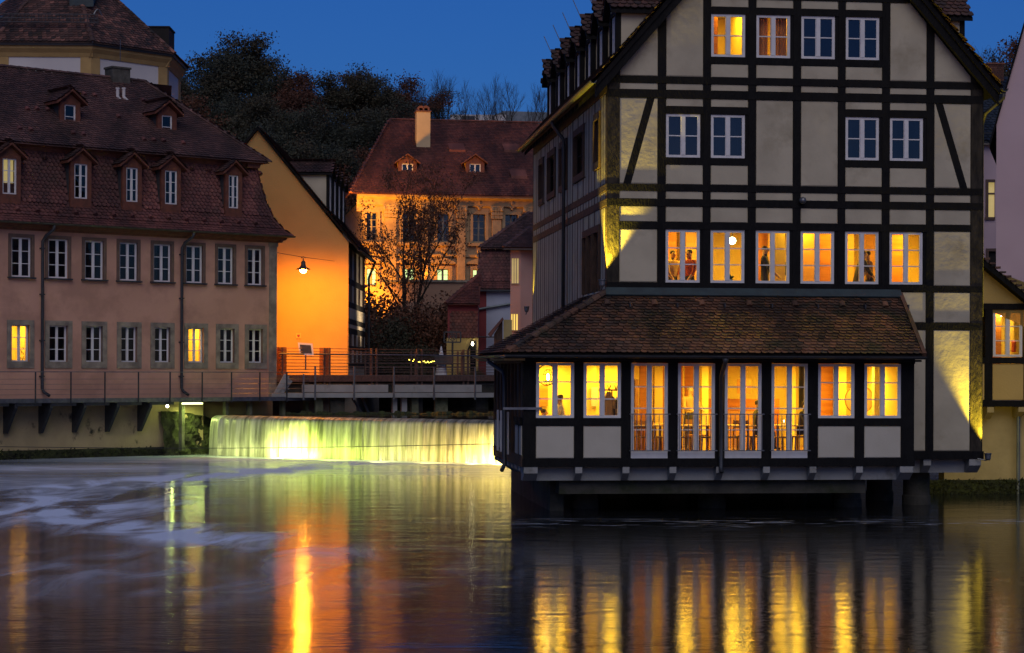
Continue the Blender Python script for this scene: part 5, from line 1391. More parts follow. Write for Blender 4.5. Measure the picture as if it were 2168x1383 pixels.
# ------------------------------------------------------------------ the bridge and the service walkway in front of it
bA, bB = at(575, 795, 85.2), at(1110, 798, 98)
ba = math.atan2(bB.y - bA.y, bB.x - bA.x); bl = math.hypot(bB.x - bA.x, bB.y - bA.y)
MBR = T((bA.x, bA.y, 0)) @ RZ(ba)
br = Thing('footbridge', 'flat bridge over the weir stream with horizontal bar railing', 'bridge', MBR)
B = Frame(br); BZ = 3.24
B.add('deck', MB().box(-1, bl, 0, 3.4, BZ - .18, BZ), 'concrete'); B.add('edge_beam', MB().box(-1, bl, -.12, -.002, BZ - .26, BZ + .04), 'rust_steel')
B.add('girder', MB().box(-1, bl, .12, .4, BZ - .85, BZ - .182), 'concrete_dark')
bpx = [595, 690, 790, 886, 984]
for k, p in enumerate(bpx):
    x = B.px(p)[0]
    for o in ((0,) if k == 0 else (-.16, .16)): B.add('rail_post', MB().box(x + o - .045, x + o + .045, -.09, -.03, BZ - .5, BZ + 1.24), 'rust_steel')
for z in (.14, .28, .42, .56, .70, .84, 1.06, 1.2): B.add('rail_bar', MB().tube([(.35, -.06, BZ + z), (bl, -.06, BZ + z)], .014, 5), 'rust_steel')
B.add('handrail', MB().tube([(.35, -.1, BZ + .95), (bl, -.1, BZ + .95)], .035, 8), 'steel')
for p in (598, 688): 
    x = B.px(p, 780, .5)[0]; B.add('gate_post', MB().box(x - .15, x + .15, .4, .7, BZ + .0, BZ + 1.25), 'red_wood')
for p in (690, 790, 886, 984): 
    x = B.px(p, 780, 3.3)[0]
    for o in (-.5, -.2): B.add('rail_post', MB().box(x + o - .04, x + o + .04, 3.3, 3.36, BZ, BZ + 1.2), 'rust_steel')
for z in (.2, .4, .6, .8, 1.0): B.add('rail_bar', MB().tube([(2.6, 3.33, BZ + z), (bl, 3.33, BZ + z)], .014, 5), 'rust_steel')
for p in (700, 860, 1000):
    x = B.px(p, 860, 1.5)[0]; B.add('pier', MB().box(x - .5, x + .4, .8, 2.8, .8, BZ - .86), 'concrete_dark')
sA, sB = at(585, 840, 83.5), at(1110, 842, 86.5)
MS = T((sA.x, sA.y, 0)) @ RZ(math.atan2(sB.y - sA.y, sB.x - sA.x)); sl_ = (sB - sA).length
sv = Thing('service_walkway', 'grey steel service walkway on posts just above the weir', 'walkway', MS)
Y_ = Frame(sv); SZ = Y_.px(800, 832)[1]
Y_.add('deck', MB().box(.2, sl_, 0, 1.1, SZ - .08, SZ - .01), 'steel'); Y_.add('edge_beam', MB().box(-.2, sl_, -.05, -.002, SZ - .2, SZ), 'concrete')
for p in (642, 666.6, 749, 833, 918, 1005):
    x = Y_.px(p)[0]; Y_.add('rail_post', MB().box(x - .035, x + .035, -.11, -.055, SZ - .3, SZ + (1.12 if p != 642 else .8)), 'steel')
for a, b in ((640, 822), (834, 1020)):
    Y_.add('gate_panel', MB().box(Y_.px(a, 780, .9)[0], Y_.px(b, 780, .9)[0], .9, 1.0, SZ + .02, SZ + .34), 'concrete')
for z in (.38, .75, 1.08): Y_.add('rail_wire', MB().tube([(Y_.px(667)[0], -.08, SZ + z), (sl_, -.08, SZ + z)], .006, 4), 'steel')
for a, b, m_ in ((832, 841, 'concrete'), (851, 862, 'concrete'), (872, 886, 'concrete_green'), (668, 684, 'concrete_green'), (922, 948, 'concrete_green'), (700, 730, 'concrete_dark')):
    Y_.add('support', MB().box(Y_.px(a, 860, .3)[0], Y_.px(b, 860, .3)[0], .3, .6, 1.0, SZ - .21), m_)
Y_.add('stair', MB().bar((Y_.px(590, 0)[0], .2, SZ - .05), (Y_.px(612, 0)[0], .2, SZ + .75), .05, .25).bar((Y_.px(596, 0)[0], .2, SZ - .1), (Y_.px(620, 0)[0], .2, SZ + .55), .05, .2), 'concrete')
for k in range(4): Y_.add('step', MB().box(.2 + k * .12, .55 + k * .02, .1, .5, SZ - .05 + k * .2, SZ - .01 + k * .2), 'concrete')
Y_.add('ladder', MB().bar((Y_.px(757, 0)[0], .8, 2.3), (Y_.px(778, 0)[0], .8, 1.62), .1).bar((Y_.px(778, 0)[0], .8, 2.3), (Y_.px(792, 0)[0], .8, 1.62), .1), 'dark_metal')
# mossy sill in the headwater
bm = MB(); r_ = random.Random(9)
for i in range(60):
    x = -9.5 + i * .22; y = 84.2 + i * .03; bm.lathe([(.22, -.1), (.2, .02), (.1, r_.uniform(.05, .16))], (x, y + r_.uniform(-.2, .2), CREST), 7)
obj('mossy_sill', bm, 'moss', kind='stuff', label='low mossy stones lining the water under the walkway')
# ------------------------------------------------------------------ ground, banks, hill
def tz(x, y):
    """height of the land behind the river"""
    h = 2.2
    if y > 112: h += min(1, (y - 112) / 14) * 3.0
    if y > 140: h += (min(y, 232) - 140) * .27
    h += (.8 * math.sin(x * .09 + y * .05) + .5 * math.sin(x * .21 - y * .13)) * min(1, max(0, (y - 140) / 40))
    return h
mb = MB(); NX_, NY_ = 70, 60
xs_ = [-130 + 260 * i / NX_ for i in range(NX_ + 1)]; ys_ = [100 + (420 - 100) * (j / NY_) ** 1.5 for j in range(NY_ + 1)]
for y in ys_:
    for x in xs_: mb.v.append((x, y, tz(x, y)))
for j in range(NY_):
    for i in range(NX_):
        a = j * (NX_ + 1) + i; mb.f.append((a, a + 1, a + NX_ + 2, a + NX_ + 1)); mb.mi.append(0)
obj('hill', mb, 'earth', kind='structure', smooth=True)
mb = MB(); mb.add([(-400, 410, 20), (400, 410, 20), (900, 2500, 20), (-900, 2500, 20)], [(0, 1, 2, 3)])
obj('ground', mb, 'earth', kind='structure')
mb = MB(); mb.prismz([(-60, 95), (-60, 86), (-14, 87.5), (-7.0, 89.2), (-6.6, 100.2), (-60, 101)], -.5, 3.14); obj('street', mb, 'paving', kind='structure')
mb = MB(); mb.prismz([(-6.6, 103.6), (16, 99.5), (40, 97), (40, 110), (-7, 110)], -.5, 2.35); obj('river_bank', mb, 'earth', kind='structure')

# ------------------------------------------------------------------ baroque palace behind
bo = at(786, 780, 130.0)
bar_ = Thing('baroque_palace', 'long baroque stone building with red hipped roof, lit orange from below', 'palace', T((bo.x, bo.y, 0)) @ RZ(math.radians(9.0)))
Z = Frame(bar_); bx = lambda px, y=0: Z.px(px, 500, y)[0]; bz = lambda py, px=950, y=0: Z.px(px, py, y)[1]
BL = 30.; EZ = bz(422); BB = 6.
uw = [(776, 798), (852, 879), (925.5, 951), (1001, 1027), (1069, 1096), (1142, 1168), (1214, 1240)]
UW = [(bx(a), bx(b)) for a, b in uw]; z0, z1 = bz(511), bz(453); l0, l1 = bz(605), bz(570)
holes = [(a, b, z0, z1) for a, b in UW] + [(a, b, l0, l1) for a, b in UW]
Z.add('wall', wall_cells(MB(), -.6, BL, BB, EZ, 0, .5, holes), 'baroque_stone')
Z.add('side_wall', MB().box(-.6, -.2, .5, 18, BB, EZ), 'baroque_stone')
Z.add('entablature', MB().prismx([(0, EZ - .9), (-.12, EZ - .88), (-.12, EZ - .55), (-.3, EZ - .45), (-.38, EZ - .1), (-.75, EZ + .05), (-.75, EZ + .22), (0, EZ + .22)], -1.0, BL), 'baroque_stone')
Z.add('string_course', MB().prismx([(0, l1 + .75), (-.14, l1 + .8), (-.18, l1 + .95), (0, l1 + 1.0)], -.7, BL), 'baroque_stone')
pil = [(814, 838), (893, 905), (967, 984), (1041, 1060), (1110, 1128), (1180, 1198)]
for a, b in pil:
    x0, x1 = bx(a), bx(b); m_ = (x0 + x1) / 2
    p = MB().box(x0, x1, -.26, 0, BB, z1 - .35).box(x0 - .07, x1 + .07, -.32, 0, EZ - 1.2, EZ - .9)
    Z.add('pilaster', p, 'baroque_stone')
    cp = MB()
    for i in range(4):
        for j in range(3):
            xx = x0 - .05 + (x1 - x0 + .1) * (i + .5) / 4; zz = z1 - .3 + j * .24
            cp.prism([(xx - .1, zz), (xx + .1, zz), (xx + .13, zz + .16), (xx, zz + .24), (xx - .13, zz + .16)], -.36 - .05 * j, -.2)
    cp.box(x0 - .12, x1 + .12, -.44, 0, z1 + .42, z1 + .52)
    cp.lathe([(.06, -.14), (.13, -.08), (.13, .08), (.06, .14)], (x0 - .02, -.38, z1 + .3), 8).lathe([(.06, -.14), (.13, -.08), (.13, .08), (.06, .14)], (x1 + .02, -.38, z1 + .3), 8)
    Z.add('capital', cp, 'baroque_stone')
    # scroll bracket above each pilaster
    Z.add('bracket', MB().prismx([(0, EZ - .9), (-.32, EZ - .85), (-.48, EZ - .45), (-.3, EZ - .42), (0, EZ - .42)], m_ - .28, m_ - .12).prismx([(0, EZ - .9), (-.32, EZ - .85), (-.48, EZ - .45), (-.3, EZ - .42), (0, EZ - .42)], m_ + .12, m_ + .28), 'baroque_stone')
    Z.add('pilaster', MB().box(x0, x1, -.22, 0, z1 + .6, EZ - .9), 'baroque_stone')
for k, (a, b) in enumerate(UW):
    e = .2
    s = MB().box(a - e, a, -.14, .1, z0 - .1, z1 + e).box(b, b + e, -.14, .1, z0 - .1, z1 + e).box(a, b, -.13, .1, z1, z1 + e).box(a - .35, b + .35, -.24, .1, z0 - .3, z0 - .1)
    Z.add('window_surround', s, 'baroque_stone')
    # carved cartouche
    m_ = (a + b) / 2; c = MB(); r_ = random.Random(k)
    for i in range(12):
        an = i * math.pi / 6; rr = .22 + .08 * (i % 2)
        c.lathe([(.03, -.1), (.11, -.04), (.09, .08), (.03, .12)], (m_ + rr * math.cos(an), -.22, z1 + .75 + rr * 1.25 * math.sin(an)), 6)
    c.lathe([(.05, -.2), (.17, -.1), (.17, .1), (.05, .22)], (m_, -.24, z1 + .75), 8)
    Z.add('cartouche', c, 'baroque_stone')
    window(Z, a, b, z0, z1, y=.22, cols=2, rows=4, fr=.03, mull=.08, pane='glass_dark', frame='sandstone')
    s = MB().box(a - e, a, -.14, .1, l0, l1 + e).box(b, b + e, -.14, .1, l0, l1 + e).box(a, b, -.13, .1, l1, l1 + e)
    s.prism([(a - .45, l1 + .35), (b + .45, l1 + .35), (b + .3, l1 + .5), (m_ + .15, l1 + .72), (m_ - .15, l1 + .72), (a - .3, l1 + .5)], -.26, .0)
    Z.add('window_surround', s, 'baroque_stone')
    c = MB()
    for i in range(7): c.lathe([(.03, -.1), (.09, -.03), (.08, .08), (.03, .1)], (m_ + .2 * math.cos(i), -.26, l1 + 1.05 + .25 * math.sin(i * 1.3)), 6)
    Z.add('cartouche', c, 'baroque_stone')
    window(Z, a, b, l0, l1, y=.22, cols=2, rows=3, fr=.05, mull=.1, frame='sandstone', pane='glass', label='window lit pale green')
    Z.add('lit_blind', MB().box(a, b, .40, .44, l0, l1), 'lit_green')
    Z.add('backing', MB().box(a - .1, b + .1, .6, .64, z0, z1), 'dark_int')
RIN = 8.2; RZZ = Z.px(1000, 258, RIN)[1]; e0 = -.85
ppb = [(e0, EZ + .2), (.2, EZ + .95), (RIN, RZZ)]
RXL = Z.px(826, 254, RIN)[0]
fbl = lambda i, z=0: (-.6 + e0) + (RXL + .6 - e0) * (i - e0) / (RIN - e0)
shell(Z, ppb, lambda i, z: fbl(i), lambda i, z: BL, m_='tile_far')
roof_tiles(Z, (0, 0, 0), (1, 0, 0), (0, 1, 0), ppb, lambda i, z: fbl(i), lambda i, z: 12.5, .24, .24, 'tile_far')
ZL = Frame(bar_, T((-.6, 0, 0)) @ RZ(math.radians(-90)))
hl_ = RXL + .6; k_ = (RIN - e0) / (hl_ - e0)
fL = lambda i, z=0: -(e0 + (i - e0) * k_)
shell(ZL, [(e0, EZ + .2), (hl_, RZZ)], lambda i, z: -18 - e0 + (i - e0) * k_, lambda i, z: fL(i), m_='tile_far')
roof_tiles(ZL, (0, 0, 0), (1, 0, 0), (0, 1, 0), [(e0, EZ + .2), (hl_, RZZ)], lambda i, z: -17 - e0 + (i - e0) * k_, lambda i, z: fL(i), .26, .25, 'tile_far')
ridge_caps(Z, (-.6 + e0, e0, EZ + .25), (RXL, RIN, RZZ + .02), .13, .45, 'tile_far', one=True); ridge_caps(Z, (RXL, RIN, RZZ + .05), (13, RIN, RZZ + .05), .13, .45, 'tile_far', one=True)
slb = (RZZ - EZ - .95) / (RIN - .2)
def onb(i): return EZ + .95 + (i - .2) * slb
for a, b in ((853, 872), (996, 1016)):
    i = 1.7; xa, xb = Z.px(a, 375, i)[0], Z.px(b, 375, i)[0]
    dormer(Z, (xa + xb) / 2, i, Z.px(a, 392, i)[1] + .05, 1.25, .75, 1.5, slb, roofh=.55, over=.22, wallm='red_wood', framem='red_wood', cheek='orange_wall', tilem='tile_far', rows=1, wz=.12, tiles=False)
dormer(ZL, -4.2, .6, Z.px(728, 388, 3)[1] - .4, 1.7, .9, 1.5, 1.25, roofh=.5, over=.25, wallm='red_wood', framem='red_wood', cheek='orange_wall', tilem='tile_far', rows=1, wz=.12, tiles=False)
for px_, py_ in ((965, 305), (1080, 305), (1095, 370)):
    i = (Z.px(px_, py_, 4)[1] - EZ - .95) / slb + .2; x = Z.px(px_, py_, i)[0]
    Z.add('bat_dormer', MB().prismx([(i - .9, onb(i - .9) + .02), (i - .9, onb(i - .9) + .22), (i + .4, onb(i + .4) + .03)], x - .55, x + .55), 'tile_far')
ci = 5.0; ca, cb_ = Z.px(881, 280, ci)[0], Z.px(910, 280, ci)[0]; ct = Z.px(895, 238, ci)[1]
Z.add('chimney', MB().box(ca, cb_, ci - .3, ci + .7, onb(ci) - .6, ct), 'chimney_plaster')
cc = MB().box(ca - .06, cb_ + .06, ci - .36, ci + .76, ct + .001, ct + .08)
for i in range(3):
    x = ca + .12 + i * (cb_ - ca - .24) / 2; cc.box(x - .06, x + .06, ci - .3, ci + .7, ct + .08, ct + .26)
for i in range(2):
    x = ca + .12 + (i + .5) * (cb_ - ca - .24) / 2; w_ = (cb_ - ca - .24) / 4
    cc.prism([(x + (w_ + .05) * math.cos(t * math.pi / 6), ct + .26 + .16 * math.sin(t * math.pi / 6)) for t in range(7)], ci - .3, ci + .7)
Z.add('chimney_cap', cc, 'brick')
# terrace wall in front of the palace
to = at(812, 780, 119); ter = Thing('terrace_wall', 'plain smooth terrace wall with pale coping below the palace windows', 'wall', T((to.x, to.y, 0)))
Tt = Frame(ter); Tt.add('wall', MB().box(0, 12, 0, .4, 2, Tt.px(950, 598)[1]), 'terrace_wall'); Tt.add('coping', MB().box(-.08, 12, -.12, .5, Tt.px(950, 598)[1] + .001, Tt.px(950, 593)[1]), 'sandstone')
Tt.add('ledge', MB().box(0, 12, -.3, -.001, 4.0, Tt.px(950, 641)[1]), 'terrace_wall')
lamp('SPOT', 'palace_light', tuple(at(742, 640, 127.0)), 4800, (1.0, .35, .012), .25, angle=math.radians(150), blend=.6, target=tuple(at(930, 450, 132.5)))
lamp('SPOT', 'palace_light', tuple(at(890, 588, 129.6)), 260, OR, .25, angle=math.radians(160), blend=.6, target=tuple(at(960, 440, 131)))
lamp('SPOT', 'palace_light', tuple(at(1030, 588, 131)), 260, OR, .25, angle=math.radians(160), blend=.6, target=tuple(at(1080, 440, 131)))
lamp('SPOT', 'palace_light', tuple(at(640, 520, 118)), 2600, OR, .3, angle=math.radians(50), blend=.5, target=tuple(at(790, 340, 133)))
# pale flat building on the hill top
hb = at(960, 780, 250)
hbt = Thing('hilltop_building', 'low pale flat roofed building half hidden behind bare trees on the hill', 'building', T((hb.x, hb.y, 0)))
Hf = Frame(hbt); hz_ = lambda py: Hf.px(1040, py)[1]
Hf.add('wall', MB().box(-.5, 6.5, 0, 6, hz_(300), hz_(243)), 'white_wall'); Hf.add('roof', MB().prism([(3.4, hz_(256)), (6.2, hz_(234)), (13, hz_(237)), (14, hz_(262)), (8, hz_(268))], .5, 8), 'zinc')
Hf.add('window', MB().box(1.0, 2.6, -.1, 0, hz_(257), hz_(246)), 'dark_metal')

# ------------------------------------------------------------------ the small houses by the far bank
def hip_house(nm, lab, cat, Mw): t = Thing(nm, lab, cat, Mw); return t, Frame(t)
o_ = at(1010, 780, 108); t_, f = hip_house('purple_roofed_house', 'narrow house with steep plum coloured mansard roof, red and pale blue walls', 'house', T((o_.x, o_.y, 0)))
X = lambda px, y=0: f.px(px, 600, y)[0]; ZZ = lambda py, y=0: f.px(1050, py, y)[1]
f.add('wall', MB().box(X(1030), X(1130), 0, 5, 1.5, ZZ(612)), 'blue_white_wall'); f.add('corner_wall', MB().box(X(1010), X(1030), -.02, 5, 1.5, ZZ(612)), 'red_wall')
pr = [(-.25, ZZ(613)), (0, ZZ(600)), (.5, ZZ(528, .5))]
shell(f, pr, lambda i, z: X(1004) + max(0, i + .25) * .6, lambda i, z: X(1130), m_='tile_left'); roof_tiles(f, (0, 0, 0), (1, 0, 0), (0, 1, 0), pr, lambda i, z: X(1004) + (i + .25) * .6, lambda i, z: X(1130), .2, .17, 'tile_mansard')
pr = [(.2, ZZ(526, .2)), (3.4, ZZ(452, 3.4))]
shell(f, pr, lambda i, z: X(1014) + (i - .2) * .85, lambda i, z: X(1130), m_='tile_left'); roof_tiles(f, (0, 0, 0), (1, 0, 0), (0, 1, 0), pr, lambda i, z: X(1014) + (i - .2) * .85, lambda i, z: X(1130), .2, .17, 'tile_left')
gutter(f, (X(1004), -.3, ZZ(615)), (X(1130), -.3, ZZ(615)), .08, 'zinc'); f.add('side_wall', MB().box(X(1012), X(1014), .3, 5, 1.5, ZZ(530)), 'tile_mansard')
ridge_caps(f, (X(1014), .2, ZZ(524, .2)), (X(1014) + 2.72, 3.4, ZZ(450, 3.4)), .12, .35, 'tile_left', one=True)
f.add('pipe', MB().tube([(X(1009), -.12, ZZ(656)), (X(1085), -.12, ZZ(643))], .07, 8), 'zinc')
f.add('pipe', MB().tube([(X(1012), -.3, ZZ(714)), (X(1048), -.3, ZZ(714))], .04, 6), 'dark_metal')
o_ = at(1080, 780, 97); t_, f = hip_house('mauve_house', 'tall mauve house with three narrow lit windows beside the timber house', 'house', T((o_.x, o_.y, 0)))
X = lambda px, y=0: f.px(px, 600, y)[0]; ZZ = lambda py, y=0: f.px(1090, py, y)[1]
hs = []; 
for a, b in ((1083.5, 1087.5), (1089, 1092.5), (1094, 1098)): hs.append((X(a), X(b), ZZ(600), ZZ(547)))
for a, b in ((1082.5, 1085.5), (1087.5, 1091), (1093, 1096.5)): hs.append((X(a), X(b), ZZ(699), ZZ(665)))
xb_ = X(1102)
f.add('wall', wall_cells(MB(), 0, xb_, 1.5, ZZ(524), 0, .3, hs), 'mauve_wall'); f.add('side_wall', MB().prismz([(xb_, 0), (xb_ + 1.6, .9), (xb_ + 1.6, 1.2), (xb_, .3)], 1.5, ZZ(524)), 'mauve_wall')
for k, h in enumerate(hs):
    f.add('window', MB().box(h[0], h[1], .1, .12, h[2], h[3]), 'lit_yellow' if k > 2 else 'lit_dim'); f.add('sill', MB().box(h[0] - .02, h[1] + .02, -.06, .05, h[2] - .06, h[2]), 'sandstone')
pr = [(-.3, ZZ(526)), (2.2, ZZ(484, 2.2))]
shell(f, pr, lambda i, z: X(1066) + (i + .3) * .5, lambda i, z: xb_ + 3, m_='tile_left'); roof_tiles(f, (0, 0, 0), (1, 0, 0), (0, 1, 0), pr, lambda i, z: X(1066) + (i + .3) * .5, lambda i, z: xb_ + 3, .2, .17, 'tile_left')
ridge_caps(f, (X(1066), -.3, ZZ(524)), (X(1066) + 1.25, 2.2, ZZ(482, 2.2)), .12, .35, 'tile_left', one=True)
gutter(f, (X(1066), -.35, ZZ(528)), (xb_ + 3, -.35, ZZ(528)), .06, 'zinc')
o_ = at(942, 780, 104); t_, f = hip_house('red_tile_hung_house', 'small red house with tile hung wall and half hipped roof behind the bridge', 'house', T((o_.x, o_.y, 0)))
X = lambda px, y=0: f.px(px, 600, y)[0]; ZZ = lambda py, y=0: f.px(980, py, y)[1]
f.add('wall', MB().box(X(948), X(1012), 0, 4, 2.2, ZZ(645)), 'red_wall'); f.add('ground_floor', MB().box(X(946), X(1013), -.05, .0, 2.2, ZZ(716)), 'yellow_wall')
roof_tiles(f, (0, -.06, 0), (1, 0, 0), (0, .02, 1) if False else (0, 1, 0), [(0, ZZ(716)), (.10, ZZ(659))], lambda i, z: X(956), lambda i, z: X(1010), .2, .16, 'tile_far')
pr = [(-.3, ZZ(645)), (2.4, ZZ(583, 2.4))]
shell(f, pr, lambda i, z: X(944) + (i + .3) * .62, lambda i, z: X(1016), m_='tile_far'); roof_tiles(f, (0, 0, 0), (1, 0, 0), (0, 1, 0), pr, lambda i, z: X(944) + (i + .3) * .62, lambda i, z: X(1016), .2, .17, 'tile_far')
ridge_caps(f, (X(944), -.3, ZZ(643)), (X(944) + 1.67, 2.4, ZZ(581, 2.4)), .12, .35, 'tile_far', one=True)
f.add('door', MB().box(X(996), X(1008), -.09, -.06, 2.3, ZZ(722)), 'timber'); f.add('lantern', MB().lathe([(.03, -.1), (.07, 0), (.03, .1)], (X(1001), -.2, ZZ(728)), 8), 'bulb_white'); f.add('brace', MB().bar((X(990), -.1, ZZ(745)), (X(1000), -.1, ZZ(722)), .08), 'timber')
wsg = Thing('hanging_frame', 'black iron frame with a wheel emblem on a pole before the small red house', 'sign', T(tuple(at(958, 714, 102))))
b = MB()
for (x0, z0, x1, z1) in ((-.42, -.26, .42, -.26), (-.42, .26, .42, .26), (-.42, -.26, -.42, .26), (.42, -.26, .42, .26)): b.bar((x0, 0, z0), (x1, 0, z1), .07)
obj('frame', b, 'dark_metal', wsg.o); b = MB()
for i in range(12):
    a0, a1 = i * math.pi / 6, (i + 1) * math.pi / 6; b.bar((.17 * math.cos(a0), 0, .17 * math.sin(a0)), (.17 * math.cos(a1), 0, .17 * math.sin(a1)), .035)
    if i % 2 == 0: b.bar((0, 0, 0), (.17 * math.cos(a0), 0, .17 * math.sin(a0)), .025)
b.bar((-.2, 0, -.26), (-.2, 0, .26), .03).bar((.2, 0, -.26), (.2, 0, .26), .03); obj('wheel', b, 'dark_metal', wsg.o)
obj('pole', MB().tube([(0, .05, -2.2), (0, .05, -.2)], .05, 8), 'dark_metal', wsg.o)
o_ = at(1034, 780, 88); t_, f = hip_house('shed', 'little dark gabled shed roof with ochre side behind the annex eave', 'shed', T((o_.x, o_.y, 0)))
X = lambda px, y=0: f.px(px, 700, y)[0]; ZZ = lambda py, y=0: f.px(1060, py, y)[1]
f.add('gable', MB().prism([(X(1046), ZZ(760)), (X(1064), ZZ(760)), (X(1064), ZZ(678)), (X(1046), ZZ(708))], 0, .2), 'timber_brown')
f.add('roof', MB().prism([(X(1033), ZZ(708)), (X(1064), ZZ(672)), (X(1066), ZZ(676)), (X(1038), ZZ(714))], -.3, 1.2), 'tile_left'); f.add('side_wall', MB().box(X(1066), X(1084), .05, .25, ZZ(760), ZZ(677)), 'yellow_base')
# beer garden things
um = Thing('parasol', 'closed pale parasol standing in the garden behind the bridge rail', 'parasol', T(tuple(at(934, 790, 100))))
obj('canopy', MB().lathe([(.30, -.1), (.24, .25), (.12, .9), (.03, 1.35)], (0, 0, 0), 12), 'umbrella_cloth', um.o); obj('pole', MB().tube([(0, 0, -.8), (0, 0, 1.45)], .025, 6), 'steel', um.o)
bo2 = obj('garden_board', MB().box(-.45, .45, -.02, .02, -.22, .22), 'dark_metal', None, T(tuple(at(939, 763, 99.6))), label='dark rectangular board in front of the closed parasol', category='board')
r_ = random.Random(3)
sl2 = Thing('string_lights', 'string of small yellow lights along the garden fence behind the bridge', 'string lights', T(tuple(at(867, 765, 100.5))))
for i in range(24):
    x = i * .083 * 1.0 + r_.uniform(-.02, .02)
    link('bulb', _wc.setdefault('sb', MB().lathe([(.012, -.03), (.028, 0), (.012, .03)], (0, 0, 0), 6).mesh('bulb', 'string_bulb')), sl2.o, T((x, 0, r_.uniform(-.05, .05) - (.03 if i > 4 else -.06))))
obj('cable', MB().tube([(0, .03, 0), (1, .03, -.05), (2, .03, -.03)], .01, 4), 'dark_metal', sl2.o)

# ------------------------------------------------------------------ right edge: ochre annexe, pink house, slate roof
o_ = at(2080, 780, 57.5); t_, f = hip_house('ochre_side_house', 'ochre plastered lower house with one lit window at the right edge of the photo', 'house', T((o_.x, o_.y, 0)) @ RZ(TH))
X = lambda px, y=0: f.px(px, 750, y)[0]; ZZ = lambda py, y=0: f.px(2125, py, y)[1]
XE_ = X(2300); wa, wb = X(2103), X(2165)
rl = lambda x: ZZ(556) - (x - X(2080)) * (ZZ(556) - ZZ(628)) / (X(2168) - X(2080))
f.add('gable_panel', MB().prism([(X(2062), ZZ(643)), (XE_, ZZ(643)), (XE_, rl(XE_) - .2), (X(2062), rl(X(2062)) - .2)], 0, .2), 'yellow_wall')
f.add('rail', MB().box(X(2062), XE_, -.03, .2, ZZ(656), ZZ(643)), 'timber'); f.add('post', MB().box(X(2085), X(2101), -.02, .2, ZZ(848), ZZ(656)), 'timber')
f.add('rail', MB().box(X(2062), XE_, -.03, .2, ZZ(770), ZZ(757)), 'timber'); f.add('sill_beam', MB().box(X(2062), XE_, -.04, .2, ZZ(861), ZZ(848)), 'timber')
f.add('post', MB().box(X(2168), X(2184), -.02, .2, ZZ(848), ZZ(656)), 'timber')
panel(X(2101), X(2168), ZZ(848), ZZ(770), fr=f, rake=False, matn='yellow_wall'); panel(X(2062), X(2085), ZZ(848), ZZ(770), fr=f, rake=False, matn='yellow_wall'); panel(X(2184), XE_, ZZ(848), ZZ(656), fr=f, rake=False, matn='yellow_wall')
window(f, wa, wb, ZZ(757) + .02, ZZ(656) - .01, y=.02, rows=3, fr=.065, mull=.1, label='lit window with two casements')
f.add('roof', MB().prism([(X(2062), rl(X(2062))), (XE_, rl(XE_)), (XE_, rl(XE_) - .2), (X(2062), rl(X(2062)) - .2)], -.35, 4), 'timber')
u_ = Vector((XE_ - X(2062), 0, rl(XE_) - rl(X(2062)))).normalized()
rt = MB()
for i in range(int((XE_ - X(2062)) / .16)):
    x = X(2062) + i * .16; rt.box(x, x + .162, -.42, .2, rl(x) - .02, rl(x) + .03 + .01 * (i % 2))
f.add('verge_tiles', rt, 'tile_main', kind='stuff')
f.add('room', MB().box(X(2062), XE_, 2.2, 2.3, ZZ(800), ZZ(643)).box(X(2062), XE_, .2, 2.2, ZZ(642), ZZ(640)).box(X(2062), XE_, .2, 2.2, ZZ(805), ZZ(800)), 'int_cream')
f.add('wood_panel', MB().box(X(2098, 1.2), X(2120, 1.2), 1.2, 1.25, ZZ(800), ZZ(645)), 'int_wood'); f.add('column', MB().box(X(2140, 1.5), X(2146, 1.5), 1.5, 1.7, ZZ(800), ZZ(645)), 'int_cream')
f.add('extinguisher', MB().lathe([(.06, 0), (.07, .02), (.07, .3), (.03, .36)], (X(2146, 1.2), 1.2, ZZ(745)), 10), 'shirt_red'); f.add('tube_lamp', MB().box(X(2118, 1), X(2130, 1), .9, 1.0, ZZ(668), ZZ(662)), 'bulb_white')
room_light(f, (wa + wb) / 2, 1.1, ZZ(646), 26, .8, .4); f.add('column', MB().box(X(2060), X(2064), .2, 2.3, ZZ(860), ZZ(640)), 'dark_int')
f.add('base_wall', MB().box(X(2000, .5), XE_, .5, 1.0, -.6, ZZ(861)), 'yellow_base'); f.add('plinth', MB().box(X(1960, .4), XE_, .28, .5, -.5, ZZ(1016, .4)), 'moss')
corbel(f, X(2090), X(2104), ZZ(862), .35, -.03, .5, 'yellow_base'); corbel(f, X(2156), X(2170), ZZ(862), .3, -.03, .5, 'yellow_base')
f.add('pipe', MB().tube([(X(2163), .25, ZZ(880)), (X(2163), .25, -.3)], .05, 8), 'zinc')
wd_ = MB(); r_ = random.Random(8)
for i in range(900):
    x = r_.uniform(X(1960, .3), X(2250, .3)); z = r_.uniform(-.05, .42); s = r_.uniform(.03, .10)
    p = Vector((x, .24 + r_.uniform(-.08, .05), z)); a = Vector((r_.uniform(-1, 1), r_.uniform(-1, .2), r_.uniform(-.2, 1))).normalized() * s; q = Vector((r_.uniform(-1, 1), r_.uniform(-1, 1), r_.uniform(-1, 1))).normalized() * s * .6
    wd_.add([p - q, p + q, p + a], [(0, 1, 2)])
f.add('waterline_weed', wd_, 'moss', kind='stuff')
o_ = at(2108, 780, 74); t_, f = hip_house('pink_house', 'tall pale pink gable wall with steep dark roof edge at the right border', 'house', T((o_.x, o_.y, 0)) @ RZ(math.radians(-16)))
X = lambda px, y=0: f.px(px, 500, y)[0]; ZZ = lambda py, y=0: f.px(2130, py, y)[1]
xr_ = X(2450); zr0 = ZZ(258); sp_ = (ZZ(52) - ZZ(258)) / (X(2168) - X(2108))
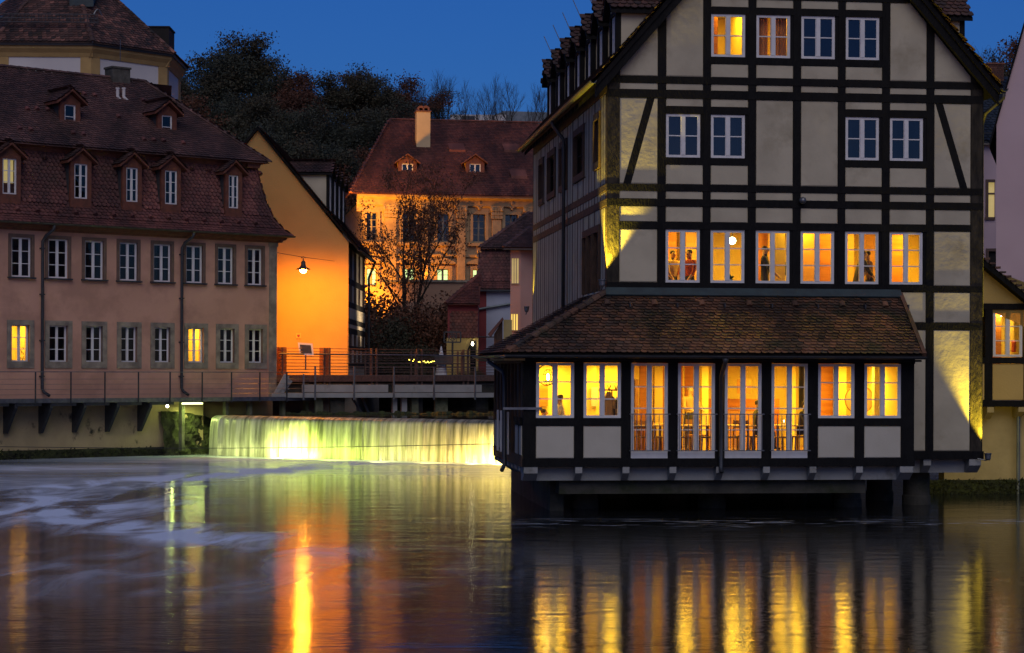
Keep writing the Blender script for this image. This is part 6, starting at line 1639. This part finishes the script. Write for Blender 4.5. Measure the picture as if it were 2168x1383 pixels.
f.add('gable_wall', MB().prism([(0, 0), (xr_, 0), (xr_, zr0 + 2), (xr_ / 2, zr0 + sp_ * xr_ / 2), (0, zr0)], 0, .4), 'pink_wall'); f.add('side_wall', MB().box(0, .3, .4, 12, 0, zr0), 'pink_wall')
f.add('roof', MB().prism([(-.25, zr0 - .25 * sp_ - .1), (xr_ / 2, zr0 + sp_ * xr_ / 2 + .05), (xr_ / 2, zr0 + sp_ * xr_ / 2 + .3), (-.25, zr0 - .25 * sp_ + .12)], -.15, 12), 'timber')
o_ = at(2074, 780, 88); t_, f = hip_house('slate_roofed_house', 'pink walled house with blue slate roof seen in the gap behind the timber house', 'house', T((o_.x, o_.y, 0)))
X = lambda px, y=0: f.px(px, 500, y)[0]; ZZ = lambda py, y=0: f.px(2092, py, y)[1]
hs = [(X(2092), X(2106), ZZ(460), ZZ(386)), (X(2093), X(2110), ZZ(575), ZZ(532))]
f.add('wall', wall_cells(MB(), -1, X(2200), 0, ZZ(308), 0, .3, hs), 'pink_wall'); f.add('window', MB().box(hs[0][0], hs[0][1], .1, .14, hs[0][2], hs[0][3]), 'lit_dim'); f.add('window', MB().box(hs[1][0], hs[1][1], .1, .14, hs[1][2], hs[1][3]), 'dark_int')
for h in hs: f.add('window_surround', MB().box(h[0] - .12, h[0], -.05, .1, h[2], h[3] + .12).box(h[0], h[1], -.05, .1, h[3], h[3] + .12).box(h[0] - .15, h[1], -.08, .1, h[2] - .12, h[2]), 'sandstone_brown')
f.add('sash_bar', MB().box(hs[0][0], hs[0][1], .05, .09, ZZ(412), ZZ(408)), 'sandstone_brown')
f.add('cornice', MB().box(-1, X(2200), -.25, .1, ZZ(308), ZZ(300)), 'sandstone')
pr = [(-.3, ZZ(301)), (3.4, ZZ(168, 3.4))]
shell(f, pr, lambda i, z: -1, lambda i, z: 4, m_='slate_blue'); roof_tiles(f, (0, 0, 0), (1, 0, 0), (0, 1, 0), pr, lambda i, z: -1, lambda i, z: 3, .24, .2, 'slate_blue')
gg = MB()
for i in range(14): gg.bar((i * .2, .1, ZZ(291)), (i * .2, .1, ZZ(280)), .03)
gg.bar((-.2, .1, ZZ(281)), (3, .1, ZZ(281)), .04).bar((-.2, .1, ZZ(288)), (3, .1, ZZ(288)), .04); f.add('snow_guard', gg, 'dark_metal')
ck = MB(); xa, xb = X(2088, 3.4), X(2122, 3.4); za, zb = ZZ(168, 3.4), ZZ(138, 3.4)
bk_ = []
for r in range(8):
    for c in range(6):
        w_ = (xb - xa) / 5.5; x = xa + (c - (.5 if r % 2 else 0)) * w_; x0, x1 = max(xa, x), min(xb, x + w_ - .02)
        if x1 - x0 > .03: f.add('brick', MB().box(x0, x1, 3.2, 3.3, za - .1 + r * (zb - za + .1) / 8, za - .1 + (r + 1) * (zb - za + .1) / 8 - .02), 'brick_t')
f.add('chimney', MB().box(xa + .01, xb - .01, 3.22, 3.9, za - .5, zb).box(xa - .05, xb + .05, 3.15, 3.95, zb + .001, zb + .08), 'brick')

# ------------------------------------------------------------------ trees
def branch_tree(seed, H, spread=.5, levels=4, r0=.16, n=5, upb=.5, tips=None, nseg=3, first=.25, sides=5, trunks=1):
    r = random.Random(seed); mb = MB(); tips = [] if tips is None else tips
    def grow(p, d, L, rad, lv):
        path = [p]; rads = [rad]; q = p; dd = d
        for i in range(nseg):
            dd = (dd + Vector((r.uniform(-1, 1), r.uniform(-1, 1), r.uniform(-.3, .6))) * .16).normalized()
            q = q + dd * (L / nseg); path.append(q); rads.append(rad * (1 - .62 * (i + 1) / nseg))
        mb.tube(path, rads, sides if lv < 2 else 3, caps=False)
        if lv >= levels: tips.append((q, dd)); tips.append((path[1], dd)); return
        for k in range(n if lv else n + 3):
            t = first + (1 - first) * (k + r.random()) / (n if lv else n + 3) if lv == 0 else r.uniform(.25, 1)
            seg = min(nseg - 1, int(t * nseg)); pp = path[seg].lerp(path[seg + 1], t * nseg - seg)
            a = Vector((r.uniform(-1, 1), r.uniform(-1, 1), r.uniform(-.1, .5))).normalized()
            nd = (dd * upb + a * spread + Vector((0, 0, .25))).normalized()
            grow(pp, nd, L * r.uniform(.42, .62), max(.012, rad * .42 * (1.2 - t * .5)), lv + 1)
        grow(q, dd, L * .45, rad * .38, lv + 1)
    for k in range(trunks):
        a = Vector((r.uniform(-.22, .22), r.uniform(-.1, .1), 1)).normalized() if trunks > 1 else Vector((r.uniform(-.05, .05), 0, 1)).normalized()
        grow(Vector((k * .25 * trunks - .2 * (trunks > 1), 0, 0)), a, H * .62, r0, 0)
    return mb, tips
def leaves(tips, per, rad, size, seed, extra=None):
    r = np.random.RandomState(seed); P = np.array([tuple(t[0]) for t in tips]); idx = np.repeat(np.arange(len(P)), per)
    C = P[idx] + r.normal(0, rad, (len(idx), 3)) * np.array([1, 1, .7])
    s = size * r.uniform(.6, 1.3, (len(C), 1)); a = r.normal(0, 1, (len(C), 3)); a /= np.linalg.norm(a, axis=1)[:, None]
    b = r.normal(0, 1, (len(C), 3)); b -= a * (a * b).sum(1)[:, None]; b /= np.linalg.norm(b, axis=1)[:, None]
    V = np.stack([C - a * s, C - b * s * .55, C + a * s, C + b * s * .55], 1).reshape(-1, 3)
    return V, len(C)
TREES = {}
def leafy(kind, seed, H, per, rad, size, mname, **kw):
    tips = []; mb, tips = branch_tree(seed, H, tips=tips, **kw); tr = mb.mesh('trunk', 'bark')
    V, n_ = leaves(tips, per, rad, size, seed)
    o = add_big('crown', V, [(0, 1, 2, 3)], 4, n_, mname, None); me = o.data; bpy.data.objects.remove(o)
    TREES[kind] = (max(v.co.z for v in me.vertices) * .97, tr, me)
def bare(kind, seed, H, **kw):
    mb, _ = branch_tree(seed, H, **kw); TREES[kind] = (max(v[2] for v in mb.v), mb.mesh('trunk', 'bark'), None)
leafy('oak', 3, 15, 40, .55, .15, 'leaf_autumn', spread=.8, n=4, levels=3, r0=.3, upb=.35)
leafy('beech', 8, 15, 38, .6, .14, 'leaf_dark', spread=.85, n=4, levels=3, r0=.28, upb=.3)
leafy('maple', 21, 13, 36, .55, .15, 'leaf_brown', spread=.85, n=4, levels=3, r0=.26, upb=.35)
bare('poplar', 5, 12, spread=.42, n=6, levels=3, r0=.14, upb=.75)
bare('ash', 15, 12, spread=.6, n=6, levels=3, r0=.16, upb=.6)
def tree(kind, x, y, z, H, label, group, rot=None, name=None, wide=1.0):
    h0, tr, cr = TREES[kind]; k = H / h0
    t = Thing(name or 'tree', label, 'tree', T((x, y, z)) @ RZ(random.uniform(0, 6.28) if rot is None else rot) @ Matrix.Diagonal((k * wide, k * wide, k, 1)), group)
    link('trunk', tr, t.o)
    if cr: link('crown', cr, t.o)
    return t
hill = [('oak', 400, 165, 205), ('beech', 440, 112, 208), ('oak', 487, 66, 210), ('beech', 530, 110, 207), ('oak', 572, 102, 212), ('maple', 612, 150, 205), ('beech', 655, 160, 210), ('oak', 700, 155, 206),
        ('maple', 748, 148, 210), ('oak', 800, 145, 207), ('maple', 845, 160, 212), ('beech', 385, 230, 188), ('maple', 425, 205, 186), ('beech', 470, 190, 190), ('oak', 520, 200, 186), ('beech', 575, 205, 189), ('beech', 620, 215, 185), ('maple', 665, 225, 190),
        ('beech', 715, 230, 186), ('oak', 765, 225, 190), ('beech', 820, 215, 187), ('maple', 870, 225, 196), ('beech', 400, 290, 170), ('maple', 450, 275, 168), ('oak', 505, 300, 166), ('beech', 550, 270, 170), ('oak', 600, 290, 167), ('beech', 645, 290, 170),
        ('oak', 690, 310, 166), ('beech', 740, 300, 169), ('maple', 790, 310, 172), ('oak', 360, 240, 175), ('beech', 610, 340, 155), ('oak', 660, 355, 154), ('maple', 705, 350, 156), ('beech', 560, 330, 156), ('beech', 505, 350, 158),
        ('beech', 915, 215, 225), ('oak', 330, 200, 200), ('beech', 290, 220, 200)]
names_ = {'oak': 'olive brown autumn oak on the wooded hill', 'beech': 'dark green broadleaf tree on the wooded hill', 'maple': 'rusty brown autumn tree on the wooded hill'}
sky_ = sorted(range(11), key=lambda i: hill[i][1]); ORD = ['first', 'second', 'third', 'fourth', 'fifth', 'sixth', 'seventh', 'eighth', 'ninth', 'tenth', 'eleventh', 'twelfth']
for k, (kd, px_, py_, Y) in enumerate(hill):
    p = at(px_, py_, Y); g = tz(p.x, Y) - .3; H = max(8., (p.z - g) * 1.02)
    if k == 2: lab = 'tallest broad crowned tree on the wooded hill skyline, left of centre'
    elif k == 4: lab = 'second tall tree on the hill skyline, right of the tallest one'
    elif k < 11: lab = ORD[sky_.index(k)] + ' from the left of the leafy trees along the hill skyline, ' + {'oak': 'olive brown', 'beech': 'dark green', 'maple': 'rusty'}[kd]
    else: lab = names_[kd] + ', below the skyline trees'
    t = tree(kd, p.x, Y, g, H, lab, 'leafy trees along the hill skyline' if k < 11 else names_[kd] + ' below the skyline', name={'oak': 'oak_tree', 'beech': 'beech_tree', 'maple': 'maple_tree'}[kd], wide=1.15)
bares = [('ash', 893, 160, 228), ('poplar', 925, 140, 230), ('ash', 950, 146, 232), ('poplar', 985, 160, 226), ('ash', 1030, 175, 215), ('poplar', 1058, 148, 226), ('ash', 1082, 160, 230), ('poplar', 1118, 170, 228), ('ash', 1150, 178, 232), ('ash', 1010, 200, 236), ('poplar', 905, 170, 240)]
bares.sort(key=lambda q: q[1])
for kb, (kd, px_, py_, Y) in enumerate(bares):
    p = at(px_, py_, Y); g = tz(p.x, Y) - .3
    tree(kd, p.x, Y, g, (p.z - g) * 1.0, ORD[kb] + ' leafless tree from the left of the row above the palace roof', 'bare trees on the hilltop', name='bare_tree', wide=1.1 if kd == 'ash' else .9)
p = at(2092, 68, 190); tree('ash', p.x, 190, 20, p.z - 20, 'bare spreading tree at the upper right above the brick chimney', None, name='bare_tree', wide=1.3)
p = at(2150, 62, 178); tree('maple', p.x, 178, 19, p.z - 19, 'leafy brown tree at the upper right edge behind the pink roof', None, name='maple_tree', wide=.9)
p = at(2125, 115, 170); tree('oak', p.x, 170, 16, p.z - 16, 'lower olive tree behind the brick chimney at the upper right', None, name='oak_tree', wide=.8)
# the tree by the far bank
leafy('bank', 33, 12.8, 26, .24, .085, 'leaf_brown', spread=.8, n=3, levels=3, r0=.22, upb=.5, trunks=2, first=.3)
p = at(866, 790, 112); tree('bank', p.x, p.y, 2.4, 13.0, 'two stemmed tree with thin rusty leaves in front of the lit palace', None, rot=.3, name='bank_tree', wide=.72)
leafy('shrub', 44, 4.6, 26, .42, .10, 'leaf_brown', spread=.9, n=5, levels=2, r0=.08, upb=.3, trunks=3, first=.1)
leafy('shrub_green', 45, 4.6, 30, .45, .10, 'leaf_autumn', spread=.9, n=5, levels=2, r0=.08, upb=.3, trunks=3, first=.1)
for k, (kd, px_, Y, H, lb) in enumerate([('shrub', 805, 107, 4.6, 'rusty shrub nearest the timbered side wall'), ('shrub_green', 842, 106, 4.2, 'olive shrub below the double trunk'), ('shrub', 880, 107, 4.8, 'rusty shrub right of the double trunk'),
      ('shrub', 915, 108, 4.4, 'rusty shrub left of the small red house'), ('shrub_green', 822, 103.5, 2.6, 'low olive bush behind the bridge rail'), ('shrub_green', 865, 103.5, 2.6, 'low olive bush left of the string lights'), ('shrub_green', 985, 101.5, 1.2, 'low green garden bush right of the parasol'), ('shrub_green', 1015, 101.5, 1.3, 'low green garden bush below the red wall strip'),
      ('shrub', 795, 112, 6.2, 'taller rusty bush glowing orange beside the timbered wall'), ('shrub', 935, 111, 5.6, 'taller rusty bush before the terrace wall')]):
    p = at(px_, 790, Y); t = tree(kd, p.x, p.y, 2.3, H, lb, None, name='shrub', wide=1.0); t.o['category'] = 'shrub'
lamp('SPOT', 'palace_light', tuple(at(690, 470, 124)), 5000, (1.0, .42, .05), .3, angle=math.radians(60), blend=.6, target=tuple(at(890, 290, 136)))
lamp('SPOT', 'unseen_garden_light', tuple(at(800, 640, 118)), 500, OR, .2, angle=math.radians(150), blend=.7, target=tuple(at(800, 560, 128)))
lamp('SPOT', 'unseen_garden_light', tuple(at(850, 690, 97)), 420, (1.0, .74, .46), .3, angle=math.radians(110), blend=.7, target=tuple(at(762, 650, 97)))  # added lamp without a fixture, brightens the gable house's timbered side wall
# steam from the palace chimney
# ------------------------------------------------------------------ people and furniture behind the lit windows
def person(label, W, pose, shirt, hairm='hair', legs='trousers', lean=0.0, head_turn=0.0, arm=.5, group=None, s=1.0):
    """one continuous skinned body; every face takes the cloth or skin of its nearest joint"""
    J = {}; E = []
    sit = pose == 'sit'; hz = .50 if sit else .93
    def up(h): return Vector((0, math.sin(lean) * -h, math.cos(lean) * h))
    base = Vector((0, 0, hz))
    J['pel'] = (base, .145, legs); J['wst'] = (base + up(.16), .125, shirt); J['chs'] = (base + up(.36), .175, shirt); J['nck0'] = (base + up(.50), .085, shirt)
    J['nck'] = (base + up(.56), .055, 'skin'); hd = base + up(.56) + Vector((0, -.02, .11)); J['hd0'] = (hd, .074, 'skin'); J['hd1'] = (hd + Vector((0, .01, .09)), .085, hairm)
    J['nose'] = (hd + Vector((math.sin(head_turn) * .10, -math.cos(head_turn) * .10, .0)), .018, 'skin')
    E += [('pel', 'wst'), ('wst', 'chs'), ('chs', 'nck0'), ('nck0', 'nck'), ('nck', 'hd0'), ('hd0', 'hd1'), ('hd0', 'nose')]
    for sd, n in ((-1, 'l'), (1, 'r')):
        sh = base + up(.46) + Vector((sd * .185, 0, 0)); el = sh + Vector((sd * .05, -.10 - .05 * arm, -.25)); hn = el + Vector((-sd * .05, -.23 * arm - .02, -.24 + .26 * arm))
        J['sh' + n] = (sh, .075, shirt); J['el' + n] = (el, .048, shirt); J['wr' + n] = (hn, .032, 'skin')
        E += [('chs', 'sh' + n), ('sh' + n, 'el' + n), ('el' + n, 'wr' + n)]
        hd_ = (hn - el).normalized(); J['pm' + n] = (hn + hd_ * .07, .034, 'skin'); E.append(('wr' + n, 'pm' + n))
        for q in range(4): J['f%d%s' % (q, n)] = (hn + hd_ * (.15 - .01 * abs(q - 1)) + Vector(((q - 1.5) * .022, 0, -.02)), .009, 'skin'); E.append(('pm' + n, 'f%d%s' % (q, n)))
        J['th' + n] = (hn + hd_ * .08 + Vector((-sd * .05, 0, .02)), .011, 'skin'); E.append(('wr' + n, 'th' + n))
        hp = base + Vector((sd * .09, 0, -.02))
        if sit: kn = hp + Vector((sd * .04, -.42, .0)); an = kn + Vector((0, -.02, -.41))
        else: kn = hp + Vector((sd * .02, -.02, -.43)); an = kn + Vector((0, .03, -.41))
        J['hp' + n] = (hp, .10, legs); J['kn' + n] = (kn, .062, legs); J['an' + n] = (an, .042, legs); J['ft' + n] = (an + Vector((0, -.16, -.035)), .035, 'shirt_dark')
        E += [('pel', 'hp' + n), ('hp' + n, 'kn' + n), ('kn' + n, 'an' + n), ('an' + n, 'ft' + n)]
    keys = list(J); me = bpy.data.meshes.new('body'); me.from_pydata([tuple(J[k][0] * s) for k in keys], [(keys.index(a), keys.index(b)) for a, b in E], [])
    o = bpy.data.objects.new('tmp', me); COL.objects.link(o); mod = o.modifiers.new('skin', 'SKIN'); o.modifiers.new('sub', 'SUBSURF').levels = 1
    if not me.skin_vertices: pass
    lay = me.skin_vertices[0].data
    for i, k in enumerate(keys): lay[i].radius = (J[k][1] * s, J[k][1] * s * (.75 if k in ('chs', 'wst', 'pel') else 1)); lay[i].use_root = (k == 'pel')
    dg = bpy.context.evaluated_depsgraph_get(); m2 = bpy.data.meshes.new_from_object(o.evaluated_get(dg)); bpy.data.objects.remove(o)
    ms = sorted(set(v[2] for v in J.values())); m2.materials.clear()
    for q in ms: m2.materials.append(MATS[q])
    for f in m2.polygons:
        c = f.center; best = min(keys, key=lambda k: (c - J[k][0] * s).length - J[k][1] * s * .8); f.material_index = ms.index(J[best][2]); f.use_smooth = True
    t = Thing('person', label, 'person', W, group); link('body', m2, t.o)
    h = MB().lathe([(.05, -.03), (.072, 0), (.076, .04), (.06, .075), (.03, .09)], (hd.x * s, hd.y * s + .025, hd.z * s + .03), 14); obj('hair', h, hairm, t.o, smooth=True)
    return t
FLA = FZ
def inA(px, y, z=None, rot=0.0): return annex.W @ T((A.px(px, 850, y)[0], y, FLA if z is None else z)) @ RZ(rot)
def inF(px, y, rot=0.0): return house.W @ T((F.px(px, 545, y)[0], y, FL1)) @ RZ(rot)
R_90 = math.pi / 2
person('person in a white shirt leaning at the table behind the first annex window', inA(1193, -.75, FLA + .24, rot=-R_90 * 1.1), 'sit', 'shirt_white', lean=.15)
person('person in dark clothes seated low at the left of the first annex window', inA(1146, -.5, FLA - .12, rot=R_90), 'sit', 'shirt_tan', lean=.1)
person('standing waiter in a pale shirt behind the fourth annex window', inA(1461, 1.3, rot=.3), 'stand', 'shirt_tan', 'hair_grey', arm=.8)
person('guest in a dark coat seated behind the railing of the sixth annex window', inA(1696, -.6, FLA + .1, rot=R_90 * .6), 'sit', 'shirt_dark', lean=.2)
person('guest in dark green seated at the right side of the fifth annex window', inA(1602, -.55, FLA + .1, rot=R_90), 'sit', 'shirt_dark', lean=.05)
person('man in a white shirt beside the round mirror in the last annex window', inA(1856, .2, FLA + .24, rot=R_90), 'sit', 'shirt_white', 'hair_grey', lean=.1)
person('guest in a red top behind the first upper lit window', inF(1460, 1.2, -.9), 'stand', 'shirt_red', arm=.3, s=1.04)
person('guest in a tan top at the left of the first upper lit window', inF(1424, 1.6, .5), 'stand', 'shirt_tan', arm=.3, s=1.04)
person('standing person in a dark suit behind the third upper lit window', inF(1619, .9, R_90 * .8), 'stand', 'shirt_dark', s=1.1)
person('person in dark clothes further back behind the third upper lit window', inF(1646, 2.6, -.5), 'stand', 'shirt_dark', s=1.08)
person('person in dark clothes bending over behind the fifth upper lit window', inF(1814, .9, R_90), 'stand', 'shirt_dark', lean=.3, s=1.06)
person('person in a tan top facing them behind the fifth upper lit window', inF(1842, 1.0, -R_90), 'stand', 'shirt_tan', lean=.1, s=1.04)

def copy_tree(o, M, label, parent=None):
    c = o.copy(); COL.objects.link(c); c.parent = parent
    if parent is None: c.matrix_basis = M; c['label'] = label
    for ch in list(o.children): copy_tree(ch, None, None, c)
    return c
def chair0(label, W):
    t = Thing('chair', label, 'chair', W, 'chairs in the dining room'); m_ = 'chair_wood'
    obj('seat', MB().box(-.21, .21, -.21, .21, .43, .465), m_, t.o)
    for x, y, h in ((-.19, -.19, .43), (.19, -.19, .43), (-.19, .19, .86), (.19, .19, .86)): obj('leg', MB().bar((x * 1.08, y * 1.12, 0), (x, y * (1.0 if h < .5 else 1.2), h), .034), m_, t.o)
    obj('backrest', MB().box(-.19, .19, .205, .235, .66, .85), m_, t.o)
    return t
cl = [(1352, -.9, .6, 'left of the table behind the third annex window'), (1378, -.4, 2.4, 'right of the table behind the third annex window'), (1402, -1.0, -1.5, 'nearest the glass at the right of the third annex window'),
      (1447, -.9, 1.4, 'at the left side of the fourth annex window'), (1475, .6, .2, 'behind the table in the fourth annex window'), (1500, -1.0, -1.6, 'at the right side of the fourth annex window'),
      (1549, -1.0, 1.5, 'at the left side of the fifth annex window'), (1573, -.2, .0, 'in the middle of the fifth annex window'), (1646, -1.0, 1.6, 'at the left side of the sixth annex window'), (1697, -.6, -1.6, 'under the guest in the sixth annex window'), (1602, -.55, -1.6, 'under the guest in the fifth annex window'), (1193, -.75, 1.6, 'under the person in the white shirt, first annex window')]
c0 = None
for px_, y, r, lb in cl:
    if c0 is None: c0 = chair0('brown wooden chair ' + lb, inA(px_, y, rot=r)); continue
    copy_tree(c0.o, inA(px_, y, rot=r), 'brown wooden chair ' + lb)
def table0(label, W):
    t = Thing('dining_table', label, 'table', W, 'dining tables')
    obj('tabletop', MB().box(-.4, .4, -.4, .4, .72, .75), 'table_top', t.o)
    for x in (-.35, .35):
        for y in (-.35, .35): obj('leg', MB().box(x - .025, x + .025, y - .025, y + .025, 0, .72), 'chair_wood', t.o)
    return t
tl = [(1364, -.5, 'behind the third annex window'), (1476, -.6, 'behind the fourth annex window'), (1562, -.6, 'behind the fifth annex window'), (1668, -.5, 'behind the sixth annex window'), (1170, -.6, 'behind the first annex window'), (1395, 1.2, 'further back in the third annex window'), (1745, -.4, 'behind the seventh annex window')]
t0 = None
for px_, y, lb in tl:
    if t0 is None: t0 = table0('pale wooden dining table ' + lb, inA(px_, y)); continue
    copy_tree(t0.o, inA(px_, y), 'pale wooden dining table ' + lb)
# pendant lamp with its big ring, coats, mirror, candles, flowers
p = inA(1160, -1.2).translation; zc_ = at(1160, 800, p.y).z
pd = Thing('pendant_lamp', 'black wire cage pendant lamp with a large loop in the first annex window', 'lamp', T((p.x, p.y, zc_)))
b = MB()
for k in range(6):
    a = k * math.pi / 3; b.tube([(.12 * math.cos(a) * q, .12 * math.sin(a) * q, z) for q, z in ((.5, .2), (1, .08), (1, -.08), (.5, -.17))], .006, 4)
for z, q in ((.2, .06), (.08, .12), (-.08, .12), (-.17, .06)): b.tube([(q * math.cos(t * math.pi / 8), q * math.sin(t * math.pi / 8), z) for t in range(17)], .006, 4)
obj('cage', b, 'timber', pd.o); obj('loop', MB().tube([(.30 * math.sin(t * math.pi / 12) * (.75 if t < 12 else .85) - .02, 0, .12 - .26 * math.cos(t * math.pi / 12) - (.05)) for t in range(25)], .016, 6), 'timber', pd.o)
obj('bulb', MB().lathe([(.02, .1), (.035, .04), (.03, -.04), (.01, -.06)], (0, 0, 0), 10), 'bulb_white', pd.o)
p = inA(1296, -.9).translation
ct_ = Thing('coat_rack', 'coat rack with a tan and a dark coat in the second annex window', 'coat rack', T((p.x, p.y, FZ)) @ RZ(TH))
b = MB().box(-.35, .35, -.02, .02, 1.62, 1.66)
for i in range(4):
    x = -.27 + i * .18; b.bar((x, -.02, 1.64), (x - .04, -.08, 1.76), .018).bar((x, -.02, 1.64), (x + .04, -.08, 1.76), .018)
b.tube([(0, .05, 0), (0, .05, 1.64)], .02, 6); obj('rack', b, 'chair_wood', ct_.o)
def coat(lab, dx, m_):
    b = MB(); pr_ = [(.0, .07), (.18, .22), (.45, .2), (.8, .24), (1.0, .27)]
    n = 20; vs = []
    for d, w in pr_:
        for k in range(n):
            a = 2 * math.pi * k / n; rr = 1 + .14 * math.sin(a * 5) * min(1, d * 2); vs.append((math.cos(a) * w * rr * .62, math.sin(a) * w * rr * .45, 1.6 - d))
    fs = [(i * n + k, i * n + (k + 1) % n, (i + 1) * n + (k + 1) % n, (i + 1) * n + k) for i in range(len(pr_) - 1) for k in range(n)]
    b.add(vs, fs); b.tube([(-.08, 0, 1.46), (-.17, -.02, 1.15), (-.18, -.03, .85)], [.06, .055, .045], 8).tube([(.08, 0, 1.46), (.17, -.02, 1.15), (.18, -.03, .85)], [.06, .055, .045], 8)
    obj('coat', b, m_, None, T((p.x, p.y - .1, FZ)) @ T((dx, 0, 0)), smooth=True, label=lab, category='coat')
coat('tan coat hanging on the rack in the second annex window', -.09, 'shirt_tan'); coat('dark jacket hanging right of the tan coat on the rack', .24, 'shirt_dark')
p = inA(1819, .4).translation; zc_ = at(1819, 846, p.y).z; rr = 30 * p.y / FPX
mi = Thing('round_mirror', 'large round mirror seen through the last two annex windows', 'mirror', T((p.x, p.y, zc_)))
obj('mirror_disc', MB().prism([(rr * math.cos(t * math.pi / 18), rr * math.sin(t * math.pi / 18)) for t in range(36)], -.01, .02), 'table_top', mi.o)
obj('rim', MB().tube([(rr * math.cos(t * math.pi / 18), -.005, rr * math.sin(t * math.pi / 18)) for t in range(37)], .014, 6), 'chair_wood', mi.o)
p = inA(1660, -.5).translation
ca_ = Thing('candle', 'lit candle on the table in the sixth annex window', 'candle', T((p.x, p.y, FZ + .75))); obj('wax', MB().lathe([(.03, 0), (.03, .07)], (0, 0, 0), 10), 'white_paint', ca_.o); obj('flame', MB().lathe([(.004, .075), (.012, .095), (.003, .125)], (0, 0, 0), 8), 'bulb_white', ca_.o)
a_ = inF(1545, .55).translation; zf = F.px(1545, 592, .55)[1]
fl = Thing('flower_bowl', 'small bowl of green flowers on the sill of the second upper lit window', 'flowers', T((a_.x, a_.y, zf))); b = MB()
r_ = random.Random(2)
for i in range(70):
    d = Vector((r_.uniform(-1, 1), r_.uniform(-1, 1), r_.uniform(0, 1))).normalized() * r_.uniform(.06, .15); b.bar(d * .6, d, .03, .012)
obj('leaves', b, 'leaf_potted', fl.o); obj('bowl', MB().lathe([(.04, -.12), (.08, -.06), (.09, 0)], (0, 0, 0), 12), 'white_paint', fl.o)
p = F.px(1550, 510, 1.5); w = house.W @ Vector((p[0], 1.5, p[1]))
gl_ = Thing('globe_lamp', 'bright white round lamp inside the second upper lit window', 'lamp', T(tuple(w))); obj('globe', MB().lathe([(.02, -.10), (.08, -.07), (.11, 0), (.08, .07), (.02, .10)], (0, 0, 0), 16), 'globe', gl_.o, smooth=True); obj('stem', MB().tube([(0, 0, .1), (0, 0, .5)], .012, 6), 'steel', gl_.o)
